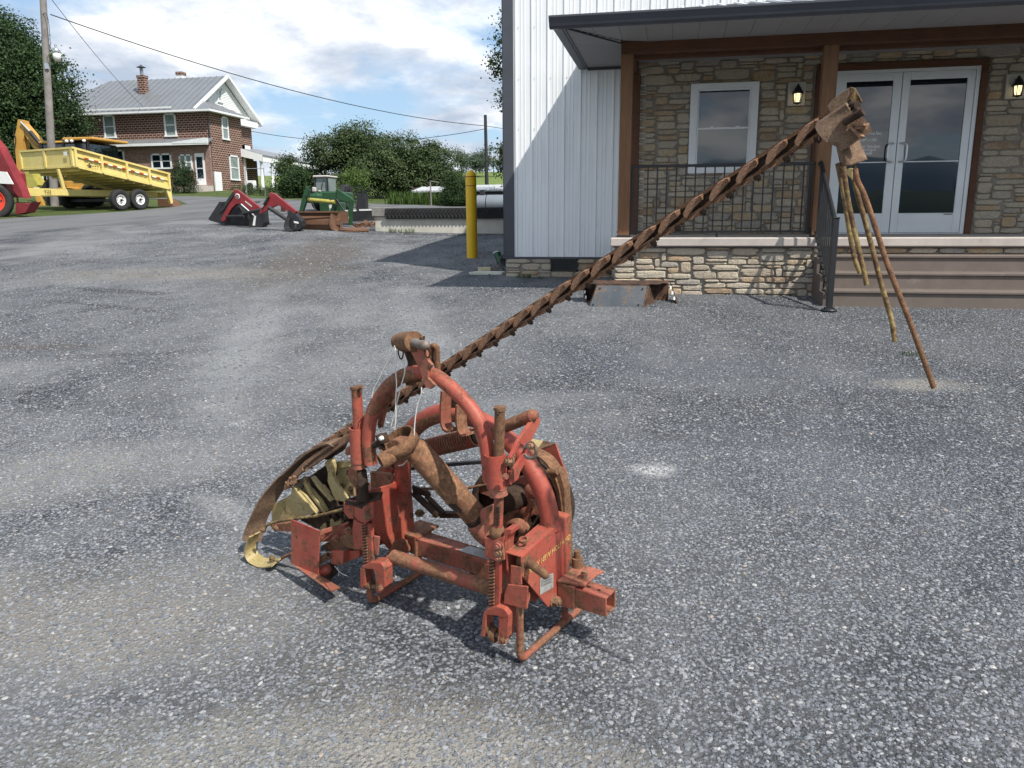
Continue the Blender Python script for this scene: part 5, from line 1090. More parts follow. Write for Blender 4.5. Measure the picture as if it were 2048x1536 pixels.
for a, b in (((-10.98, 2.46), (-10.38, 2.46)), ((-11.02, 2.3), (-10.98, 2.46)), ((-10.38, 2.46), (-10.28, 2.2)), ((-11.03, 2.26), (-10.28, 2.2)), ((-11.0, 2.05), (-10.3, 2.03))): m.bar((a[0], 26, a[1]), (b[0], 26, b[1]), .03, .03, (0, 1, 0))
m.build('frame', M_dark, ff)
m = MB()
for i in range(9): x = -10.99+i*.075; m.bar((x, 26.0, 2.26), (x+.01, 26.0, 2.46), .008, .008, (0, 1, 0))
for i in range(3): m.bar((-11.0, 26, 2.3+i*.05), (-10.32, 26, 2.29+i*.05), .008, .008, (0, 1, 0))
m.build('mesh', M_dark, ff)
m = MB(); m.prism([(-10.52, 25.9, 2.25), (-10.25, 25.9, 2.25), (-10.24, 25.9, 1.69), (-10.60, 25.9, 1.69)], (0, .25, 0)); m.build('upright', M_dark, ff)
m = MB(); m.bar((-10.28, 25.95, 2.28), (-9.95, 25.95, 2.42), .03, .03, (0, 1, 0)); m.box((-10.85, 24.6, 1.60), (-10.05, 26.0, 1.68)); m.build('fork', M_dark, ff)
# concrete loading wall faced with tyre treads
cw = thing('concrete_wall', (-6.4, 21.2, 1.05), 'low pale concrete wall with stains beside the bollard', 'wall')
M_cw = plain('stained_concrete', (.50, .48, .42), .9, 0, .15, 2.5, .3, 40, dirt=(.34, .29, .22), dirt_amt=.56)
m = MB(); m.box((-8.10, 21.12, .9), (-1, 21.45, 1.66), .01); m.build('wall', M_cw, cw); m = MB(); m.box((-8.16, 21.06, 1.47), (-7.76, 21.5, 1.715), .01); m.build('end_block', plain('grey_block', (.22, .21, .19), .95, 0, .2, 8, .4), cw)
tw = thing('tyre_tread_facing', (-6.2, 21.05, 1.4), 'strip of black tyre tread fixed along the top of the concrete wall', 'rubber strip')
m = MB(); m.box((-7.76, 21.03, 1.40), (-1, 21.12, 1.685), .01); m.build('strip', M_tyre, tw)
m = MB()
for i in range(60):
    x = -7.72+i*.105
    for k in (0, 1): m.bar((x, 21.02, 1.42+k*.13), (x+.07*(1 if k else -1)+.02, 21.02, 1.53+k*.13), .035, .03, (0, 1, 0))
m.build('tread_lug', M_tyre, tw)['kind'] = 'stuff'
pt = thing('propane_tank', (-7.4, 33.4, 1.85), 'grey propane tank lying behind the concrete wall at the building corner', 'tank')
m = MB(); m.cyl((-8.1, 33.4, 2.0), (-5.6, 33.4, 2.0), .34, n=20); m.ball((-8.1, 33.4, 2.0), .34, (.5, 1, 1), 16); m.build('shell', plain('grey_tank_paint', (.21, .235, .26), .45, .2, .1, 2, .05), pt)
m = MB(); m.lathe((-7.75, 33.4, 2.0), (1, 0, 0), [(.345, 0), (.35, .0), (.35, .03), (.345, .03)], 20); m.box((-8.05, 33.3, 2.34), (-7.85, 33.5, 2.55), .02); m.build('band', M_dark, pt)
sg = thing('wooden_bracket_post', (-11.0, 36, 2.0), 'thin wooden post with a short arm standing left of the cone shrub', 'post')
m = MB(); m.bar((-11.0, 36, 1.9), (-11.03, 36, 3.08), .05, .05); m.build('post', M_wood_old, sg); m = MB(); m.bar((-11.05, 36, 3.07), (-10.62, 36, 3.0), .05, .04); m.build('arm', M_wood_old, sg)
fn = thing('rail_fence', (-12.4, 40.2, 2.2), 'brown split rail fence in front of the dark spreading tree', 'fence')
for i in range(4):
    m = MB(); m.box((-13.4+i*.85, 40.2, 2.1), (-13.3+i*.85, 40.3, 3.0)); m.build('post', M_bark, fn)
for z in (2.45, 2.68, 2.9): m = MB(); m.bar((-13.4, 40.22, z), (-10.85, 40.22, z-.05), .04, .07); m.build('rail', M_bark, fn)
cp = thing('clothes_line_frame', (-24.8, 44.6, 2.7), 'thin metal clothes line frame in front of the side porch', 'frame')
m = MB()
for x in (-25.15, -23.95): m.cyl((x, 44.6, 2.65), (x, 44.6, 4.35), .02, n=6)
m.cyl((-25.15, 44.6, 4.33), (-23.95, 44.6, 4.33), .02, n=6); m.build('tube', M_steelb, cp)
hpn = thing('heat_pump', (-28.6, 52.2, 3.2), 'white heat pump unit beside the porch corner board', 'appliance'); m = MB(); m.box((-29.4, 51.9, 3.2), (-28.7, 52.3, 4.0), .03); m.build('case', M_wht, hpn); m = MB(); m.lathe((-28.98, 51.88, 3.6), (0, -1, 0), [(.001, .01), (.24, .01), (.26, 0)], 16); m.build('fan_grille', M_dark, hpn)
# ---------------------------------------------------------------- things near the store
M_boly = plain('glossy_yellow_sleeve', (.78, .47, .01), .38, 0, .05, 3, .03)
bz0 = G(-3.79, 15); bo = thing('bollard', (-3.79, 15, bz0), 'tall yellow dome topped bollard with two thin red rings', 'bollard')
m = MB(); m.lathe((-3.79, 15, bz0-.05), (0, 0, 1), [(.103, 0), (.103, 1.52), (.098, 1.58), (.080, 1.64), (.05, 1.68), (.02, 1.695), (.001, 1.697)], 28); m.build('sleeve', M_boly, bo)
m = MB()
for z in (1.345, 1.515): m.lathe((-3.79, 15, bz0+z), (0, 0, 1), [(.103, 0), (.1045, .002), (.1045, .012), (.103, .014)], 28)
m.build('ring', plain('dark_red_ring', (.25, .04, .01), .5), bo)
sb = thing('pale_stone_slab', (-2.95, 12.45, .54), 'pale slab lying on the gravel at the building corner', 'slab'); m = MB(); m.prism([(-3.20, 12.42, .525), (-2.66, 12.44, .525), (-2.64, 12.62, .53), (-3.1, 12.62, .53)], (0, 0, .045)); m.build('slab', plain('pale_slab', (.62, .60, .52), .9, 0, .1, 8, .3), sb)
ob = thing('tan_brick', (-3.0, 12.6, .6), 'tan brick standing on the pale slab by the corner', 'brick'); m = MB(); m.obox((-3.0, 12.68, .60), Vector((1, .15, 0)).normalized(), Vector((-.15, 1, 0)).normalized(), (0, 0, 1), .21, .09, .075, .008); m.build('brick', plain('tan_brick', (.46, .40, .27), .9, 0, .15, 12, .4), ob)
dp = thing('drain_pipe', (-2.75, 13.3, .62), 'black corrugated drain pipe elbow on the gravel behind the building corner', 'pipe')
m = MB(); m.lathe((-2.72, 13.15, .70), (-.35, -.9, .1), [(.09, -.3), (.10, -.28), (.09, -.26), (.10, -.24), (.09, -.22), (.10, -.2), (.09, -.18), (.10, -.1), (.13, 0), (.13, .06), (.10, .06), (.08, -.05), (.001, -.06)], 18); m.build('elbow', M_trimd, dp)
m = MB()
for i in range(7): m.lathe((-2.70, 13.45, .72+i*.035), (0, 0, 1), [(.09, 0), (.11, .012), (.11, .024), (.09, .034)], 16)
m.build('corrugation', M_trimd, dp)
ds = thing('side_downspout', (-2.75, 13.3, .75), 'dark grey downspout and box against the side wall of the steel building', 'downspout')
m = MB(); m.box((-2.77, 13.42, .9), (-2.62, 13.53, 5.0), .01); m.build('spout', M_trimd, ds)
m = MB(); m.box((-3.02, 16.6, .85), (-2.62, 17.4, 2.38), .02); m.build('utility_box', M_trimd, ds)
cn = thing('green_can', (-3.05, 14.1, .62), 'small green can with a white lid lying by the drain pipe', 'can'); m = MB(); m.cyl((-3.02, 14.05, .63), (-3.10, 14.1, .80), .065, n=14); m.build('can', plain('green_can_paint', (.01, .09, .03), .4), cn); m = MB(); m.cyl((-3.10, 14.1, .80), (-3.105, 14.105, .815), .068, n=14); m.build('lid', M_wht, cn)
# leaf litter
lm = MB(); r = random.Random(3)
for i in range(150):
    x = -2.95+r.gauss(0, .16); y = 13.2+r.gauss(0, .35); z = G(x, y)+.012+r.random()*.02; a = r.uniform(0, 6.3); u = Vector((math.cos(a), math.sin(a), r.uniform(-.4, .4)))*.02; v = Vector((-math.sin(a), math.cos(a), r.uniform(-.5, .5)))*.012; c = Vector((x, y, z)); lm.add([c-u, c+v, c+u, c-v], [(0, 1, 2, 3)])
tag(lm.build('leaf_litter', plain('dry_leaves', (.20, .13, .07), .9, 0, .4, 20)), 'dry leaves gathered by the building corner', kind='stuff')
# rusty steel frame lying against the porch base
M_blued = worn('worn_blue_grey_plate', (.035, .046, .060), (.13, .09, .065), .55, 5, .6, 40, (.085, .095, .105), .3)
M_edge = worn('dark_rusty_frame', (.035, .026, .022), (.11, .055, .032), .5, 7, .75, 40, (.05, .035, .028), .4)
fr = thing('steel_mounting_frame', (-.55, 9.9, .39), 'rusty steel mounting frame with a blue grey face plate lying against the porch base', 'steel frame')
m = MB(); m.prism([(-.875, 9.66, .615), (-.275, 9.68, .615), (-.315, 9.50, .375), (-.945, 9.48, .370)], (0, -.012, .004)); fp = m.build('face_plate', M_blued, fr)
m = MB()
for a, b, c in ((-.835, 9.63, .585), (-.325, 9.64, .585), (-.905, 9.495, .40), (-.365, 9.51, .405)): m.cyl((a, b-.0, c), (a, b-.022, c+.004), .010, n=8)
m.build('bolt_hole', M_black, fp)
m = MB(); m.prism([(-.275, 9.68, .615), (-.255, 9.69, .61), (-.20, 9.86, .42), (-.20, 9.86, .385), (-.315, 9.50, .375)], (.012, 0, 0)); m.prism([(-.875, 9.67, .615), (-.945, 9.49, .37), (-.97, 9.86, .38)], (-.012, 0, 0)); m.build('gusset', M_edge, fr)
m = MB(); m.bar((-1.14, 10.02, .640), (.03, 10.08, .640), .06, .022); m.box((-1.08, 10.02, .40), (-.02, 10.05, .62)); m.bar((-.9, 9.68, .625), (-.25, 9.70, .625), .03, .018); m.prism([(-1.02, 9.70, .63), (-.14, 9.72, .63), (.0, 10.05, .640), (-1.12, 10.0, .640)], (0, 0, .008)); m.build('top_bar', M_edge, fr)
for sx, x0, x1 in ((-1, -1.10, -1.02), (1, -.01, .085)):
    m = MB(); m.prism([(x0 if sx < 0 else x0, 10.02, .638), (x0+.012, 10.02, .638), (x1+.012 if sx > 0 else x1-.0, 9.80, .395), (x1 if sx > 0 else x1-.012, 9.80, .395), ((x1 if sx > 0 else x1-.03), 9.95, .395)], (0, .03, 0)); m.prism([(x0, 10.05, .635), (x1, 9.78, .40), (x1, 10.06, .40)], (.012, 0, 0)); m.build('side_cheek', M_edge, fr)
    m = MB()
    for i in range(3): t = .25+.25*i; x = x0+(x1-x0)*t-(.004 if sx > 0 else -.014); m.bar((x-.004, 10.05-.27*t-.01, .635-.235*t+.012), (x-.004, 10.05-.27*t-.05, .635-.235*t-.02), .006, .018, (1, 0, 0))
    m.build('slot', M_wht, fr)
# ---------------------------------------------------------------- the sickle bar mower
# local frame: u along the hitch (to the right), v backwards, w up from the gravel
_N = Vector((0, -.0525, 1)).normalized(); _U = Vector((.921, -.389, 0)); _U = (_U-_N*_U.dot(_N)).normalized(); _V = _N.cross(_U); MO = Vector((-1.072, 2.577, .015))
def Q(p): return MO+_U*p[0]+_V*p[1]+_N*p[2]
def QL(ps): return [Q(p) for p in ps]
def dirq(d): return (_U*d[0]+_V*d[1]+_N*d[2])
M_rp = worn('chipped_red_paint', (.325, .052, .038), (.15, .070, .040), .545, 8, .5, 55, (.41, .12, .075), .45, .07)
M_rp2 = worn('sun_bleached_red_paint', (.34, .09, .060), (.19, .095, .055), .505, 10, .55, 55, (.42, .16, .11), .45, .09)
M_rr = worn('mostly_rusted_red_paint', (.31, .078, .052), (.20, .098, .054), .465, 10, .65, 50, (.28, .085, .058), .5, .12)
def rust_material(name, a, b, c, sc=60, sheen=.5):
    s = NT(name); v = s.co(); c1 = s.ramp(s.noise(v, sc, 6, .75), [(.30, a), (.50, b), (.70, c)])
    c2 = s.mix(s.ramp(s.noise(v, 6, 6, .7), [(.42, 0.0), (.62, .55)]), c1, tuple(x*.5 for x in b))
    sp = s.ramp(s.voro(v, sc*13, out='Color'), [(.72, 0.0), (.80, 1.0)]); c2 = s.mix(s.math('MULTIPLY', sp, sheen), c2, tuple(min(1, x*1.7) for x in c))
    s.set(c2, .88, 0, .3); s.bump(s.math('ADD', s.noise(v, sc*2.5, 5, .75), s.math('MULTIPLY', sp, .4)), .8, .003); return s.m
M_ru = rust_material('brown_rust', (.07, .034, .021), (.18, .092, .050), (.31, .17, .09))
M_rg = rust_material('speckled_rust', (.10, .048, .030), (.25, .135, .080), (.42, .26, .17), 95, .85)
M_rt = rust_material('tan_rust', (.10, .062, .040), (.185, .118, .078), (.29, .20, .13), 70, .5)
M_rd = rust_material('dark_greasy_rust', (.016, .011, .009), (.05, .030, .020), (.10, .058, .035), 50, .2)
M_cr = worn('cream_yellow_paint', (.34, .265, .115), (.13, .075, .035), .57, 12, .5, 45, (.43, .35, .175), .35)
M_yr = worn('yellow_and_rust_rod', (.24, .165, .055), (.11, .062, .034), .475, 38, .7, 60, (.33, .25, .10), .4, .1)
M_tag = plain('aluminium_plate', (.42, .42, .40), .5, .3, .2, 20, .1, dirt=(.16, .14, .11), dirt_amt=.5)
M_bolt = worn('dirty_bolt', (.28, .085, .06), (.20, .12, .07), .48, 30, .6, 80, None, .4)
M_galv = plain('dull_galvanised', (.22, .19, .165), .6, .3, .3, 20, .2, dirt=(.15, .09, .055), dirt_amt=.46)
mow = thing('sickle_mower', tuple(Q((.3, .12, 0))), 'rusty red three point sickle mower with its cutter bar raised over the gravel', 'mower')
def mp(m, name, mat, parent=None, bevel=0.0, label=None): return m.build(name, mat, parent or mow, label=label, bevel=bevel)
def qtube(pts, r, mat, name, parent=None, k=6, n=12, smooth=True):
    P = QL(pts); m = MB(); m.tube(arcpts(P, k) if smooth and len(P) > 2 else P, r, n); return mp(m, name, mat, parent)
def qprism(pts, d, mat, name, parent=None, bevel=.0015): m = MB(); m.prism(QL(pts), dirq(d)); return mp(m, name, mat, parent, bevel)
def bolt(m, p, d, r=.012, h=.012, n=6):
    p = Q(p); d = dirq(d).normalized(); m.cyl(p, p+d*.003, r*1.35, n=12); m.cyl(p+d*.003, p+d*h, r, n=n, smooth=False); m.cyl(p+d*h, p+d*(h+.006), r*.55, n=8)

def ribbon(pts, wv, th, mat, name, nrm=None, k=6):
    P = arcpts(QL(pts), k); m = MB(); n = len(P); V = []
    for i in range(n):
        T = (P[min(i+1, n-1)]-P[max(i-1, 0)]).normalized(); W_ = dirq(wv(i/(n-1)) if callable(wv) else wv); wl = W_.length; W_ = (W_-T*W_.dot(T)).normalized()*wl; Nn = T.cross(W_).normalized()*th
        V += [P[i]-W_-Nn, P[i]+W_-Nn, P[i]+W_+Nn, P[i]-W_+Nn]
    F = [(4*i+j, 4*i+(j+1) % 4, 4*i+4+(j+1) % 4, 4*i+4+j) for i in range(n-1) for j in range(4)]+[(0, 3, 2, 1), (4*n-4, 4*n-3, 4*n-2, 4*n-1)]
    m.add(V, F); return mp(m, name, mat, None)
# --- main square beam with open end, collars
BV0, BV1, BW0, BW1 = .215, .288, .128, .200
def qbox(m, a, b, bev=0.0):
    c = Q(((a[0]+b[0])/2, (a[1]+b[1])/2, (a[2]+b[2])/2)); m.obox(c, _U, _V, _N, abs(b[0]-a[0]), abs(b[1]-a[1]), abs(b[2]-a[2]), bev); return m
m = MB(); t = .007
qbox(m, (-.38, BV0, BW0), (.885, BV0+t, BW1)); qbox(m, (-.38, BV1-t, BW0), (.885, BV1, BW1)); qbox(m, (-.38, BV0+t+.0005, BW1-t), (.885, BV1-t-.0005, BW1-.0004)); qbox(m, (-.38, BV0+t+.0005, BW0+.0004), (.885, BV1-t-.0005, BW0+t)); beam = mp(m, 'main_beam', M_rp2, None, .003)
m = MB()
for x, z in ((.80, BW1), (.84, BW1), (.77, BW1)): m.cyl(Q((x, .25, z-.002)), Q((x, .25, z+.0012)), .0055, n=8)
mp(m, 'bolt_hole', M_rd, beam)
m = MB(); qbox(m, (.70, BV0-.008, BW0-.008), (.765, BV1+.008, BW1+.008), .002); mp(m, 'beam_collar', M_rp2, beam, .002)
m = MB(); qbox(m, (-.03, BV0-.010, BW1+.001), (.07, BV1+.05, BW1+.012), .001); qbox(m, (.05, BV0-.012, BW0-.01), (.062, BV1+.012, BW1+.013), .001); mp(m, 'beam_collar', M_rr, beam, .001)
m = MB(); m.prism(QL([(.255, .222, BW1+.001), (.40, .222, BW1+.001), (.40, .275, BW1+.001), (.275, .275, BW1+.001)]), _N*.0015); mp(m, 'data_plate', M_tag, beam)
m = MB(); m.prism(QL([(0.3362, 0.212, 0.183), (0.3879, 0.212, 0.1823), (0.4076, 0.212, 0.1922), (0.4053, 0.212, 0.1153), (0.3385, 0.212, 0.1086)]), _V*.012); mp(m, 'hanger_bracket', M_rr, beam, .002)
# clamp plate and bolts at the right end of the beam
m = MB(); m.prism(QL([(.705, .20, BW1+.012), (.80, .22, BW1+.012), (.80, .31, BW1+.012), (.81, .345, BW1+.012), (.72, .345, BW1+.012), (.705, .30, BW1+.012)]), _N*.009); cl = mp(m, 'clamp_plate', M_rp2, None, .002)
m = MB(); bolt(m, (.775, .262, BW1+.021), (0, 0, 1), .014, .018); mp(m, 'bolt', M_bolt, cl)
m = MB(); m.cyl(Q((.715, .32, BW1+.02)), Q((.715, .32, BW1+.055)), .020, n=14); m.cyl(Q((.715, .32, BW1+.055)), Q((.715, .32, BW1+.082)), .012, n=10); mp(m, 'clamp_nut', M_ru, cl)

# --- two box brackets (folded plate) the hoop stands in
def box_bracket(u1, uo, pts, nm, label=None):
    """pts: outline (v,w) of the outer side plate"""
    th = .006; m = MB(); P = [(u1, a, b) for a, b in pts]; m.prism(QL(P), _U*-th); P2 = [(u1-uo, a, b) for a, b in pts]; m.prism(QL(P2), _U*th)
    a, b, c = pts[0], pts[1], pts[2]
    m.prism(QL([(u1-th-.0005, a[0], a[1]), (u1-th-.0005, b[0], b[1]), (u1-uo+th+.0005, b[0], b[1]), (u1-uo+th+.0005, a[0], a[1])]), _N*-th)
    e = pts[2]; m.prism(QL([(u1-th-.0005, b[0]-.001, b[1]-th), (u1-th-.0005, e[0]-.001, e[1]), (u1-uo+th+.0005, e[0]-.001, e[1]), (u1-uo+th+.0005, b[0]-.001, b[1]-th)]), _V*-th)
    return mp(m, nm, M_rp, None, .003, label)
bR = box_bracket(.700, .062, [(-.010, .400), (.295, .430), (.297, .195), (.255, .150), (.150, .138), (-.008, .330)], 'frame_bracket')
bL = box_bracket(.004, .075, [(.035, .452), (.262, .430), (.268, .185), (.125, .168), (.036, .300)], 'frame_bracket')
m = MB(); m.pipe(Q((0.672, 0.0471, 0.4215)), Q((0.672, 0.0454, 0.4308)), .016, .011); mp(m, 'lube_boss', M_rr, bR)
m = MB(); bolt(m, (0.7, 0.1829, 0.1506), (1, 0, 0), .017, .022); mp(m, 'bolt', M_bolt, bR)
m = MB(); bolt(m, (0.01, 0.1936, 0.16), (1, 0, 0), .016, .020); mp(m, 'bolt', M_bolt, bL)
m = MB(); p0 = Q((0.7, 0.0238, 0.3658)); p1 = p0+dirq((1, -.42, -.02)).normalized()*.098; m.cyl(p0, p1, .0135, n=14); m.ball(p1, .0135, n=10); m.cyl(p0-_U*.03, p0+_U*.006, .021, n=14); mp(m, 'hitch_pin', M_ru, None)
# lettering and the little data label on the right bracket
def side_text(s_, size, loc, ang, mat):
    o = text_part(s_, size, mat, bR, (0, 0, 0), (0, 0, 0), 'LEFT', .0003, 'lettering', .15)
    x = (_V*math.cos(ang)+_N*math.sin(ang)).normalized(); z = _U; y = z.cross(x).normalized(); o.matrix_basis = Matrix((x, y, z)).transposed().to_4x4(); off = mow.location+bR.location; o.location = Q(loc)-off; return o
M_gold = worn('worn_gold_lettering', (.55, .38, .12), (.33, .05, .035), .54, 60, .5, 120, None, .1)
side_text('SPERRY NEW HOLLAND', .0265, (0.7012, 0.0067, 0.3191), .06, M_gold)
m = MB(); m.prism(QL([(0.7008, 0.0957, 0.2728), (0.7008, 0.1801, 0.256), (0.7008, 0.1797, 0.201), (0.7008, 0.0948, 0.2137)]), _U*.0008); lb = mp(m, 'data_label', M_tag, bR)
m = MB()
for i in range(7):
    a = (0.7018, 0.0995, 0.2673); b = (0.7018, 0.1741, 0.2524); dz = -.0042*i-.001; m.bar(Q((a[0], a[1], a[2]+dz)), Q((b[0], b[1]-(.004*(i % 3)), b[2]+dz)), .0011, .0006, _U)
mp(m, 'label_print', M_black, lb)['kind'] = 'stuff'

# --- hoops
fh = qtube([(0.05, 0.005, 0.5763), (0.0456, 0.005, 0.6657), (0.0647, 0.005, 0.7467), (0.1066, 0.005, 0.8221), (0.1646, 0.005, 0.8835), (0.2304, 0.005, 0.9253), (0.3014, 0.005, 0.9463), (0.3686, 0.005, 0.9415), (0.4346, 0.005, 0.9073), (0.493, 0.005, 0.8663), (0.5365, 0.005, 0.8171), (0.5599, 0.005, 0.7583), (0.5696, 0.005, 0.6932), (0.5733, 0.005, 0.6228)], .0238, M_rp, 'front_hoop')
rh = qtube([(0.0061, 0.21, 0.3985), (0.0131, 0.21, 0.4985), (0.0344, 0.21, 0.5872), (0.0788, 0.21, 0.6583), (0.1497, 0.21, 0.7127), (0.2309, 0.21, 0.7446), (0.3103, 0.21, 0.7498), (0.391, 0.21, 0.7371), (0.4709, 0.21, 0.7071), (0.5485, 0.21, 0.6562), (0.6121, 0.21, 0.5823), (0.6553, 0.21, 0.501), (0.6765, 0.21, 0.3961)], .033, M_rp, 'rear_hoop')
m = MB(); m.tube(arcpts(QL([(0.0214, 0.2095, 0.575), (0.0685, 0.2095, 0.6449), (0.1401, 0.2095, 0.7036), (0.2265, 0.2095, 0.7403), (0.3039, 0.2095, 0.747), (0.3567, 0.2095, 0.7427)]), 6), .0334, 12); mp(m, 'bare_rust_band', M_rr, rh)
m = MB(); m.tube(arcpts(QL([(0.0745, 0.0045, 0.7722), (0.1098, 0.0045, 0.8263), (0.1675, 0.0045, 0.8858), (0.2309, 0.0045, 0.9254), (0.2974, 0.0045, 0.945)]), 6), .0243, 12); mp(m, 'bare_rust_band', M_rr, fh)
# mast bracket on top of the front hoop
m = MB(); m.prism(QL([(0.2954, -0.028, 1.019), (0.3176, -0.028, 1.034), (0.3572, -0.028, 1.038), (0.3654, -0.028, 1), (0.3827, -0.028, 0.9857), (0.3661, -0.028, 0.9671), (0.362, -0.028, 0.9417), (0.3908, -0.028, 0.9207), (0.3704, -0.028, 0.9053), (0.3496, -0.028, 0.9087), (0.329, -0.028, 0.9625), (0.3075, -0.028, 0.9994)]), _V*.012); mast = mp(m, 'mast_plate', M_rp2, None, .002)
m = MB(); m.prism(QL([(0.212, 0.028, 1.003), (0.2455, 0.028, 1.006), (0.2606, 0.028, 0.9418), (0.2858, 0.028, 0.9062), (0.2607, 0.028, 0.9006), (0.2431, 0.028, 0.8852), (0.2149, 0.028, 0.8835), (0.2066, 0.028, 0.9065), (0.2288, 0.028, 0.9638), (0.2191, 0.028, 0.9842)]), _V*.012); mp(m, 'mast_plate', M_ru, None, .002)
m = MB(); m.prism(QL([(0.2303, 0.02, 1.004), (0.2715, 0.02, 1.005), (0.3006, 0.02, 0.9485), (0.2875, 0.02, 0.9126), (0.2378, 0.02, 0.9103), (0.2382, 0.02, 0.958)]), _V*.006); mp(m, 'mast_web', M_rd, None, .001)
m = MB(); m.cyl(Q((0.2137, 0.03, 1.033)), Q((0.3142, -0.03, 1.056)), .033, n=20); m.cyl(Q((0.173, 0.045, 1.027)), Q((0.2165, 0.03, 1.033)), .026, n=16); mp(m, 'top_link_roller', M_ru, None, .004)
m = MB(); m.cyl(Q((0.3126, -0.03, 1.052)), Q((0.3724, -0.045, 1.052)), .0155, n=14); m.ball(Q((0.3724, -0.045, 1.052)), .0165, n=10); mp(m, 'top_link_pin', M_galv, None)
def ring(cr, r=.0026, mat=None, nm='lynch_ring', closed=True): m = MB(); m.tube(arcpts(QL(cr), 5), r, 6, closed=False); return mp(m, nm, mat or M_rd)
ring([(0.1933, 0.03, 1.022), (0.1875, 0.03, 0.9997), (0.1916, 0.03, 0.9785), (0.1997, 0.03, 0.9729), (0.2075, 0.03, 0.9846), (0.2089, 0.03, 1.004), (0.1974, 0.03, 1.02), (0.1933, 0.03, 1.022)]); ring([(0.3723, -0.05, 1.044), (0.375, -0.05, 1.024), (0.3847, -0.05, 1.015), (0.3957, -0.05, 1.028), (0.3965, -0.05, 1.042), (0.384, -0.05, 1.046), (0.3723, -0.05, 1.044)])
ring([(0.1737, 0.04, 1.052), (0.1789, 0.04, 1.044), (0.1826, 0.04, 1.037)], .004); ring([(0.3501, -0.04, 1.074), (0.3535, -0.04, 1.066), (0.3583, -0.04, 1.059)], .004); ring([(0.3475, -0.02, 1.075), (0.347, -0.02, 1.068), (0.3439, -0.02, 1.06)], .003)
m = MB(); m.tube(arcpts(QL([(0.3125, 0.05, 0.9607), (0.3128, 0.05, 0.9906), (0.3156, 0.05, 1.016), (0.3255, 0.05, 1.027), (0.3385, 0.05, 1.021), (0.3397, 0.05, 0.9937), (0.3381, 0.05, 0.9638), (0.3397, 0.05, 0.9427)]), 6), .0105, 8); mp(m, 'hook_strap', M_ru, None)
m = MB(); m.prism(QL([(0.1452, 0.05, 0.8576), (0.1332, 0.05, 0.8489), (0.0782, 0.05, 0.7912), (0.0483, 0.05, 0.7141), (0.054, 0.05, 0.6968), (0.0687, 0.05, 0.7029), (0.0958, 0.05, 0.7796), (0.1408, 0.05, 0.8289)]), _V*.010); mp(m, 'brace_strap', M_rp2, None, .001)
# hangers between the hoops
for lst in ([(0.3317, 0.1, 0.865), (0.3235, 0.1, 0.8019), (0.3237, 0.1, 0.7463), (0.3378, 0.1, 0.7294), (0.3568, 0.1, 0.7292), (0.3699, 0.1, 0.7401)], [(0.3923, 0.1, 0.8262), (0.3894, 0.1, 0.7779), (0.3928, 0.1, 0.7405), (0.4067, 0.1, 0.7257), (0.4253, 0.1, 0.7289)]):
    ribbon(lst, (.006, .020, .0), .0045, M_rr, 'hanger_strap')
m = MB(); m.prism(QL([(0.3192, 0.12, 0.8516), (0.3294, 0.12, 0.7977), (0.3591, 0.12, 0.8023), (0.3765, 0.12, 0.8187), (0.353, 0.12, 0.853)]), _V*.02); mp(m, 'hanger_plate', M_rd, None, .002)

# --- levelling jacks: sleeve, pin, ratchet bar, yoke
def jack(sl_t, sl_b, r, top, col_b, scr_b, rat0, rat1, name):
    s_ = MB(); s_.pipe(Q(sl_t), Q(sl_b), r, r-.006, 18); o = mp(s_, 'jack_sleeve', M_rp, None, .001)
    m = MB(); m.cyl(Q(sl_b), Q(col_b), r*.86, n=18); m.cyl(Q(sl_b)+_N*.004, Q(sl_b)-_N*.004, r*.98, n=18); mp(m, 'sleeve_collar', M_rp2, o)
    return o
sR = jack((0.5996, 0, 0.7207), (0.6054, -0, 0.6138), .0345, None, (0.6106, -0, 0.5834), None, None, None, 'R')
m = MB(); m.cyl(Q((0.6214, -0, 0.8709)), Q((0.6135, 0, 0.7088)), .0165, n=16); pn_ = mp(m, 'lift_pin', M_ru)
m = MB(); m.cyl(Q((0.6212, -0, 0.8781)), Q((0.6213, -0, 0.8678)), .0195, n=16); mp(m, 'pin_cap', M_ru, pn_)
m = MB(); m.cyl(Q((0.6246, -0.018, 0.8615)), Q((0.6267, -0.028, 0.8632)), .006, n=8); mp(m, 'cotter', M_rd, pn_)
sL = jack((-0.0003, -0, 0.7052), (-0.0034, -0, 0.5793), .0305, None, (-0.0009, -0, 0.5528), None, None, None, 'L')
m = MB(); m.cyl(Q((0.0089, -0, 0.8539)), Q((0.0042, -0, 0.6914)), .0185, n=16); pn_ = mp(m, 'lift_pin', M_rp)
m = MB(); m.cyl(Q((0.0056, -0, 0.8587)), Q((0.0075, -0, 0.8495)), .0215, n=16); m.cyl(Q((0.0369, -0.01, 0.8601)), Q((0.0498, -0.01, 0.8637)), .007, n=8); mp(m, 'pin_cap', M_ru, pn_)
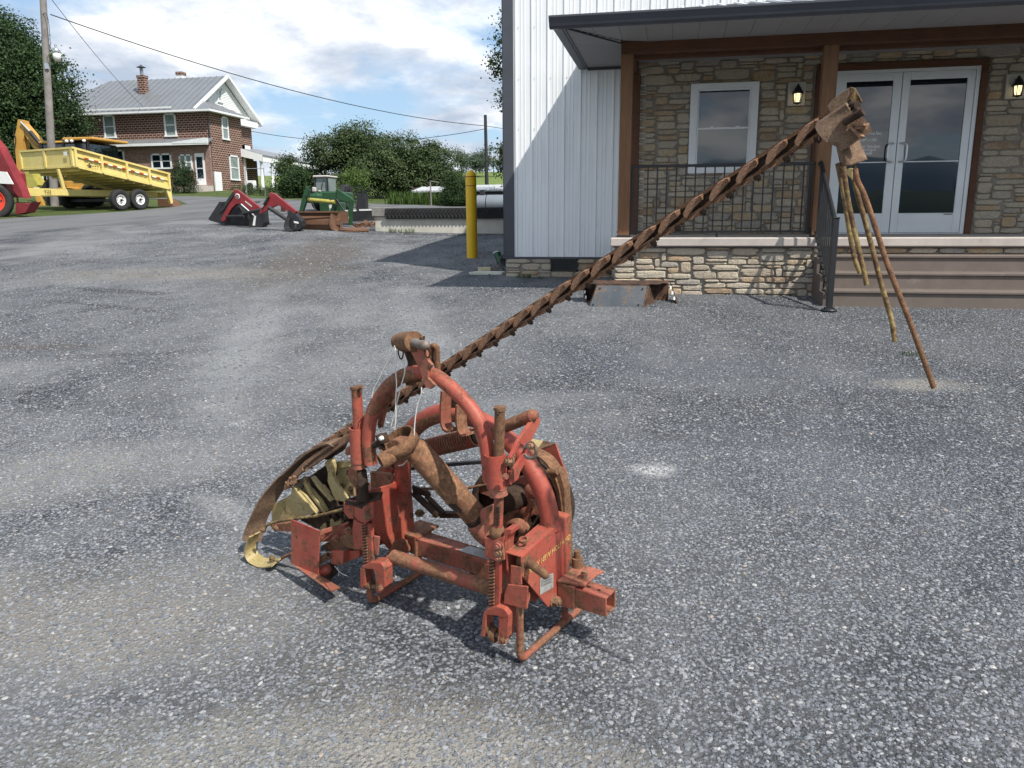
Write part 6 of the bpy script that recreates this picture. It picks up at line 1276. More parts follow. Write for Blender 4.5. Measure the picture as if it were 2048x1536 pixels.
# screws below the sleeves, ball nuts, channels, notched racks
m = MB(); m.cyl(Q((0.6107, -0, 0.5851)), Q((0.6044, -0, 0.4741)), .0155, n=14); sc = mp(m, 'jack_screw', M_rp)
m = MB(); a_, b_ = Q((0.6136, -0.014, 0.5509)), Q((0.6082, -0.014, 0.4891))
for i in range(7): c_ = a_.lerp(b_, i/6); m.obox(c_, _U, (_V*.9+_N*.3).normalized(), _N, .020, .008, .0045)
mp(m, 'thread_notch', M_rd, sc)['kind'] = 'stuff'
m = MB(); m.lathe(Q((0.6007, -0, 0.4355)), _N, [(.001, -.002), (.020, 0), (.0255, .012), (.0255, .026), (.017, .043), (.001, .044)], 16); mp(m, 'ball_nut', M_ru)
m = MB(); m.prism(QL([(0.5657, -0.022, 0.4369), (0.5998, -0.022, 0.4341), (0.6195, -0.022, 0.4451), (0.6434, -0.022, 0.459), (0.6363, -0.022, 0.4303), (0.6415, -0.022, 0.3756), (0.6152, -0.022, 0.3643), (0.5647, -0.022, 0.364)]), _V*.008); m.prism(QL([(0.6326, -0.014, 0.451), (0.6392, -0.014, 0.4795), (0.6661, -0.014, 0.4863), (0.6636, -0.014, 0.4685), (0.6507, -0.014, 0.4614), (0.6425, -0.014, 0.4362), (0.6358, -0.014, 0.3704), (0.6298, -0.014, 0.3707)]), _V*.05); m.prism(QL([(0.5597, -0.014, 0.432), (0.5641, -0.014, 0.4332), (0.5632, -0.014, 0.3601), (0.5592, -0.014, 0.3609)]), _V*.045); ch = mp(m, 'rack_channel', M_rp, None, .002)
m = MB(); bolt(m, (0.621, -0.022, 0.4204), (0, -1, 0), .0135, .011, 14); mp(m, 'bolt', M_bolt, ch); m = MB(); bolt(m, (0.6226, -0.022, 0.3976), (0, -1, 0), .0135, .011, 14); mp(m, 'bolt', M_bolt, ch); m = MB(); bolt(m, (0.6209, -0.022, 0.3796), (0, -1, 0), .010, .011, 6); mp(m, 'bolt', M_bolt, ch)
def rack(p0, p1, wd, nm='notched_rack', nn_=15, mat=M_rp):
    a, b = Q(p0), Q(p1); m = MB(); m.bar(a, b, wd, .016, _V); o = mp(m, nm, mat, None, .002)
    m = MB(); d = (b-a)
    for i in range(nn_): c_ = a+d*((i+.5)/nn_); m.obox(c_-_U*wd*.34-_V*.009, (_U*.9+_N*.42).normalized(), _V, (_N*.9-_U*.42).normalized(), wd*.62, .010, .0058)
    mp(m, 'notch', M_rd, o)['kind'] = 'stuff'; m = MB()
    for i in range(nn_): c_ = a+d*((i+.1)/nn_); m.obox(c_-_U*wd*.34-_V*.0115, (_U*.9+_N*.42).normalized(), _V, (_N*.9-_U*.42).normalized(), wd*.62, .007, .0045)
    mp(m, 'tooth', M_rr, o)['kind'] = 'stuff'; return o
rack((0.6036, -0.01, 0.3585), (0.5975, -0.01, 0.181), .0345)
# right yoke with rollers
def make_yoke(top, fork_l, fork_r, v0, nm='clevis'):
    m = MB(); m.prism(QL(top), _V*.05); m.prism(QL(fork_l), _V*.045); m.prism(QL(fork_r), _V*.045); return mp(m, nm, M_rp, None, .003)
make_yoke([(0.5742, -0.035, 0.1842), (0.6159, -0.035, 0.2097), (0.6465, -0.035, 0.2095), (0.6635, -0.035, 0.193), (0.6623, -0.035, 0.1785), (0.6235, -0.035, 0.1636), (0.6216, -0.035, 0.1752), (0.5745, -0.035, 0.1638), (0.5589, -0.035, 0.1545), (0.5621, -0.035, 0.17)],
          [(0.5587, -0.035, 0.1627), (0.5746, -0.035, 0.1659), (0.5636, -0.035, 0.0774), (0.547, -0.035, 0.0737)], [(0.6238, -0.035, 0.1759), (0.6634, -0.035, 0.1889), (0.6573, -0.035, 0.11), (0.6323, -0.035, 0.0724), (0.6167, -0.035, 0.071)], -.035)
m = MB(); m.cyl(Q((0.5535, -0.012, 0.0971)), Q((0.5741, -0.012, 0.0978)), .022, n=18); m.cyl(Q((0.5773, -0.012, 0.0843)), Q((0.5985, -0.012, 0.0833)), .025, n=18); mp(m, 'clevis_roller', M_ru, None, .002)
m = MB(); m.cyl(Q((0.5986, -0.015, 0.0891)), Q((0.6232, -0.015, 0.0893)), .009, n=12); bolt(m, (0.6267, -0.02, 0.092), (1, -.5, 0), .014, .022); mp(m, 'clevis_pin', M_bolt)
# left jack lower part
m = MB(); m.lathe(Q((0.0065, -0, 0.4405)), _N, [(.026, -.012), (.026, 0), (.0195, .004), (.0195, .045), (.023, .052), (.0195, .058), (.017, .105), (.001, .106)], 16); mp(m, 'jack_screw', M_rd)
m = MB(); m.prism(QL([(-0.0603, -0.03, 0.4241), (0.0347, -0.03, 0.4268), (0.1245, -0.03, 0.4945), (0.1101, -0.03, 0.4631), (0.0418, -0.03, 0.438), (0.0239, -0.03, 0.4098), (-0.0287, -0.03, 0.412), (-0.061, -0.03, 0.4045)]), _V*.012); m.prism(QL([(-0.1131, 0.02, 0.3962), (0.0001, 0.02, 0.4488), (0.0752, 0.02, 0.4665), (0.0669, 0.02, 0.4397), (-0.0167, 0.02, 0.401)]), _V*.010); mp(m, 'bent_top_plate', M_rd, None, .001)
m = MB(); m.prism(QL([(-0.0233, -0.022, 0.4209), (0.017, -0.022, 0.4196), (0.0763, -0.022, 0.4501), (0.0703, -0.022, 0.3794), (0.0262, -0.022, 0.3516), (-0.0049, -0.022, 0.3512), (-0.0255, -0.022, 0.3658)]), _V*.008); m.prism(QL([(-0.0853, -0.015, 0.4055), (-0.0324, -0.015, 0.4128), (-0.0371, -0.015, 0.3504), (-0.0632, -0.015, 0.344), (-0.0894, -0.015, 0.365)]), _V*.03); m.prism(QL([(-0.0416, -0.012, 0.3481), (-0.0159, -0.012, 0.3396), (0.0152, -0.012, 0.3375), (0.0056, -0.012, 0.2309), (-0.0488, -0.012, 0.2262), (-0.055, -0.012, 0.295)]), _V*.012); ch = mp(m, 'rack_channel', M_rp, None, .002)
m = MB(); bolt(m, (0.0442, -0.022, 0.4154), (0, -1, 0), .0125, .012, 6); mp(m, 'bolt', M_bolt, ch); m = MB(); bolt(m, (0.045, -0.022, 0.3829), (0, -1, 0), .0125, .012, 6); mp(m, 'bolt', M_bolt, ch)
rack((0.032, -0.008, 0.3475), (0.0308, -0.012, 0.1751), .0365)
make_yoke([(0.0027, -0.03, 0.1777), (0.0521, -0.03, 0.2067), (0.1021, -0.03, 0.2183), (0.1186, -0.03, 0.1984), (0.1141, -0.03, 0.1798), (0.0672, -0.03, 0.1662), (0.059, -0.03, 0.1788), (0.0112, -0.03, 0.1676), (-0.0087, -0.03, 0.1568)],
          [(-0.0077, -0.03, 0.1672), (0.0166, -0.03, 0.1716), (0.0114, -0.03, 0.0992), (-0.0064, -0.03, 0.0784), (-0.0148, -0.03, 0.0913)], [(0.0666, -0.03, 0.1735), (0.1166, -0.03, 0.1879), (0.114, -0.03, 0.1251), (0.0854, -0.03, 0.0887), (0.0668, -0.03, 0.0881)], -.03)
m = MB(); m.cyl(Q((0.0019, -0.008, 0.091)), Q((0.0277, -0.008, 0.0962)), .0185, n=18); mp(m, 'clevis_roller', M_ru, None, .002)
m = MB(); m.cyl(Q((0.0293, -0.01, 0.0925)), Q((0.0757, -0.012, 0.1024)), .008, n=12); bolt(m, (0.0952, -0.03, 0.1184), (.5, -1, 0), .009, .012); mp(m, 'clevis_pin', M_bolt)

# --- lower cross tube with its arms
qtube([(0.1006, 0.035, 0.2146), (0.6013, 0.035, 0.2193), (0.6849, 0.035, 0.2231)], .026, M_rr, 'cross_tube', smooth=False)
m = MB(); m.prism(QL([(0.055, 0.0892, 0.2409), (0.055, 0.1251, 0.2415), (0.055, 0.1541, 0.2227), (0.055, 0.1649, 0.1866), (0.055, 0.1497, 0.1659), (0.055, 0.0897, 0.1741), (0.055, 0.0377, 0.1172), (0.055, 0.0132, 0.1683)]), _U*.011); mp(m, 'lower_arm', M_rr, None, .002)
m = MB(); m.prism(QL([(0.0534, -0.01, 0.3033), (0.0801, -0.01, 0.3051), (0.0656, -0.01, 0.2272), (0.0525, -0.01, 0.2301)]), _V*.008); mp(m, 'stop_tab', M_rp2, None, .001)
m = MB(); m.prism(QL([(0.6497, -0.018, 0.2898), (0.7264, -0.018, 0.3051), (0.7231, -0.018, 0.2256), (0.7168, -0.018, 0.2216), (0.6328, -0.018, 0.2166), (0.6358, -0.018, 0.2517)]), _V*.008); m.prism(QL([(0.6578, -0.012, 0.3582), (0.6982, -0.012, 0.3619), (0.6992, -0.012, 0.2999), (0.6563, -0.012, 0.2869)]), _V*.006); mp(m, 'arm_plate', M_rp, None, .002)
m = MB(); m.prism(QL([(0.6059, 0.02, 0.3768), (0.6168, 0.02, 0.3758), (0.6368, 0.02, 0.294), (0.6343, 0.02, 0.2772), (0.602, 0.02, 0.3079)]), _V*.006); mp(m, 'arm_gusset', M_rp, None, .001)
# --- parking stand loops
def loop(pts, nm='parking_stand', mat=M_rr): P = QL(pts); m = MB(); m.tube(P, .0125, 12); return mp(m, nm, mat)
def rounded(a, b, c, r=.03, n=5):
    a, b, c = Vector(a), Vector(b), Vector(c); p = b+(a-b).normalized()*r; q = b+(c-b).normalized()*r
    return [tuple(p.lerp(b, t).lerp(b.lerp(q, t), t)) for t in [i/n for i in range(n+1)]]
z0 = .013
loop([(.686, -.004, .23)]+rounded((.686, -.004, .23), (.682, 0, z0), (.694, .418, z0+.004))+[(.694, .418, z0+.004)])
loop([(.0, .004, .25)]+rounded((.0, .004, .25), (.004, 0, z0), (.012, .30, z0))+[(.014, .36, z0)])
m = MB(); m.tube(QL([(.692, .275, .135), (.690, .278, .022)]), .0125, 12); mp(m, 'stand_leg', M_rp); m = MB(); m.tube(QL([(.30, .25, .135), (.30, .25, .06)]), .011, 10); mp(m, 'stand_leg', M_rd)
m = MB(); m.tube(QL([(.012, .27, .14), (.012, .28, .022)]), .0125, 12); mp(m, 'stand_leg', M_rp)

# --- driveline: yoke, bell shield, long tube shield
pa, pb_ = (0.2725, -0.01, 0.682), (0.4195, 0.155, 0.3819)
A_, B_ = Q(pa), Q(pb_); dd = (B_-A_).normalized()
m = MB(); m.lathe(A_, dd, [(.030, -.02), (.0445, 0), (.0450, .22), (.0465, .225), (.0465, .235), (.0435, .24), (.042, (B_-A_).length-.02)], 24); sh = mp(m, 'shaft_shield', worn('rusted_shaft_shield', (.27, .085, .055), (.19, .098, .052), .40, 8, .65, 50, (.33, .12, .075), .4, .14), None)
m = MB(); m.lathe(A_+dd*.33, dd, [(.0432, 0), (.0436, .004), (.0436, .03), (.0432, .034)], 24); mp(m, 'shield_seam', M_rd, sh)
m = MB(); m.prism(QL([(0.3899, 0.02, 0.4966), (0.4178, 0.02, 0.5031), (0.442, 0.02, 0.4855), (0.4416, 0.02, 0.4757), (0.4165, 0.02, 0.4755), (0.3896, 0.02, 0.4887)]), _V*-.004); mp(m, 'shield_slot', M_rd, sh)
m = MB(); m.lathe(B_-dd*.02, dd, [(.044, 0), (.052, .012), (.056, .05), (.050, .10), (.034, .115), (.001, .118)], 20); m.prism(QL([(0.445, 0.12, 0.4482), (0.4864, 0.12, 0.4739), (0.4842, 0.12, 0.4016), (0.4555, 0.12, 0.3457), (0.4275, 0.12, 0.3425), (0.4143, 0.12, 0.3678)]), _V*.03); mp(m, 'rear_flange', M_rp2, None, .003)
rc = Q((0.2493, -0.055, 0.7086)); rd_ = (dd*.92-_U*.1).normalized()
m = MB(); a, b, _d = basis(rd_); ring_p = [(.0600, -.020), (.0650, -.022), (.0660, .022), (.0620, .022), (.0590, .010), (.0600, -.020)]
m.lathe(rc, rd_, ring_p, 28); m.lathe(rc, rd_, [(.0600, .010), (.058, .014), (.056, .014), (.0600, .010)], 24); mp(m, 'bell_shield', M_ru, None)
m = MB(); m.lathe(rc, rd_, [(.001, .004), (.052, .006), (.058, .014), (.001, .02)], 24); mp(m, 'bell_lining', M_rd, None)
m = MB(); yo, yi = Q((0.234, -0.135, 0.6651)), Q((0.2417, -0.085, 0.706)); yd = dirq((.42, .84, .30)).normalized(); m.pipe(yo, yo+yd*.07, .0270, .0180, 20); m.lathe(yo+yd*.065, yd, [(.025, 0), (.035, .012), (.036, .03), (.026, .04), (.001, .042)], 16); yk = mp(m, 'shaft_yoke', M_ru, None, .001)
m = MB(); m.prism(QL([(0.2155, -0.085, 0.7046), (0.2392, -0.085, 0.7293), (0.2737, -0.085, 0.7321), (0.2806, -0.085, 0.7098), (0.2654, -0.085, 0.6764), (0.2347, -0.085, 0.6705)]), _V*.05); m.prism(QL([(0.2453, -0.095, 0.6893), (0.2806, -0.095, 0.6723), (0.2636, -0.095, 0.6451), (0.2377, -0.095, 0.6468)]), _V*.035); mp(m, 'yoke_fork', M_rr, yk, .004)
m = MB(); m.lathe(Q((0.2048, -0.09, 0.7315)), (_U*-.3+_N*.9).normalized(), [(.001, -.02), (.020, -.02), (.020, .012), (.001, .014)], 16); m.cyl(Q((0.1443, -0.07, 0.687)), Q((0.17, -0.07, 0.6986)), .012, n=12); m.ball(Q((0.202, -0.09, 0.6967)), .012, n=8); mp(m, 'joint_cross', M_rd, yk)
m = MB(); m.lathe(Q((0.2275, -0.112, 0.7402)), (-_V).normalized(), [(.001, .012), (.006, .012), (.008, 0)], 10); mp(m, 'grease_cap', M_wht, yk)
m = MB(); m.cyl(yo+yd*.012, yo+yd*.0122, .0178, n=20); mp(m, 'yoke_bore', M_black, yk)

# --- big lift spring and bars behind
sp0, sp1 = Q((-0.0018, 0.26, 0.5286)), Q((0.3324, 0.26, 0.6555)); L_ = (sp1-sp0).length; a, b, d = basis(sp1-sp0); turns = int(L_/.0122); P = []
for i in range(turns*14): t_ = i/14; P.append(sp0+d*(L_*t_/turns)+(a*math.cos(2*PI*t_)+b*math.sin(2*PI*t_))*.033)
m = MB(); m.tube(P, .0046, 6); mp(m, 'lift_spring', M_rr)
m = MB(); m.cyl(sp0, sp1, .024, n=12); mp(m, 'spring_core', M_rd)
s2, s3 = Q((-0.091, 0.2, 0.4413)), Q((-0.0202, 0.2, 0.5)); a, b, d = basis(s3-s2); P = [s2+d*((s3-s2).length*i/14/9)+(a*math.cos(2*PI*i/14)+b*math.sin(2*PI*i/14))*.024 for i in range(9*14)]; m = MB(); m.tube(P, .0045, 6); mp(m, 'lift_spring', M_rr)
m = MB(); m.bar(Q((0.0598, 0.3, 0.4747)), Q((0.3435, 0.3, 0.5496)), .022, .012, _N); m.bar(Q((-0.1173, 0.3, 0.419)), Q((0.0623, 0.3, 0.4752)), .02, .012, _N); mp(m, 'flat_link', M_dark)
m = MB(); m.tube(arcpts(QL([(0.0041, 0.3, 0.3678), (0.1149, 0.3, 0.392), (0.2257, 0.3, 0.4163), (0.3323, 0.3, 0.4544), (0.3682, 0.3, 0.4668)]), 5), .0055, 8); mp(m, 'thin_rod', M_ru)
m = MB(); m.prism(QL([(-0.0118, 0.28, 0.3848), (0.0677, 0.28, 0.3773), (0.0806, 0.28, 0.3644), (0.0746, 0.28, 0.3541), (-0.0083, 0.28, 0.3536)]), _V*.01); m.bar(Q((-0.0117, 0.29, 0.3493)), Q((0.1424, 0.25, 0.3049)), .028, .01, _N); m.bar(Q((0.0463, 0.3, 0.345)), Q((0.1472, 0.28, 0.3034)), .02, .01, _N); mp(m, 'control_link', M_rd, None, .001)
m = MB(); bolt(m, (0.1361, 0.245, 0.3097), (0, -1, 0), .010, .01); m.cyl(Q((0.0403, 0.26, 0.2763)), Q((0.0416, 0.26, 0.2972)), .014, n=10); m.cyl(Q((0.0408, 0.26, 0.2856)), Q((0.041, 0.26, 0.2889)), .020, n=10); mp(m, 'link_bolt', M_yr)
m = MB(); m.bar(Q((0.094, 0.33, 0.2669)), Q((0.2077, 0.33, 0.2942)), .03, .02, _N); m.bar(Q((0.2043, 0.33, 0.4008)), Q((0.3326, 0.3, 0.4566)), .008, .008, _N); mp(m, 'rear_strut', M_rd)
# --- right side: lift tube, U strap, shackle, bolts
m = MB(); m.cyl(Q((0.5562, 0.12, 0.7697)), Q((0.6611, 0.12, 0.8243)), .0205, n=16); lt_ = mp(m, 'latch_tube', M_rr)
m = MB(); m.lathe(Q((0.6593, 0.12, 0.8253)), dirq((1, 0, .3)), [(.001, .02), (.014, .018), (.0205, .0)], 14); mp(m, 'tube_cap', M_rr, lt_)
m = MB(); m.prism(QL([(0.66, 0.1274, 0.8195), (0.66, 0.1407, 0.8225), (0.66, 0.1591, 0.8028), (0.66, 0.156, 0.7888), (0.66, 0.0798, 0.7254), (0.66, 0.0388, 0.7573), (0.66, 0.0309, 0.766)]), _U*.008); m.prism(QL([(0.655, 0.138, 0.8185), (0.655, 0.1294, 0.8208), (0.655, 0.0301, 0.7654), (0.655, -0.0141, 0.7246), (0.655, -0.0091, 0.715), (0.655, 0.0491, 0.7565)]), _U*.012); mp(m, 'latch_arm', M_rp, None, .0015)
m = MB(); m.prism(QL([(0.645, 0.0969, 0.7207), (0.645, 0.1076, 0.6875), (0.645, 0.0585, 0.6535), (0.645, 0.0468, 0.6326), (0.645, 0.0027, 0.6264), (0.645, 0.0015, 0.6725), (0.645, 0.0205, 0.6759), (0.645, 0.0597, 0.696)]), _U*.010); mp(m, 'latch_bracket', M_rp, None, .0015)
m = MB(); P = arcpts(QL([(0.7128, -0, 0.7644), (0.7324, -0, 0.782), (0.748, -0, 0.7725), (0.7524, -0, 0.7546), (0.7424, 0, 0.737), (0.7212, -0, 0.7329), (0.7107, -0, 0.7404)]), 5); m.tube(P, .0062, 8); mp(m, 'shackle', M_galv)
for bp, bd, br_, bh_ in (((0.7441, -0.01, 0.7794), (0, -1, 0), .010, .016), ((0.6614, 0, 0.7069), (-.6, -1, .3), .014, .018), ((0.6535, 0.02, 0.7135), (-.6, -1, .3), .012, .012), ((0.6602, -0.034, 0.6698), (1, -1, 0), .008, .006)):
    m = MB(); bolt(m, bp, bd, br_, bh_); mp(m, 'bolt', M_bolt)
# --- drive pulley with curved guard on the far right, red and yellow belt shield
gc = Q((0.415, 0.43, 0.3448)); ga = (_V*.93+_U*-.30).normalized()
m = MB(); m.lathe(gc, ga, [(.175, -.045), (.180, -.05), (.196, -.045), (.196, .03), (.190, .035), (.182, .03), (.175, -.045)], 40); m.lathe(gc, ga, [(.183, .028), (.10, .038), (.03, .03), (.001, .03), (.001, .036), (.10, .044), (.186, .034)], 40); gd = mp(m, 'drive_pulley', M_rd)
a, b, d = basis(ga); m = MB()
for i in range(6): u_ = a*math.cos(PI/3*i+.3)+b*math.sin(PI/3*i+.3); m.bar(gc+u_*.05+ga*.0, gc+u_*.178+ga*.0, .030, .014, ga)
m.lathe(gc, ga, [(.001, -.03), (.045, -.028), (.055, -.01), (.055, .02)], 18); mp(m, 'pulley_spoke', M_rr, gd)
ribbon([(0.5234, 0.33, 0.6182), (0.5817, 0.33, 0.6031), (0.6246, 0.33, 0.5631), (0.651, 0.33, 0.5013), (0.6632, 0.33, 0.4209), (0.6674, 0.33, 0.3066), (0.6717, 0.33, 0.1999)], (.004, .026, .0), .003, M_ru, 'belt_guard_rim')
m = MB(); m.prism(QL([(0.5987, 0.31, 0.5605), (0.6345, 0.31, 0.5733), (0.6464, 0.31, 0.5703), (0.6561, 0.31, 0.547), (0.6679, 0.31, 0.5097), (0.6719, 0.31, 0.4042), (0.6501, 0.31, 0.3989), (0.6343, 0.31, 0.484), (0.6145, 0.31, 0.531)]), _V*.04); m.cyl(Q((0.6089, 0.3, 0.563)), Q((0.6465, 0.3, 0.5718)), .0115, n=12); mp(m, 'guard_inner_plate', M_ru, None, .002)
m = MB(); m.lathe(Q((0.5412, 0.3, 0.4743)), ga, [(.001, 0), (.028, 0), (.030, .006), (.001, .008)], 18); mp(m, 'guard_disc', M_rr)
m = MB(); m.prism(QL([(0.4846, 0.42, 0.5792), (0.5664, 0.42, 0.6227), (0.5848, 0.42, 0.5738), (0.6167, 0.42, 0.5051), (0.6053, 0.42, 0.4666), (0.5847, 0.42, 0.4946), (0.5348, 0.42, 0.5262)]), _V*.008); bg_ = mp(m, 'belt_shield', M_rp, None, .001)
m = MB(); m.prism(QL([(0.4803, 0.42, 0.5811), (0.5664, 0.42, 0.6234), (0.4644, 0.5, 0.5925), (0.4381, 0.5, 0.5713)]), _N*-.006); mp(m, 'shield_fold', M_ru, bg_)
m = MB(); m.prism(QL([(0.3628, 0.5, 0.5893), (0.4644, 0.5, 0.5925), (0.4782, 0.43, 0.5822), (0.422, 0.43, 0.574)]), _N*-.006); mp(m, 'yellow_top_plate', M_cr, bg_)
# gearbox drum and housings under it
m = MB(); p0 = Q((0.4497, 0.26, 0.4343)); p1 = Q((0.466, 0.34, 0.428)); m.lathe(p0, p1-p0, [(.001, 0), (.035, 0), (.045, .012), (.045, .09), (.040, .10), (.001, .10)], 20); mp(m, 'gearbox_drum', M_rd)
m = MB(); m.prism(QL([(0.4145, 0.33, 0.3379), (0.459, 0.33, 0.3837), (0.4808, 0.33, 0.4081), (0.4785, 0.33, 0.3921), (0.4453, 0.33, 0.3454), (0.4274, 0.33, 0.3253)]), _V*.02); m.prism(QL([(0.45, 0.34, 0.4935), (0.497, 0.34, 0.5109), (0.5051, 0.34, 0.4862), (0.4791, 0.34, 0.4424), (0.4956, 0.34, 0.4078), (0.4782, 0.34, 0.3844), (0.4536, 0.34, 0.456)]), _V*.03); m.bar(Q((0.519, 0.33, 0.413)), Q((0.4882, 0.33, 0.3325)), .02, .02); m.bar(Q((0.5025, 0.33, 0.4398)), Q((0.5563, 0.33, 0.3837)), .022, .02); mp(m, 'gearbox_housing', M_rr, None, .002)
m = MB(); m.lathe(Q((0.4691, 0.3, 0.3085)), dirq((.1, 1, 0)), [(.030, -.02), (.040, -.02), (.042, .05), (.030, .05), (.030, -.02)], 18); mp(m, 'bearing_cup', M_rr)
m = MB(); m.cyl(Q((0.5712, 0.3, 0.395)), Q((0.5686, 0.22, 0.3437)), .0042, n=8); mp(m, 'grease_rod', M_rd)

# --- left side: inner shoe, cream castings, skid runner, guards
ribbon([(-0.2179, 0.12, 0.5804), (-0.2497, 0.12, 0.5794), (-0.3036, 0.12, 0.5568), (-0.3742, 0.12, 0.5156), (-0.4566, 0.12, 0.4528), (-0.5352, 0.12, 0.3864), (-0.5837, 0.1, 0.3316), (-0.6261, 0.08, 0.2747), (-0.6629, 0.06, 0.2105), (-0.6976, 0.05, 0.1474), (-0.7138, 0.04, 0.0989), (-0.7205, 0.03, 0.0634)], (.018, .034, .012), .0035, M_rt, 'skid_runner')
ribbon([(-0.6326, -0.015, 0.1351), (-0.6603, -0.015, 0.0912), (-0.6744, -0.015, 0.0532), (-0.6615, -0.015, 0.0224), (-0.6182, -0.015, 0.0127), (-0.5701, -0.015, 0.0183), (-0.5113, -0.015, 0.0405)], (.004, .026, .008), .003, M_cr, 'runner_toe')
ribbon([(-0.255, 0.16, 0.5594), (-0.2788, 0.16, 0.5164), (-0.3142, 0.16, 0.4901), (-0.3542, 0.16, 0.4874), (-0.3977, 0.16, 0.4591)], (.01, .020, .01), .0035, M_rd, 'runner_hook')
def rpoly(cr, v_, th, mat, nm, bev=.0015): m = MB(); m.prism(QL(cr), _V*th); return mp(m, nm, mat, None, bev)
rpoly([(-0.6553, 0.1, 0.2158), (-0.6433, 0.1, 0.2212), (-0.5788, 0.1, 0.2625), (-0.524, 0.1, 0.2956), (-0.5038, 0.1, 0.3411), (-0.4856, 0.1, 0.3461), (-0.4633, 0.1, 0.3296), (-0.4309, 0.1, 0.3114), (-0.3626, 0.1, 0.2552), (-0.5017, 0.1, 0.1944), (-0.6623, 0.1, 0.1418)], 0, .010, M_cr, 'cream_web')
rpoly([(-0.365, 0.102, 0.2539), (-0.3585, 0.102, 0.2514), (-0.4684, 0.102, 0.3074), (-0.4927, 0.102, 0.3469), (-0.4868, 0.102, 0.3492), (-0.4599, 0.102, 0.3195)], 0, -.014, M_cr, 'web_flange')
rpoly([(-0.4939, 0.13, 0.3019), (-0.4605, 0.13, 0.3451), (-0.4211, 0.13, 0.3282), (-0.3961, 0.13, 0.3084), (-0.3769, 0.13, 0.2975), (-0.3426, 0.13, 0.2547), (-0.3977, 0.13, 0.2354), (-0.4553, 0.13, 0.2745)], 0, .012, M_cr, 'cream_web')
rpoly([(-0.4595, 0.132, 0.3828), (-0.4455, 0.132, 0.3731), (-0.4199, 0.132, 0.3278), (-0.3435, 0.132, 0.2537), (-0.3542, 0.132, 0.2486), (-0.4324, 0.132, 0.3097), (-0.4675, 0.132, 0.3633)], 0, -.014, M_cr, 'web_flange')
rpoly([(-0.4231, 0.15, 0.3818), (-0.3853, 0.15, 0.3544), (-0.317, 0.15, 0.3038), (-0.2999, 0.15, 0.2774), (-0.3501, 0.15, 0.2452), (-0.4047, 0.15, 0.3043), (-0.4416, 0.15, 0.3422)], 0, .012, M_rd, 'dark_casting')
rpoly([(-0.4239, 0.148, 0.3848), (-0.4148, 0.148, 0.3867), (-0.3114, 0.148, 0.3058), (-0.3206, 0.148, 0.3007), (-0.397, 0.148, 0.3526)], 0, -.02, M_cr, 'web_flange')
rpoly([(-0.3283, 0.17, 0.4571), (-0.2216, 0.17, 0.4844), (-0.2156, 0.17, 0.4477), (-0.2239, 0.17, 0.3277), (-0.2694, 0.17, 0.3274), (-0.3237, 0.17, 0.3758), (-0.3316, 0.17, 0.4142)], 0, .010, M_cr, 'cream_back_plate')
rpoly([(-0.3226, 0.165, 0.4613), (-0.215, 0.165, 0.4873), (-0.216, 0.165, 0.4639), (-0.2852, 0.165, 0.4426), (-0.3244, 0.165, 0.4322)], 0, -.012, M_cr, 'back_plate_lip')
rpoly([(-0.605, 0.19, 0.309), (-0.4987, 0.19, 0.3525), (-0.3933, 0.19, 0.4252), (-0.3312, 0.19, 0.3774), (-0.2724, 0.19, 0.3044), (-0.3052, 0.19, 0.2407), (-0.392, 0.19, 0.1887), (-0.4929, 0.19, 0.1641), (-0.5984, 0.19, 0.2465)], 0, .008, M_rd, 'inner_shoe_body')
m = MB(); m.prism(QL([(-0.3246, 0.118, 0.4672), (-0.3061, 0.118, 0.4854), (-0.2855, 0.118, 0.4953), (-0.2718, 0.118, 0.4849), (-0.2707, 0.118, 0.4585), (-0.2784, 0.118, 0.4229), (-0.2681, 0.118, 0.3981), (-0.2437, 0.118, 0.3716), (-0.2117, 0.118, 0.3395), (-0.2228, 0.118, 0.3247), (-0.2751, 0.118, 0.3201), (-0.282, 0.118, 0.3285), (-0.3026, 0.118, 0.3685), (-0.3141, 0.118, 0.3957), (-0.3075, 0.118, 0.4315), (-0.3134, 0.118, 0.4499)]), _V*.018); mp(m, 'curved_lever', M_cr, None, .003)
m = MB(); bolt(m, (-0.4825, 0.12, 0.3464), (0, -1, 0), .014, .012); mp(m, 'bolt', M_galv)
m = MB()
for q_ in [(-0.2868, 0.165, 0.3629), (-0.2316, 0.165, 0.3625), (-0.2346, 0.165, 0.4308), (-0.3178, 0.165, 0.4137)]: m = MB(); bolt(m, q_, (0, -1, 0), .009, .006); mp(m, 'rivet', M_rd)
m = MB(); r = random.Random(8)
for i in range(16):
    c_ = Q((-.36+.30*r.random(), .12+.05*r.random(), .20+.22*r.random()*(.6)))
    m.obox(c_, *basis((r.random()-.5, r.random()-.5, r.random())), r.uniform(.008, .03), r.uniform(.008, .02), r.uniform(.02, .06))
mp(m, 'shoe_fittings', M_rd)['kind'] = 'stuff'
m = MB(); r = random.Random(18)
for i in range(10):
    t_ = r.random(); base_ = Vector((-0.5224, 0.08, 0.3441)).lerp(Vector((-0.3146, 0.1, 0.4992)), t_); c_ = Q(base_)+_N*r.uniform(-.012, .012)
    m.obox(c_, *basis((r.random()-.5, r.random()-.5, r.random())), r.uniform(.008, .024), r.uniform(.004, .012), r.uniform(.015, .04))
mp(m, 'straw_and_rust_flakes', M_rg)['kind'] = 'stuff'
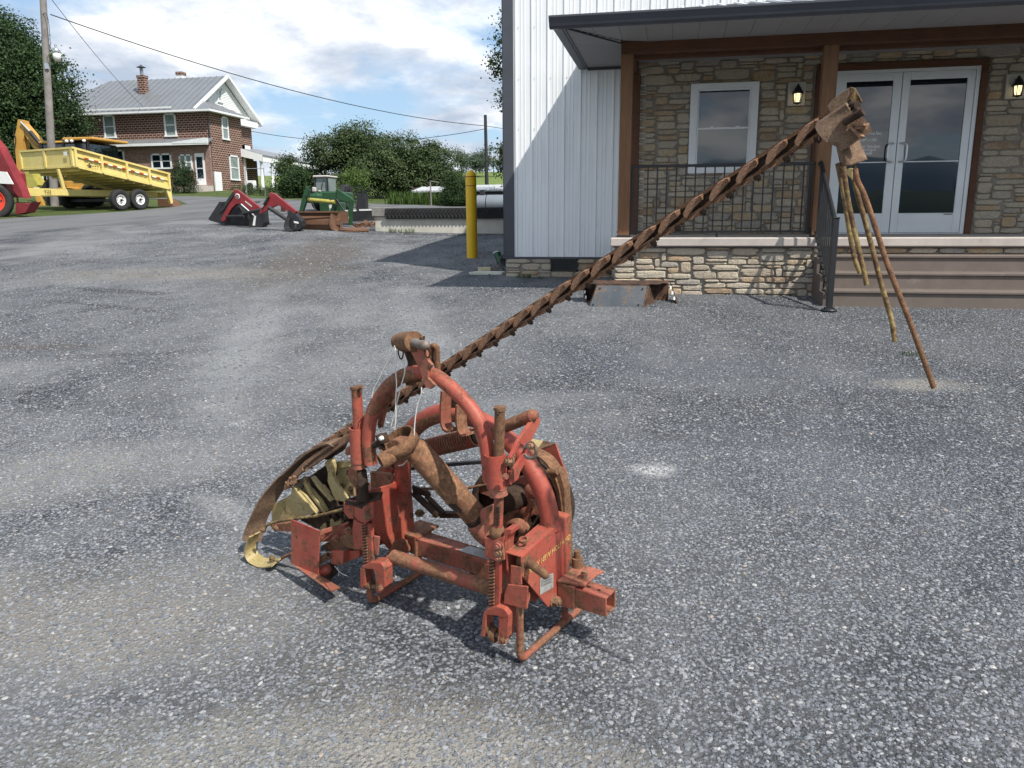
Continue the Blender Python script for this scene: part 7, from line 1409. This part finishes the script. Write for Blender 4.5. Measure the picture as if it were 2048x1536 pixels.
m = MB(); m.prism(QL([(-0.1169, 0.085, 0.6478), (-0.12, 0.085, 0.6162), (-0.1755, 0.085, 0.5799), (-0.243, 0.085, 0.5344), (-0.3127, 0.085, 0.4874), (-0.3845, 0.085, 0.4414), (-0.4512, 0.085, 0.3979), (-0.5163, 0.085, 0.3284), (-0.5504, 0.085, 0.3132), (-0.5346, 0.085, 0.3499), (-0.4702, 0.085, 0.4115), (-0.4009, 0.085, 0.4725), (-0.3355, 0.085, 0.5168), (-0.2727, 0.085, 0.5549), (-0.2116, 0.085, 0.5919), (-0.1587, 0.085, 0.6245)]), _V*.016); mp(m, 'bar_heel', M_rg, None, .003)
m = MB(); m.prism(QL([(-0.1911, 0.083, 0.5892), (-0.2392, 0.083, 0.5499), (-0.3367, 0.083, 0.4882), (-0.4028, 0.083, 0.4383), (-0.4126, 0.083, 0.4413), (-0.3353, 0.083, 0.5006), (-0.2444, 0.083, 0.5607)]), _V*.004); mp(m, 'knife_slot', M_rd)
m = MB(); m.prism(QL([(-0.4087, 0.14, 0.2351), (-0.2481, 0.14, 0.2983), (-0.2093, 0.14, 0.2326), (-0.3434, 0.14, 0.1478), (-0.4395, 0.14, 0.1494), (-0.53, 0.14, 0.1639)]), _V*.02); mp(m, 'lower_casting', M_rd, None, .003)
m = MB(); m.prism(QL([(-0.3875, 0.12, 0.1706), (-0.3413, 0.12, 0.2181), (-0.2922, 0.12, 0.2402), (-0.254, 0.12, 0.2294), (-0.2774, 0.12, 0.1933), (-0.3612, 0.12, 0.1617)]), _V*.02); mp(m, 'lower_cream_rib', M_cr, None, .003)
m = MB(); m.tube(arcpts(QL([(-0.5908, -0, 0.1509), (-0.5772, -0, 0.1738), (-0.5593, 0, 0.1905), (-0.4978, -0, 0.22), (-0.3965, 0, 0.2567), (-0.2561, 0, 0.304), (-0.1046, 0, 0.3671)]), 5), .0062, 8); mp(m, 'stay_rod', M_yr)
m = MB(); m.tube(arcpts(QL([(-0.5858, 0.02, 0.0166), (-0.55, 0.02, 0.0209), (-0.5074, 0.02, 0.0497), (-0.4499, 0.02, 0.0834)]), 5), .0065, 8); mp(m, 'stay_rod', M_ru)
m = MB(); bolt(m, (-0.5399, -0.01, 0.0437), (0, -.3, 1), .010, .014); mp(m, 'bolt', M_yr); m = MB(); bolt(m, (-0.5695, -0.01, 0.1687), (-.5, -.6, .3), .009, .012); mp(m, 'bolt', M_yr)
rpoly([(-0.6272, 0.06, 0.1486), (-0.5774, 0.06, 0.1666), (-0.4815, 0.06, 0.196), (-0.4833, 0.06, 0.154), (-0.5582, 0.06, 0.1377), (-0.6101, 0.06, 0.1301)], 0, .03, M_rr, 'shoe_hinge')
m = MB(); m.lathe(Q((-0.5776, 0.055, 0.1506)), -_V, [(.001, .01), (.010, .01), (.014, 0)], 12); mp(m, 'hinge_pin', M_bolt)
# red box guard at the left front
g_ = rpoly([(-0.3579, -0.04, 0.2792), (-0.2027, -0.04, 0.2698), (-0.2304, -0.04, 0.0778), (-0.3854, -0.04, 0.0827)], 0, .005, M_rp, 'red_guard_plate', .001)
m = MB(); m.prism(QL([(-0.3854, -0.04, 0.0827), (-0.2304, -0.04, 0.0778), (-0.1026, -0.095, 0.07), (-0.1875, -0.075, 0.071)]), _V*.006); m.prism(QL([(-0.2304, -0.04, 0.0778), (-0.1026, -0.095, 0.07), (-0.1222, -0.03, 0.0473), (-0.2571, 0.01, 0.0264)]), _N*.005); mp(m, 'guard_lip', M_rr, g_)
m = MB(); m.prism(QL([(-0.2047, -0.038, 0.2716), (-0.1489, 0.06, 0.2824), (-0.1464, 0.06, 0.2737), (-0.2056, -0.038, 0.2519)]), _U*.004); m.prism(QL([(-0.2315, -0.02, 0.2092), (-0.1413, 0.05, 0.2893), (-0.1397, 0.05, 0.2855), (-0.2307, -0.02, 0.2042)]), _U*.003); m.prism(QL([(-0.2516, 0, 0.2244), (-0.1572, 0.05, 0.2636), (-0.1432, 0.05, 0.2031), (-0.255, -0, 0.1946)]), _V*.006); mp(m, 'guard_edge', M_rp2, g_)
m = MB(); m.prism(QL([(-0.2735, 0.02, 0.1627), (-0.1772, 0.02, 0.225), (-0.0728, 0.02, 0.2775), (-0.0493, 0.02, 0.2532), (-0.0608, 0.02, 0.1991), (-0.1271, 0.02, 0.1915), (-0.1695, 0.02, 0.1696), (-0.2406, 0.02, 0.1449)]), _V*.05); mp(m, 'shoe_bracket', M_ru, None, .006)
m = MB(); m.prism(QL([(-0.1958, 0, 0.171), (-0.1232, -0, 0.1907), (-0.1289, -0, 0.1346), (-0.1539, -0, 0.1197), (-0.1985, -0, 0.115)]), _V*.05); m.prism(QL([(-0.1564, 0.03, 0.1688), (-0.0678, 0.03, 0.1955), (-0.0705, 0.03, 0.1663), (-0.1619, 0.03, 0.1146)]), _V*.02); mp(m, 'red_socket', M_rp, None, .003)
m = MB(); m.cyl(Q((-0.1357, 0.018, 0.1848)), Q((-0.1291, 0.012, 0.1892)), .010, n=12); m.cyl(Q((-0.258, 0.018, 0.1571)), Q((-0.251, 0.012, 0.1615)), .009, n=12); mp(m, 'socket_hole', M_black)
m = MB(); bolt(m, (-0.1719, 0.015, 0.2258), (0, -1, .4), .011, .012); mp(m, 'bolt', M_bolt); m = MB(); bolt(m, (-0.1005, 0.015, 0.275), (0, -1, .4), .011, .012); mp(m, 'bolt', M_bolt)
s2, s3 = Q((-0.253, -0.01, 0.1173)), Q((-0.1917, -0.01, 0.1608)); a, b, d = basis(s3-s2); P = [s2+d*((s3-s2).length*i/12/9)+(a*math.cos(2*PI*i/12)+b*math.sin(2*PI*i/12))*.011 for i in range(9*12)]; m = MB(); m.tube(P, .0028, 6); mp(m, 'small_spring', M_ru)
m = MB(); m.ball(Q((-0.2332, -0, 0.0811)), .024, (1, 1, .9), 14); m.lathe(Q((-0.2385, -0, 0.0956)), _N, [(.022, -.03), (.026, -.02), (.024, -.005), (.012, 0)], 14); mp(m, 'red_knob', M_rp)
m = MB(); m.prism(QL([(-0.3183, 0.03, 0.054), (-0.2439, 0.03, 0.086), (-0.22, 0.03, 0.0497), (-0.2665, 0.03, 0.0088), (-0.31, 0.03, 0.0013)]), _V*.03); mp(m, 'knob_base', M_rd)
m = MB(); m.prism(QL([(-0.1245, 0.05, 0.5887), (-0.1041, 0.05, 0.5998), (-0.089, 0.05, 0.5904), (-0.0865, 0.05, 0.5836), (-0.1143, 0.05, 0.5613), (-0.127, 0.05, 0.5637)]), _V*.03); m.prism(QL([(-0.102, 0.04, 0.5179), (-0.0626, 0.04, 0.5283), (-0.0541, 0.04, 0.4837), (-0.0742, 0.04, 0.44), (-0.1008, 0.04, 0.4639), (-0.1106, 0.04, 0.4965)]), _V*.02); m.prism(QL([(-0.0041, 0.05, 0.52), (0.0883, 0.05, 0.5295), (0.0932, 0.05, 0.4924), (-0.0038, 0.05, 0.4519)]), _V*.02); mp(m, 'jack_tab', M_rr, None, .002)

# --- cutter bar: 28 guards bolted along it
P0 = Vector((-.771, .164, .238)); DK = Vector((2.242, -.066, 1.393))/33
bT = dirq(DK).normalized(); bA = dirq((-.525, -.156, .837)).normalized(); bB = dirq((.061, -.988, -.145)).normalized(); pit_ = DK.length
def BK(k, a=0, b=0, t=0): return Q(P0+DK*(k+16))+bA*a+bB*b+bT*t
m = MB(); m.obox((BK(-12.5, .026, -.008)+BK(18.3, .026, -.008))/2, bT, bA, bB, (BK(18.3)-BK(-12.5)).length, .026, .010, .002); cbar = mp(m, 'cutter_bar', M_rd)
m = MB(); m.obox((BK(-12, .008, .004)+BK(18.0, .008, .004))/2, bT, bA, bB, (BK(18.0)-BK(-12)).length, .009, .006); m.obox((BK(-12, .040, -.001)+BK(18.2, .040, -.001))/2, bT, bA, bB, (BK(18.2)-BK(-12)).length, .008, .010); kn = mp(m, 'knife_back', M_ru)
def guard_mesh(seed, sx=1.0, sy=1.0):
    r = random.Random(seed); o_ = [(-.045, -.004), (-.038, .010), (-.012, .026), (.024, .0345), (.054, .0345), (.072, .030), (.064, .018), (.050, .012), (.012, .006), (-.018, -.002), (-.036, -.008)]
    o_ = [(x*sx+r.uniform(-.0015, .0015), (y-.014)*sy+.014+r.uniform(-.0015, .0015)) for x, y in o_]
    bm = MB(); n = len(o_)
    def lay(zf, sc): return [(x*sc, (y-.018)*sc+.018, zf(x)) for x, y in o_]
    top = lambda x: .0125-.085*x; mid = lambda x: .0085-.085*x; bot = lambda x: .0015-.085*x
    V = lay(bot, 1.0)+lay(mid, 1.0)+lay(top, .84); F = []
    for i in range(n):
        j = (i+1) % n; F += [(i, j, n+j, n+i), (n+i, n+j, 2*n+j, 2*n+i)]
    F += [tuple(range(2*n, 3*n)), tuple(range(n))[::-1]]
    V2 = [bT*x+bA*(y+.0)+bB*z for x, y, z in V]
    # lower lip under the knife slot
    lip = [(-.024, -.010), (.030, .001), (.054, .006), (.054, -.002), (.030, -.009), (.0, -.014)]
    V3 = [bT*x+bA*y+bB*(.004-.08*x) for x, y in lip]+[bT*x+bA*y+bB*(-.008-.08*x) for x, y in lip]; k = len(lip); m0 = len(V2)
    F += [tuple(m0+i for i in range(k)), tuple(m0+k+i for i in range(k))[::-1]]+[(m0+i, m0+(i+1) % k, m0+k+(i+1) % k, m0+k+i) for i in range(k)]
    me = bpy.data.meshes.new('guard'); me.from_pydata([tuple(v) for v in V2+V3], [], F); me.materials.append(M_rg); me.update(); return me
gms = [[guard_mesh(i+10*q, 1-.13*q, .86-.03*q) for i in range(4)] for q in range(4)]
lm_ = MB(); lm_.cyl(bA*-.006+bT*.02, bA*-.017+bT*.02, .0085, n=8); lm_.cyl(bA*-.015+bT*.021, bA*-.022+bT*.021, .0055, n=6); lm_.cyl(bA*-.006+bT*.036, bA*-.012+bT*.036, .0045, n=6)
lme = bpy.data.meshes.new('guard_bolt'); lme.from_pydata([tuple(v) for v in lm_.V], [], lm_.F); lme.materials.append(M_rd); lme.update()
for i in range(29):
    k = -11.2+i*1.0
    g = link('guard', gms[0 if i < 15 else 1 if i < 19 else 2 if i < 24 else 3][i % 4], cbar, tuple(BK(k, .012, .004)-mow.location-cbar.location))
    link('guard_bolt', lme, g, (0, 0, 0))
    if i % 1 == 0:
        hd = MB(); c_ = BK(k, .034, .010, .036); hd.cyl(c_, c_+bB*.006, .006, n=6); hd.build('rivet_head', M_ru, g)

# --- outer shoe with its swath board rods at the bar's tip
rp = lambda pts, th, mat, nm, bev=.0015: (lambda mm: mp(mm, nm, mat, None, bev))(MB().prism(QL(pts), _V*th))
osh = rp([(1.495, 0.07, 1.703), (1.504, 0.07, 1.714), (1.516, 0.07, 1.724), (1.53, 0.07, 1.733), (1.541, 0.07, 1.74), (1.539, 0.07, 1.723), (1.532, 0.07, 1.705), (1.525, 0.07, 1.684), (1.509, 0.07, 1.681), (1.501, 0.07, 1.691)], .006, M_rt, 'outer_shoe')
def patch(rows, mat, nm, parent=None, th=.004):
    """lofted sheet through rows of points with thickness"""
    R = [arcpts(QL(r_), 5) for r_ in rows]; n = len(R[0]); V = []; F = []
    for r_ in R: V += r_
    for i in range(len(R)-1): F += [(i*n+j, i*n+j+1, (i+1)*n+j+1, (i+1)*n+j) for j in range(n-1)]
    m = MB(); m.add(V, F, True); o = mp(m, nm, mat, parent); md = o.modifiers.new('thickness', 'SOLIDIFY'); md.thickness = th; md.offset = 0; return o
patch([[(1.543, 0.07, 1.74), (1.539, 0.075, 1.729), (1.532, 0.08, 1.712), (1.524, 0.08, 1.687)], [(1.542, 0.11, 1.741), (1.54, 0.11, 1.726), (1.534, 0.11, 1.713), (1.523, 0.11, 1.696)], [(1.548, 0.12, 1.731), (1.545, 0.12, 1.721), (1.539, 0.12, 1.713), (1.53, 0.12, 1.706)], [(1.563, 0.1, 1.71), (1.554, 0.11, 1.706), (1.544, 0.11, 1.706), (1.536, 0.11, 1.703)]], M_yr, 'shoe_wing', osh)
ribbon([(1.51, 0.06, 1.686), (1.513, 0.05, 1.676), (1.52, 0.045, 1.665), (1.53, 0.045, 1.656), (1.543, 0.05, 1.649), (1.554, 0.055, 1.641), (1.566, 0.06, 1.623)], (.024, .006, .030), .004, M_rt, 'shoe_strap')
rp([(1.516, 0.05, 1.68), (1.529, 0.05, 1.685), (1.548, 0.05, 1.697), (1.55, 0.05, 1.687), (1.541, 0.05, 1.675), (1.536, 0.05, 1.663), (1.547, 0.05, 1.65), (1.529, 0.05, 1.652), (1.518, 0.05, 1.665)], .008, M_rt, 'shoe_web')
patch([[(1.512, 0.09, 1.65), (1.518, 0.09, 1.623), (1.526, 0.09, 1.595), (1.534, 0.09, 1.57)], [(1.531, 0.06, 1.65), (1.539, 0.06, 1.624), (1.545, 0.06, 1.597), (1.551, 0.06, 1.569)], [(1.539, 0.075, 1.653), (1.548, 0.08, 1.627), (1.553, 0.08, 1.599), (1.556, 0.08, 1.572)], [(1.546, 0.1, 1.651), (1.561, 0.1, 1.63), (1.574, 0.1, 1.605), (1.585, 0.1, 1.585)]], M_rt, 'swath_board', None, .005)
m = MB()
for a, b, r_ in (((1.541, 0.04, 1.665), (1.581, 0.03, 1.685), .009), ((1.542, 0.06, 1.675), (1.568, 0.05, 1.69), .008), ((1.547, 0.07, 1.7), (1.562, 0.06, 1.7), .010)): m.cyl(Q(a), Q(b), r_, n=8)
mp(m, 'knife_end', M_rd)
m = MB()
for a, b in (((1.557, 0.05, 1.655), (1.582, 0.04, 1.631)), ((1.561, 0.05, 1.658), (1.59, 0.03, 1.658)), ((1.566, 0.05, 1.651), (1.586, 0.04, 1.652)), ((1.556, 0.06, 1.662), (1.58, 0.05, 1.646))): m.bar(Q(a), Q(b), .016, .006)
mp(m, 'bent_clip', M_rg)
for nm, pts, r_ in (('swath_rod', [(1.526, 0.08, 1.578), (1.529, 0.08, 1.568), (1.547, 0.08, 1.502), (1.565, 0.08, 1.427), (1.579, 0.08, 1.372), (1.589, 0.08, 1.347), (1.597, 0.08, 1.331)], .0056), ('swath_rod', [(1.546, 0.05, 1.57), (1.548, 0.05, 1.561), (1.561, 0.05, 1.503), (1.581, 0.05, 1.432), (1.601, 0.05, 1.368), (1.611, 0.05, 1.336), (1.619, 0.05, 1.308)], .0058), ('swath_rod', [(1.557, 0.1, 1.572), (1.563, 0.1, 1.533), (1.591, 0.1, 1.454), (1.619, 0.1, 1.372), (1.643, 0.1, 1.301), (1.671, 0.1, 1.224), (1.683, 0.1, 1.174)], .0059), ('swath_rod', [(1.569, 0.06, 1.565), (1.577, 0.06, 1.538), (1.595, 0.06, 1.505), (1.629, 0.06, 1.423), (1.658, 0.06, 1.352), (1.713, 0.06, 1.234), (1.779, 0.06, 1.085)], .0063)):
    qtube(pts, r_, M_yr if nm and r_ < .0062 else M_ru, nm, None, 5, 10)
rp([(1.53, 0.075, 1.573), (1.545, 0.075, 1.565), (1.561, 0.075, 1.567), (1.562, 0.075, 1.54)], .004, M_cr, 'rod_clamp')

# --- pale baling twine tied to the mast
tw_ = thing('baling_twine', tuple(Q((.2, -.03, .9))), 'loose white baling twine hanging from the mast pin to the drive shaft', 'twine')
M_tw = plain('white_twine', (.70, .69, .64), .9, 0, .1, 60, .2)
for pts in ([(0.2287, -0.03, 1.032), (0.214, -0.03, 1.005), (0.1847, -0.03, 0.9624), (0.1497, -0.03, 0.911), (0.1216, -0.03, 0.8698), (0.1099, -0.03, 0.8388)], [(0.2305, -0.03, 1.027), (0.2354, -0.03, 0.9948), (0.2273, -0.03, 0.9544), (0.2277, -0.03, 0.9014), (0.2194, -0.03, 0.8465), (0.2162, -0.03, 0.7916), (0.2073, -0.03, 0.7421)], [(0.2506, -0.02, 0.988), (0.2585, -0.02, 0.9496), (0.2402, -0.02, 0.9008), (0.2161, -0.02, 0.8367), (0.1942, -0.02, 0.7785), (0.1815, -0.02, 0.7453)], [(0.3441, -0.04, 0.9099), (0.3417, -0.04, 0.89), (0.3215, -0.04, 0.8444), (0.3071, -0.04, 0.7822), (0.2993, -0.04, 0.7268), (0.2784, -0.04, 0.6682), (0.2499, -0.04, 0.6314), (0.225, -0.04, 0.6194)]):
    m = MB(); m.tube(arcpts(QL(pts), 6), .0021, 6); m.build('strand', M_tw, tw_)
ob_ = (-0.1783, 0, 0.1128)
m = MB(); m.tube(arcpts(QL([(-0.1783, 0, 0.1128), (-0.1625, -0, 0.1014), (-0.1434, 0, 0.0911), (-0.1116, -0, 0.0889)]), 5), .0012, 5); m.tube(arcpts(QL([(-0.1649, -0, 0.1113), (-0.1567, -0, 0.0926), (-0.1613, 0, 0.0743)]), 5), .0012, 5); m.build('strand', M_tw, tw_)
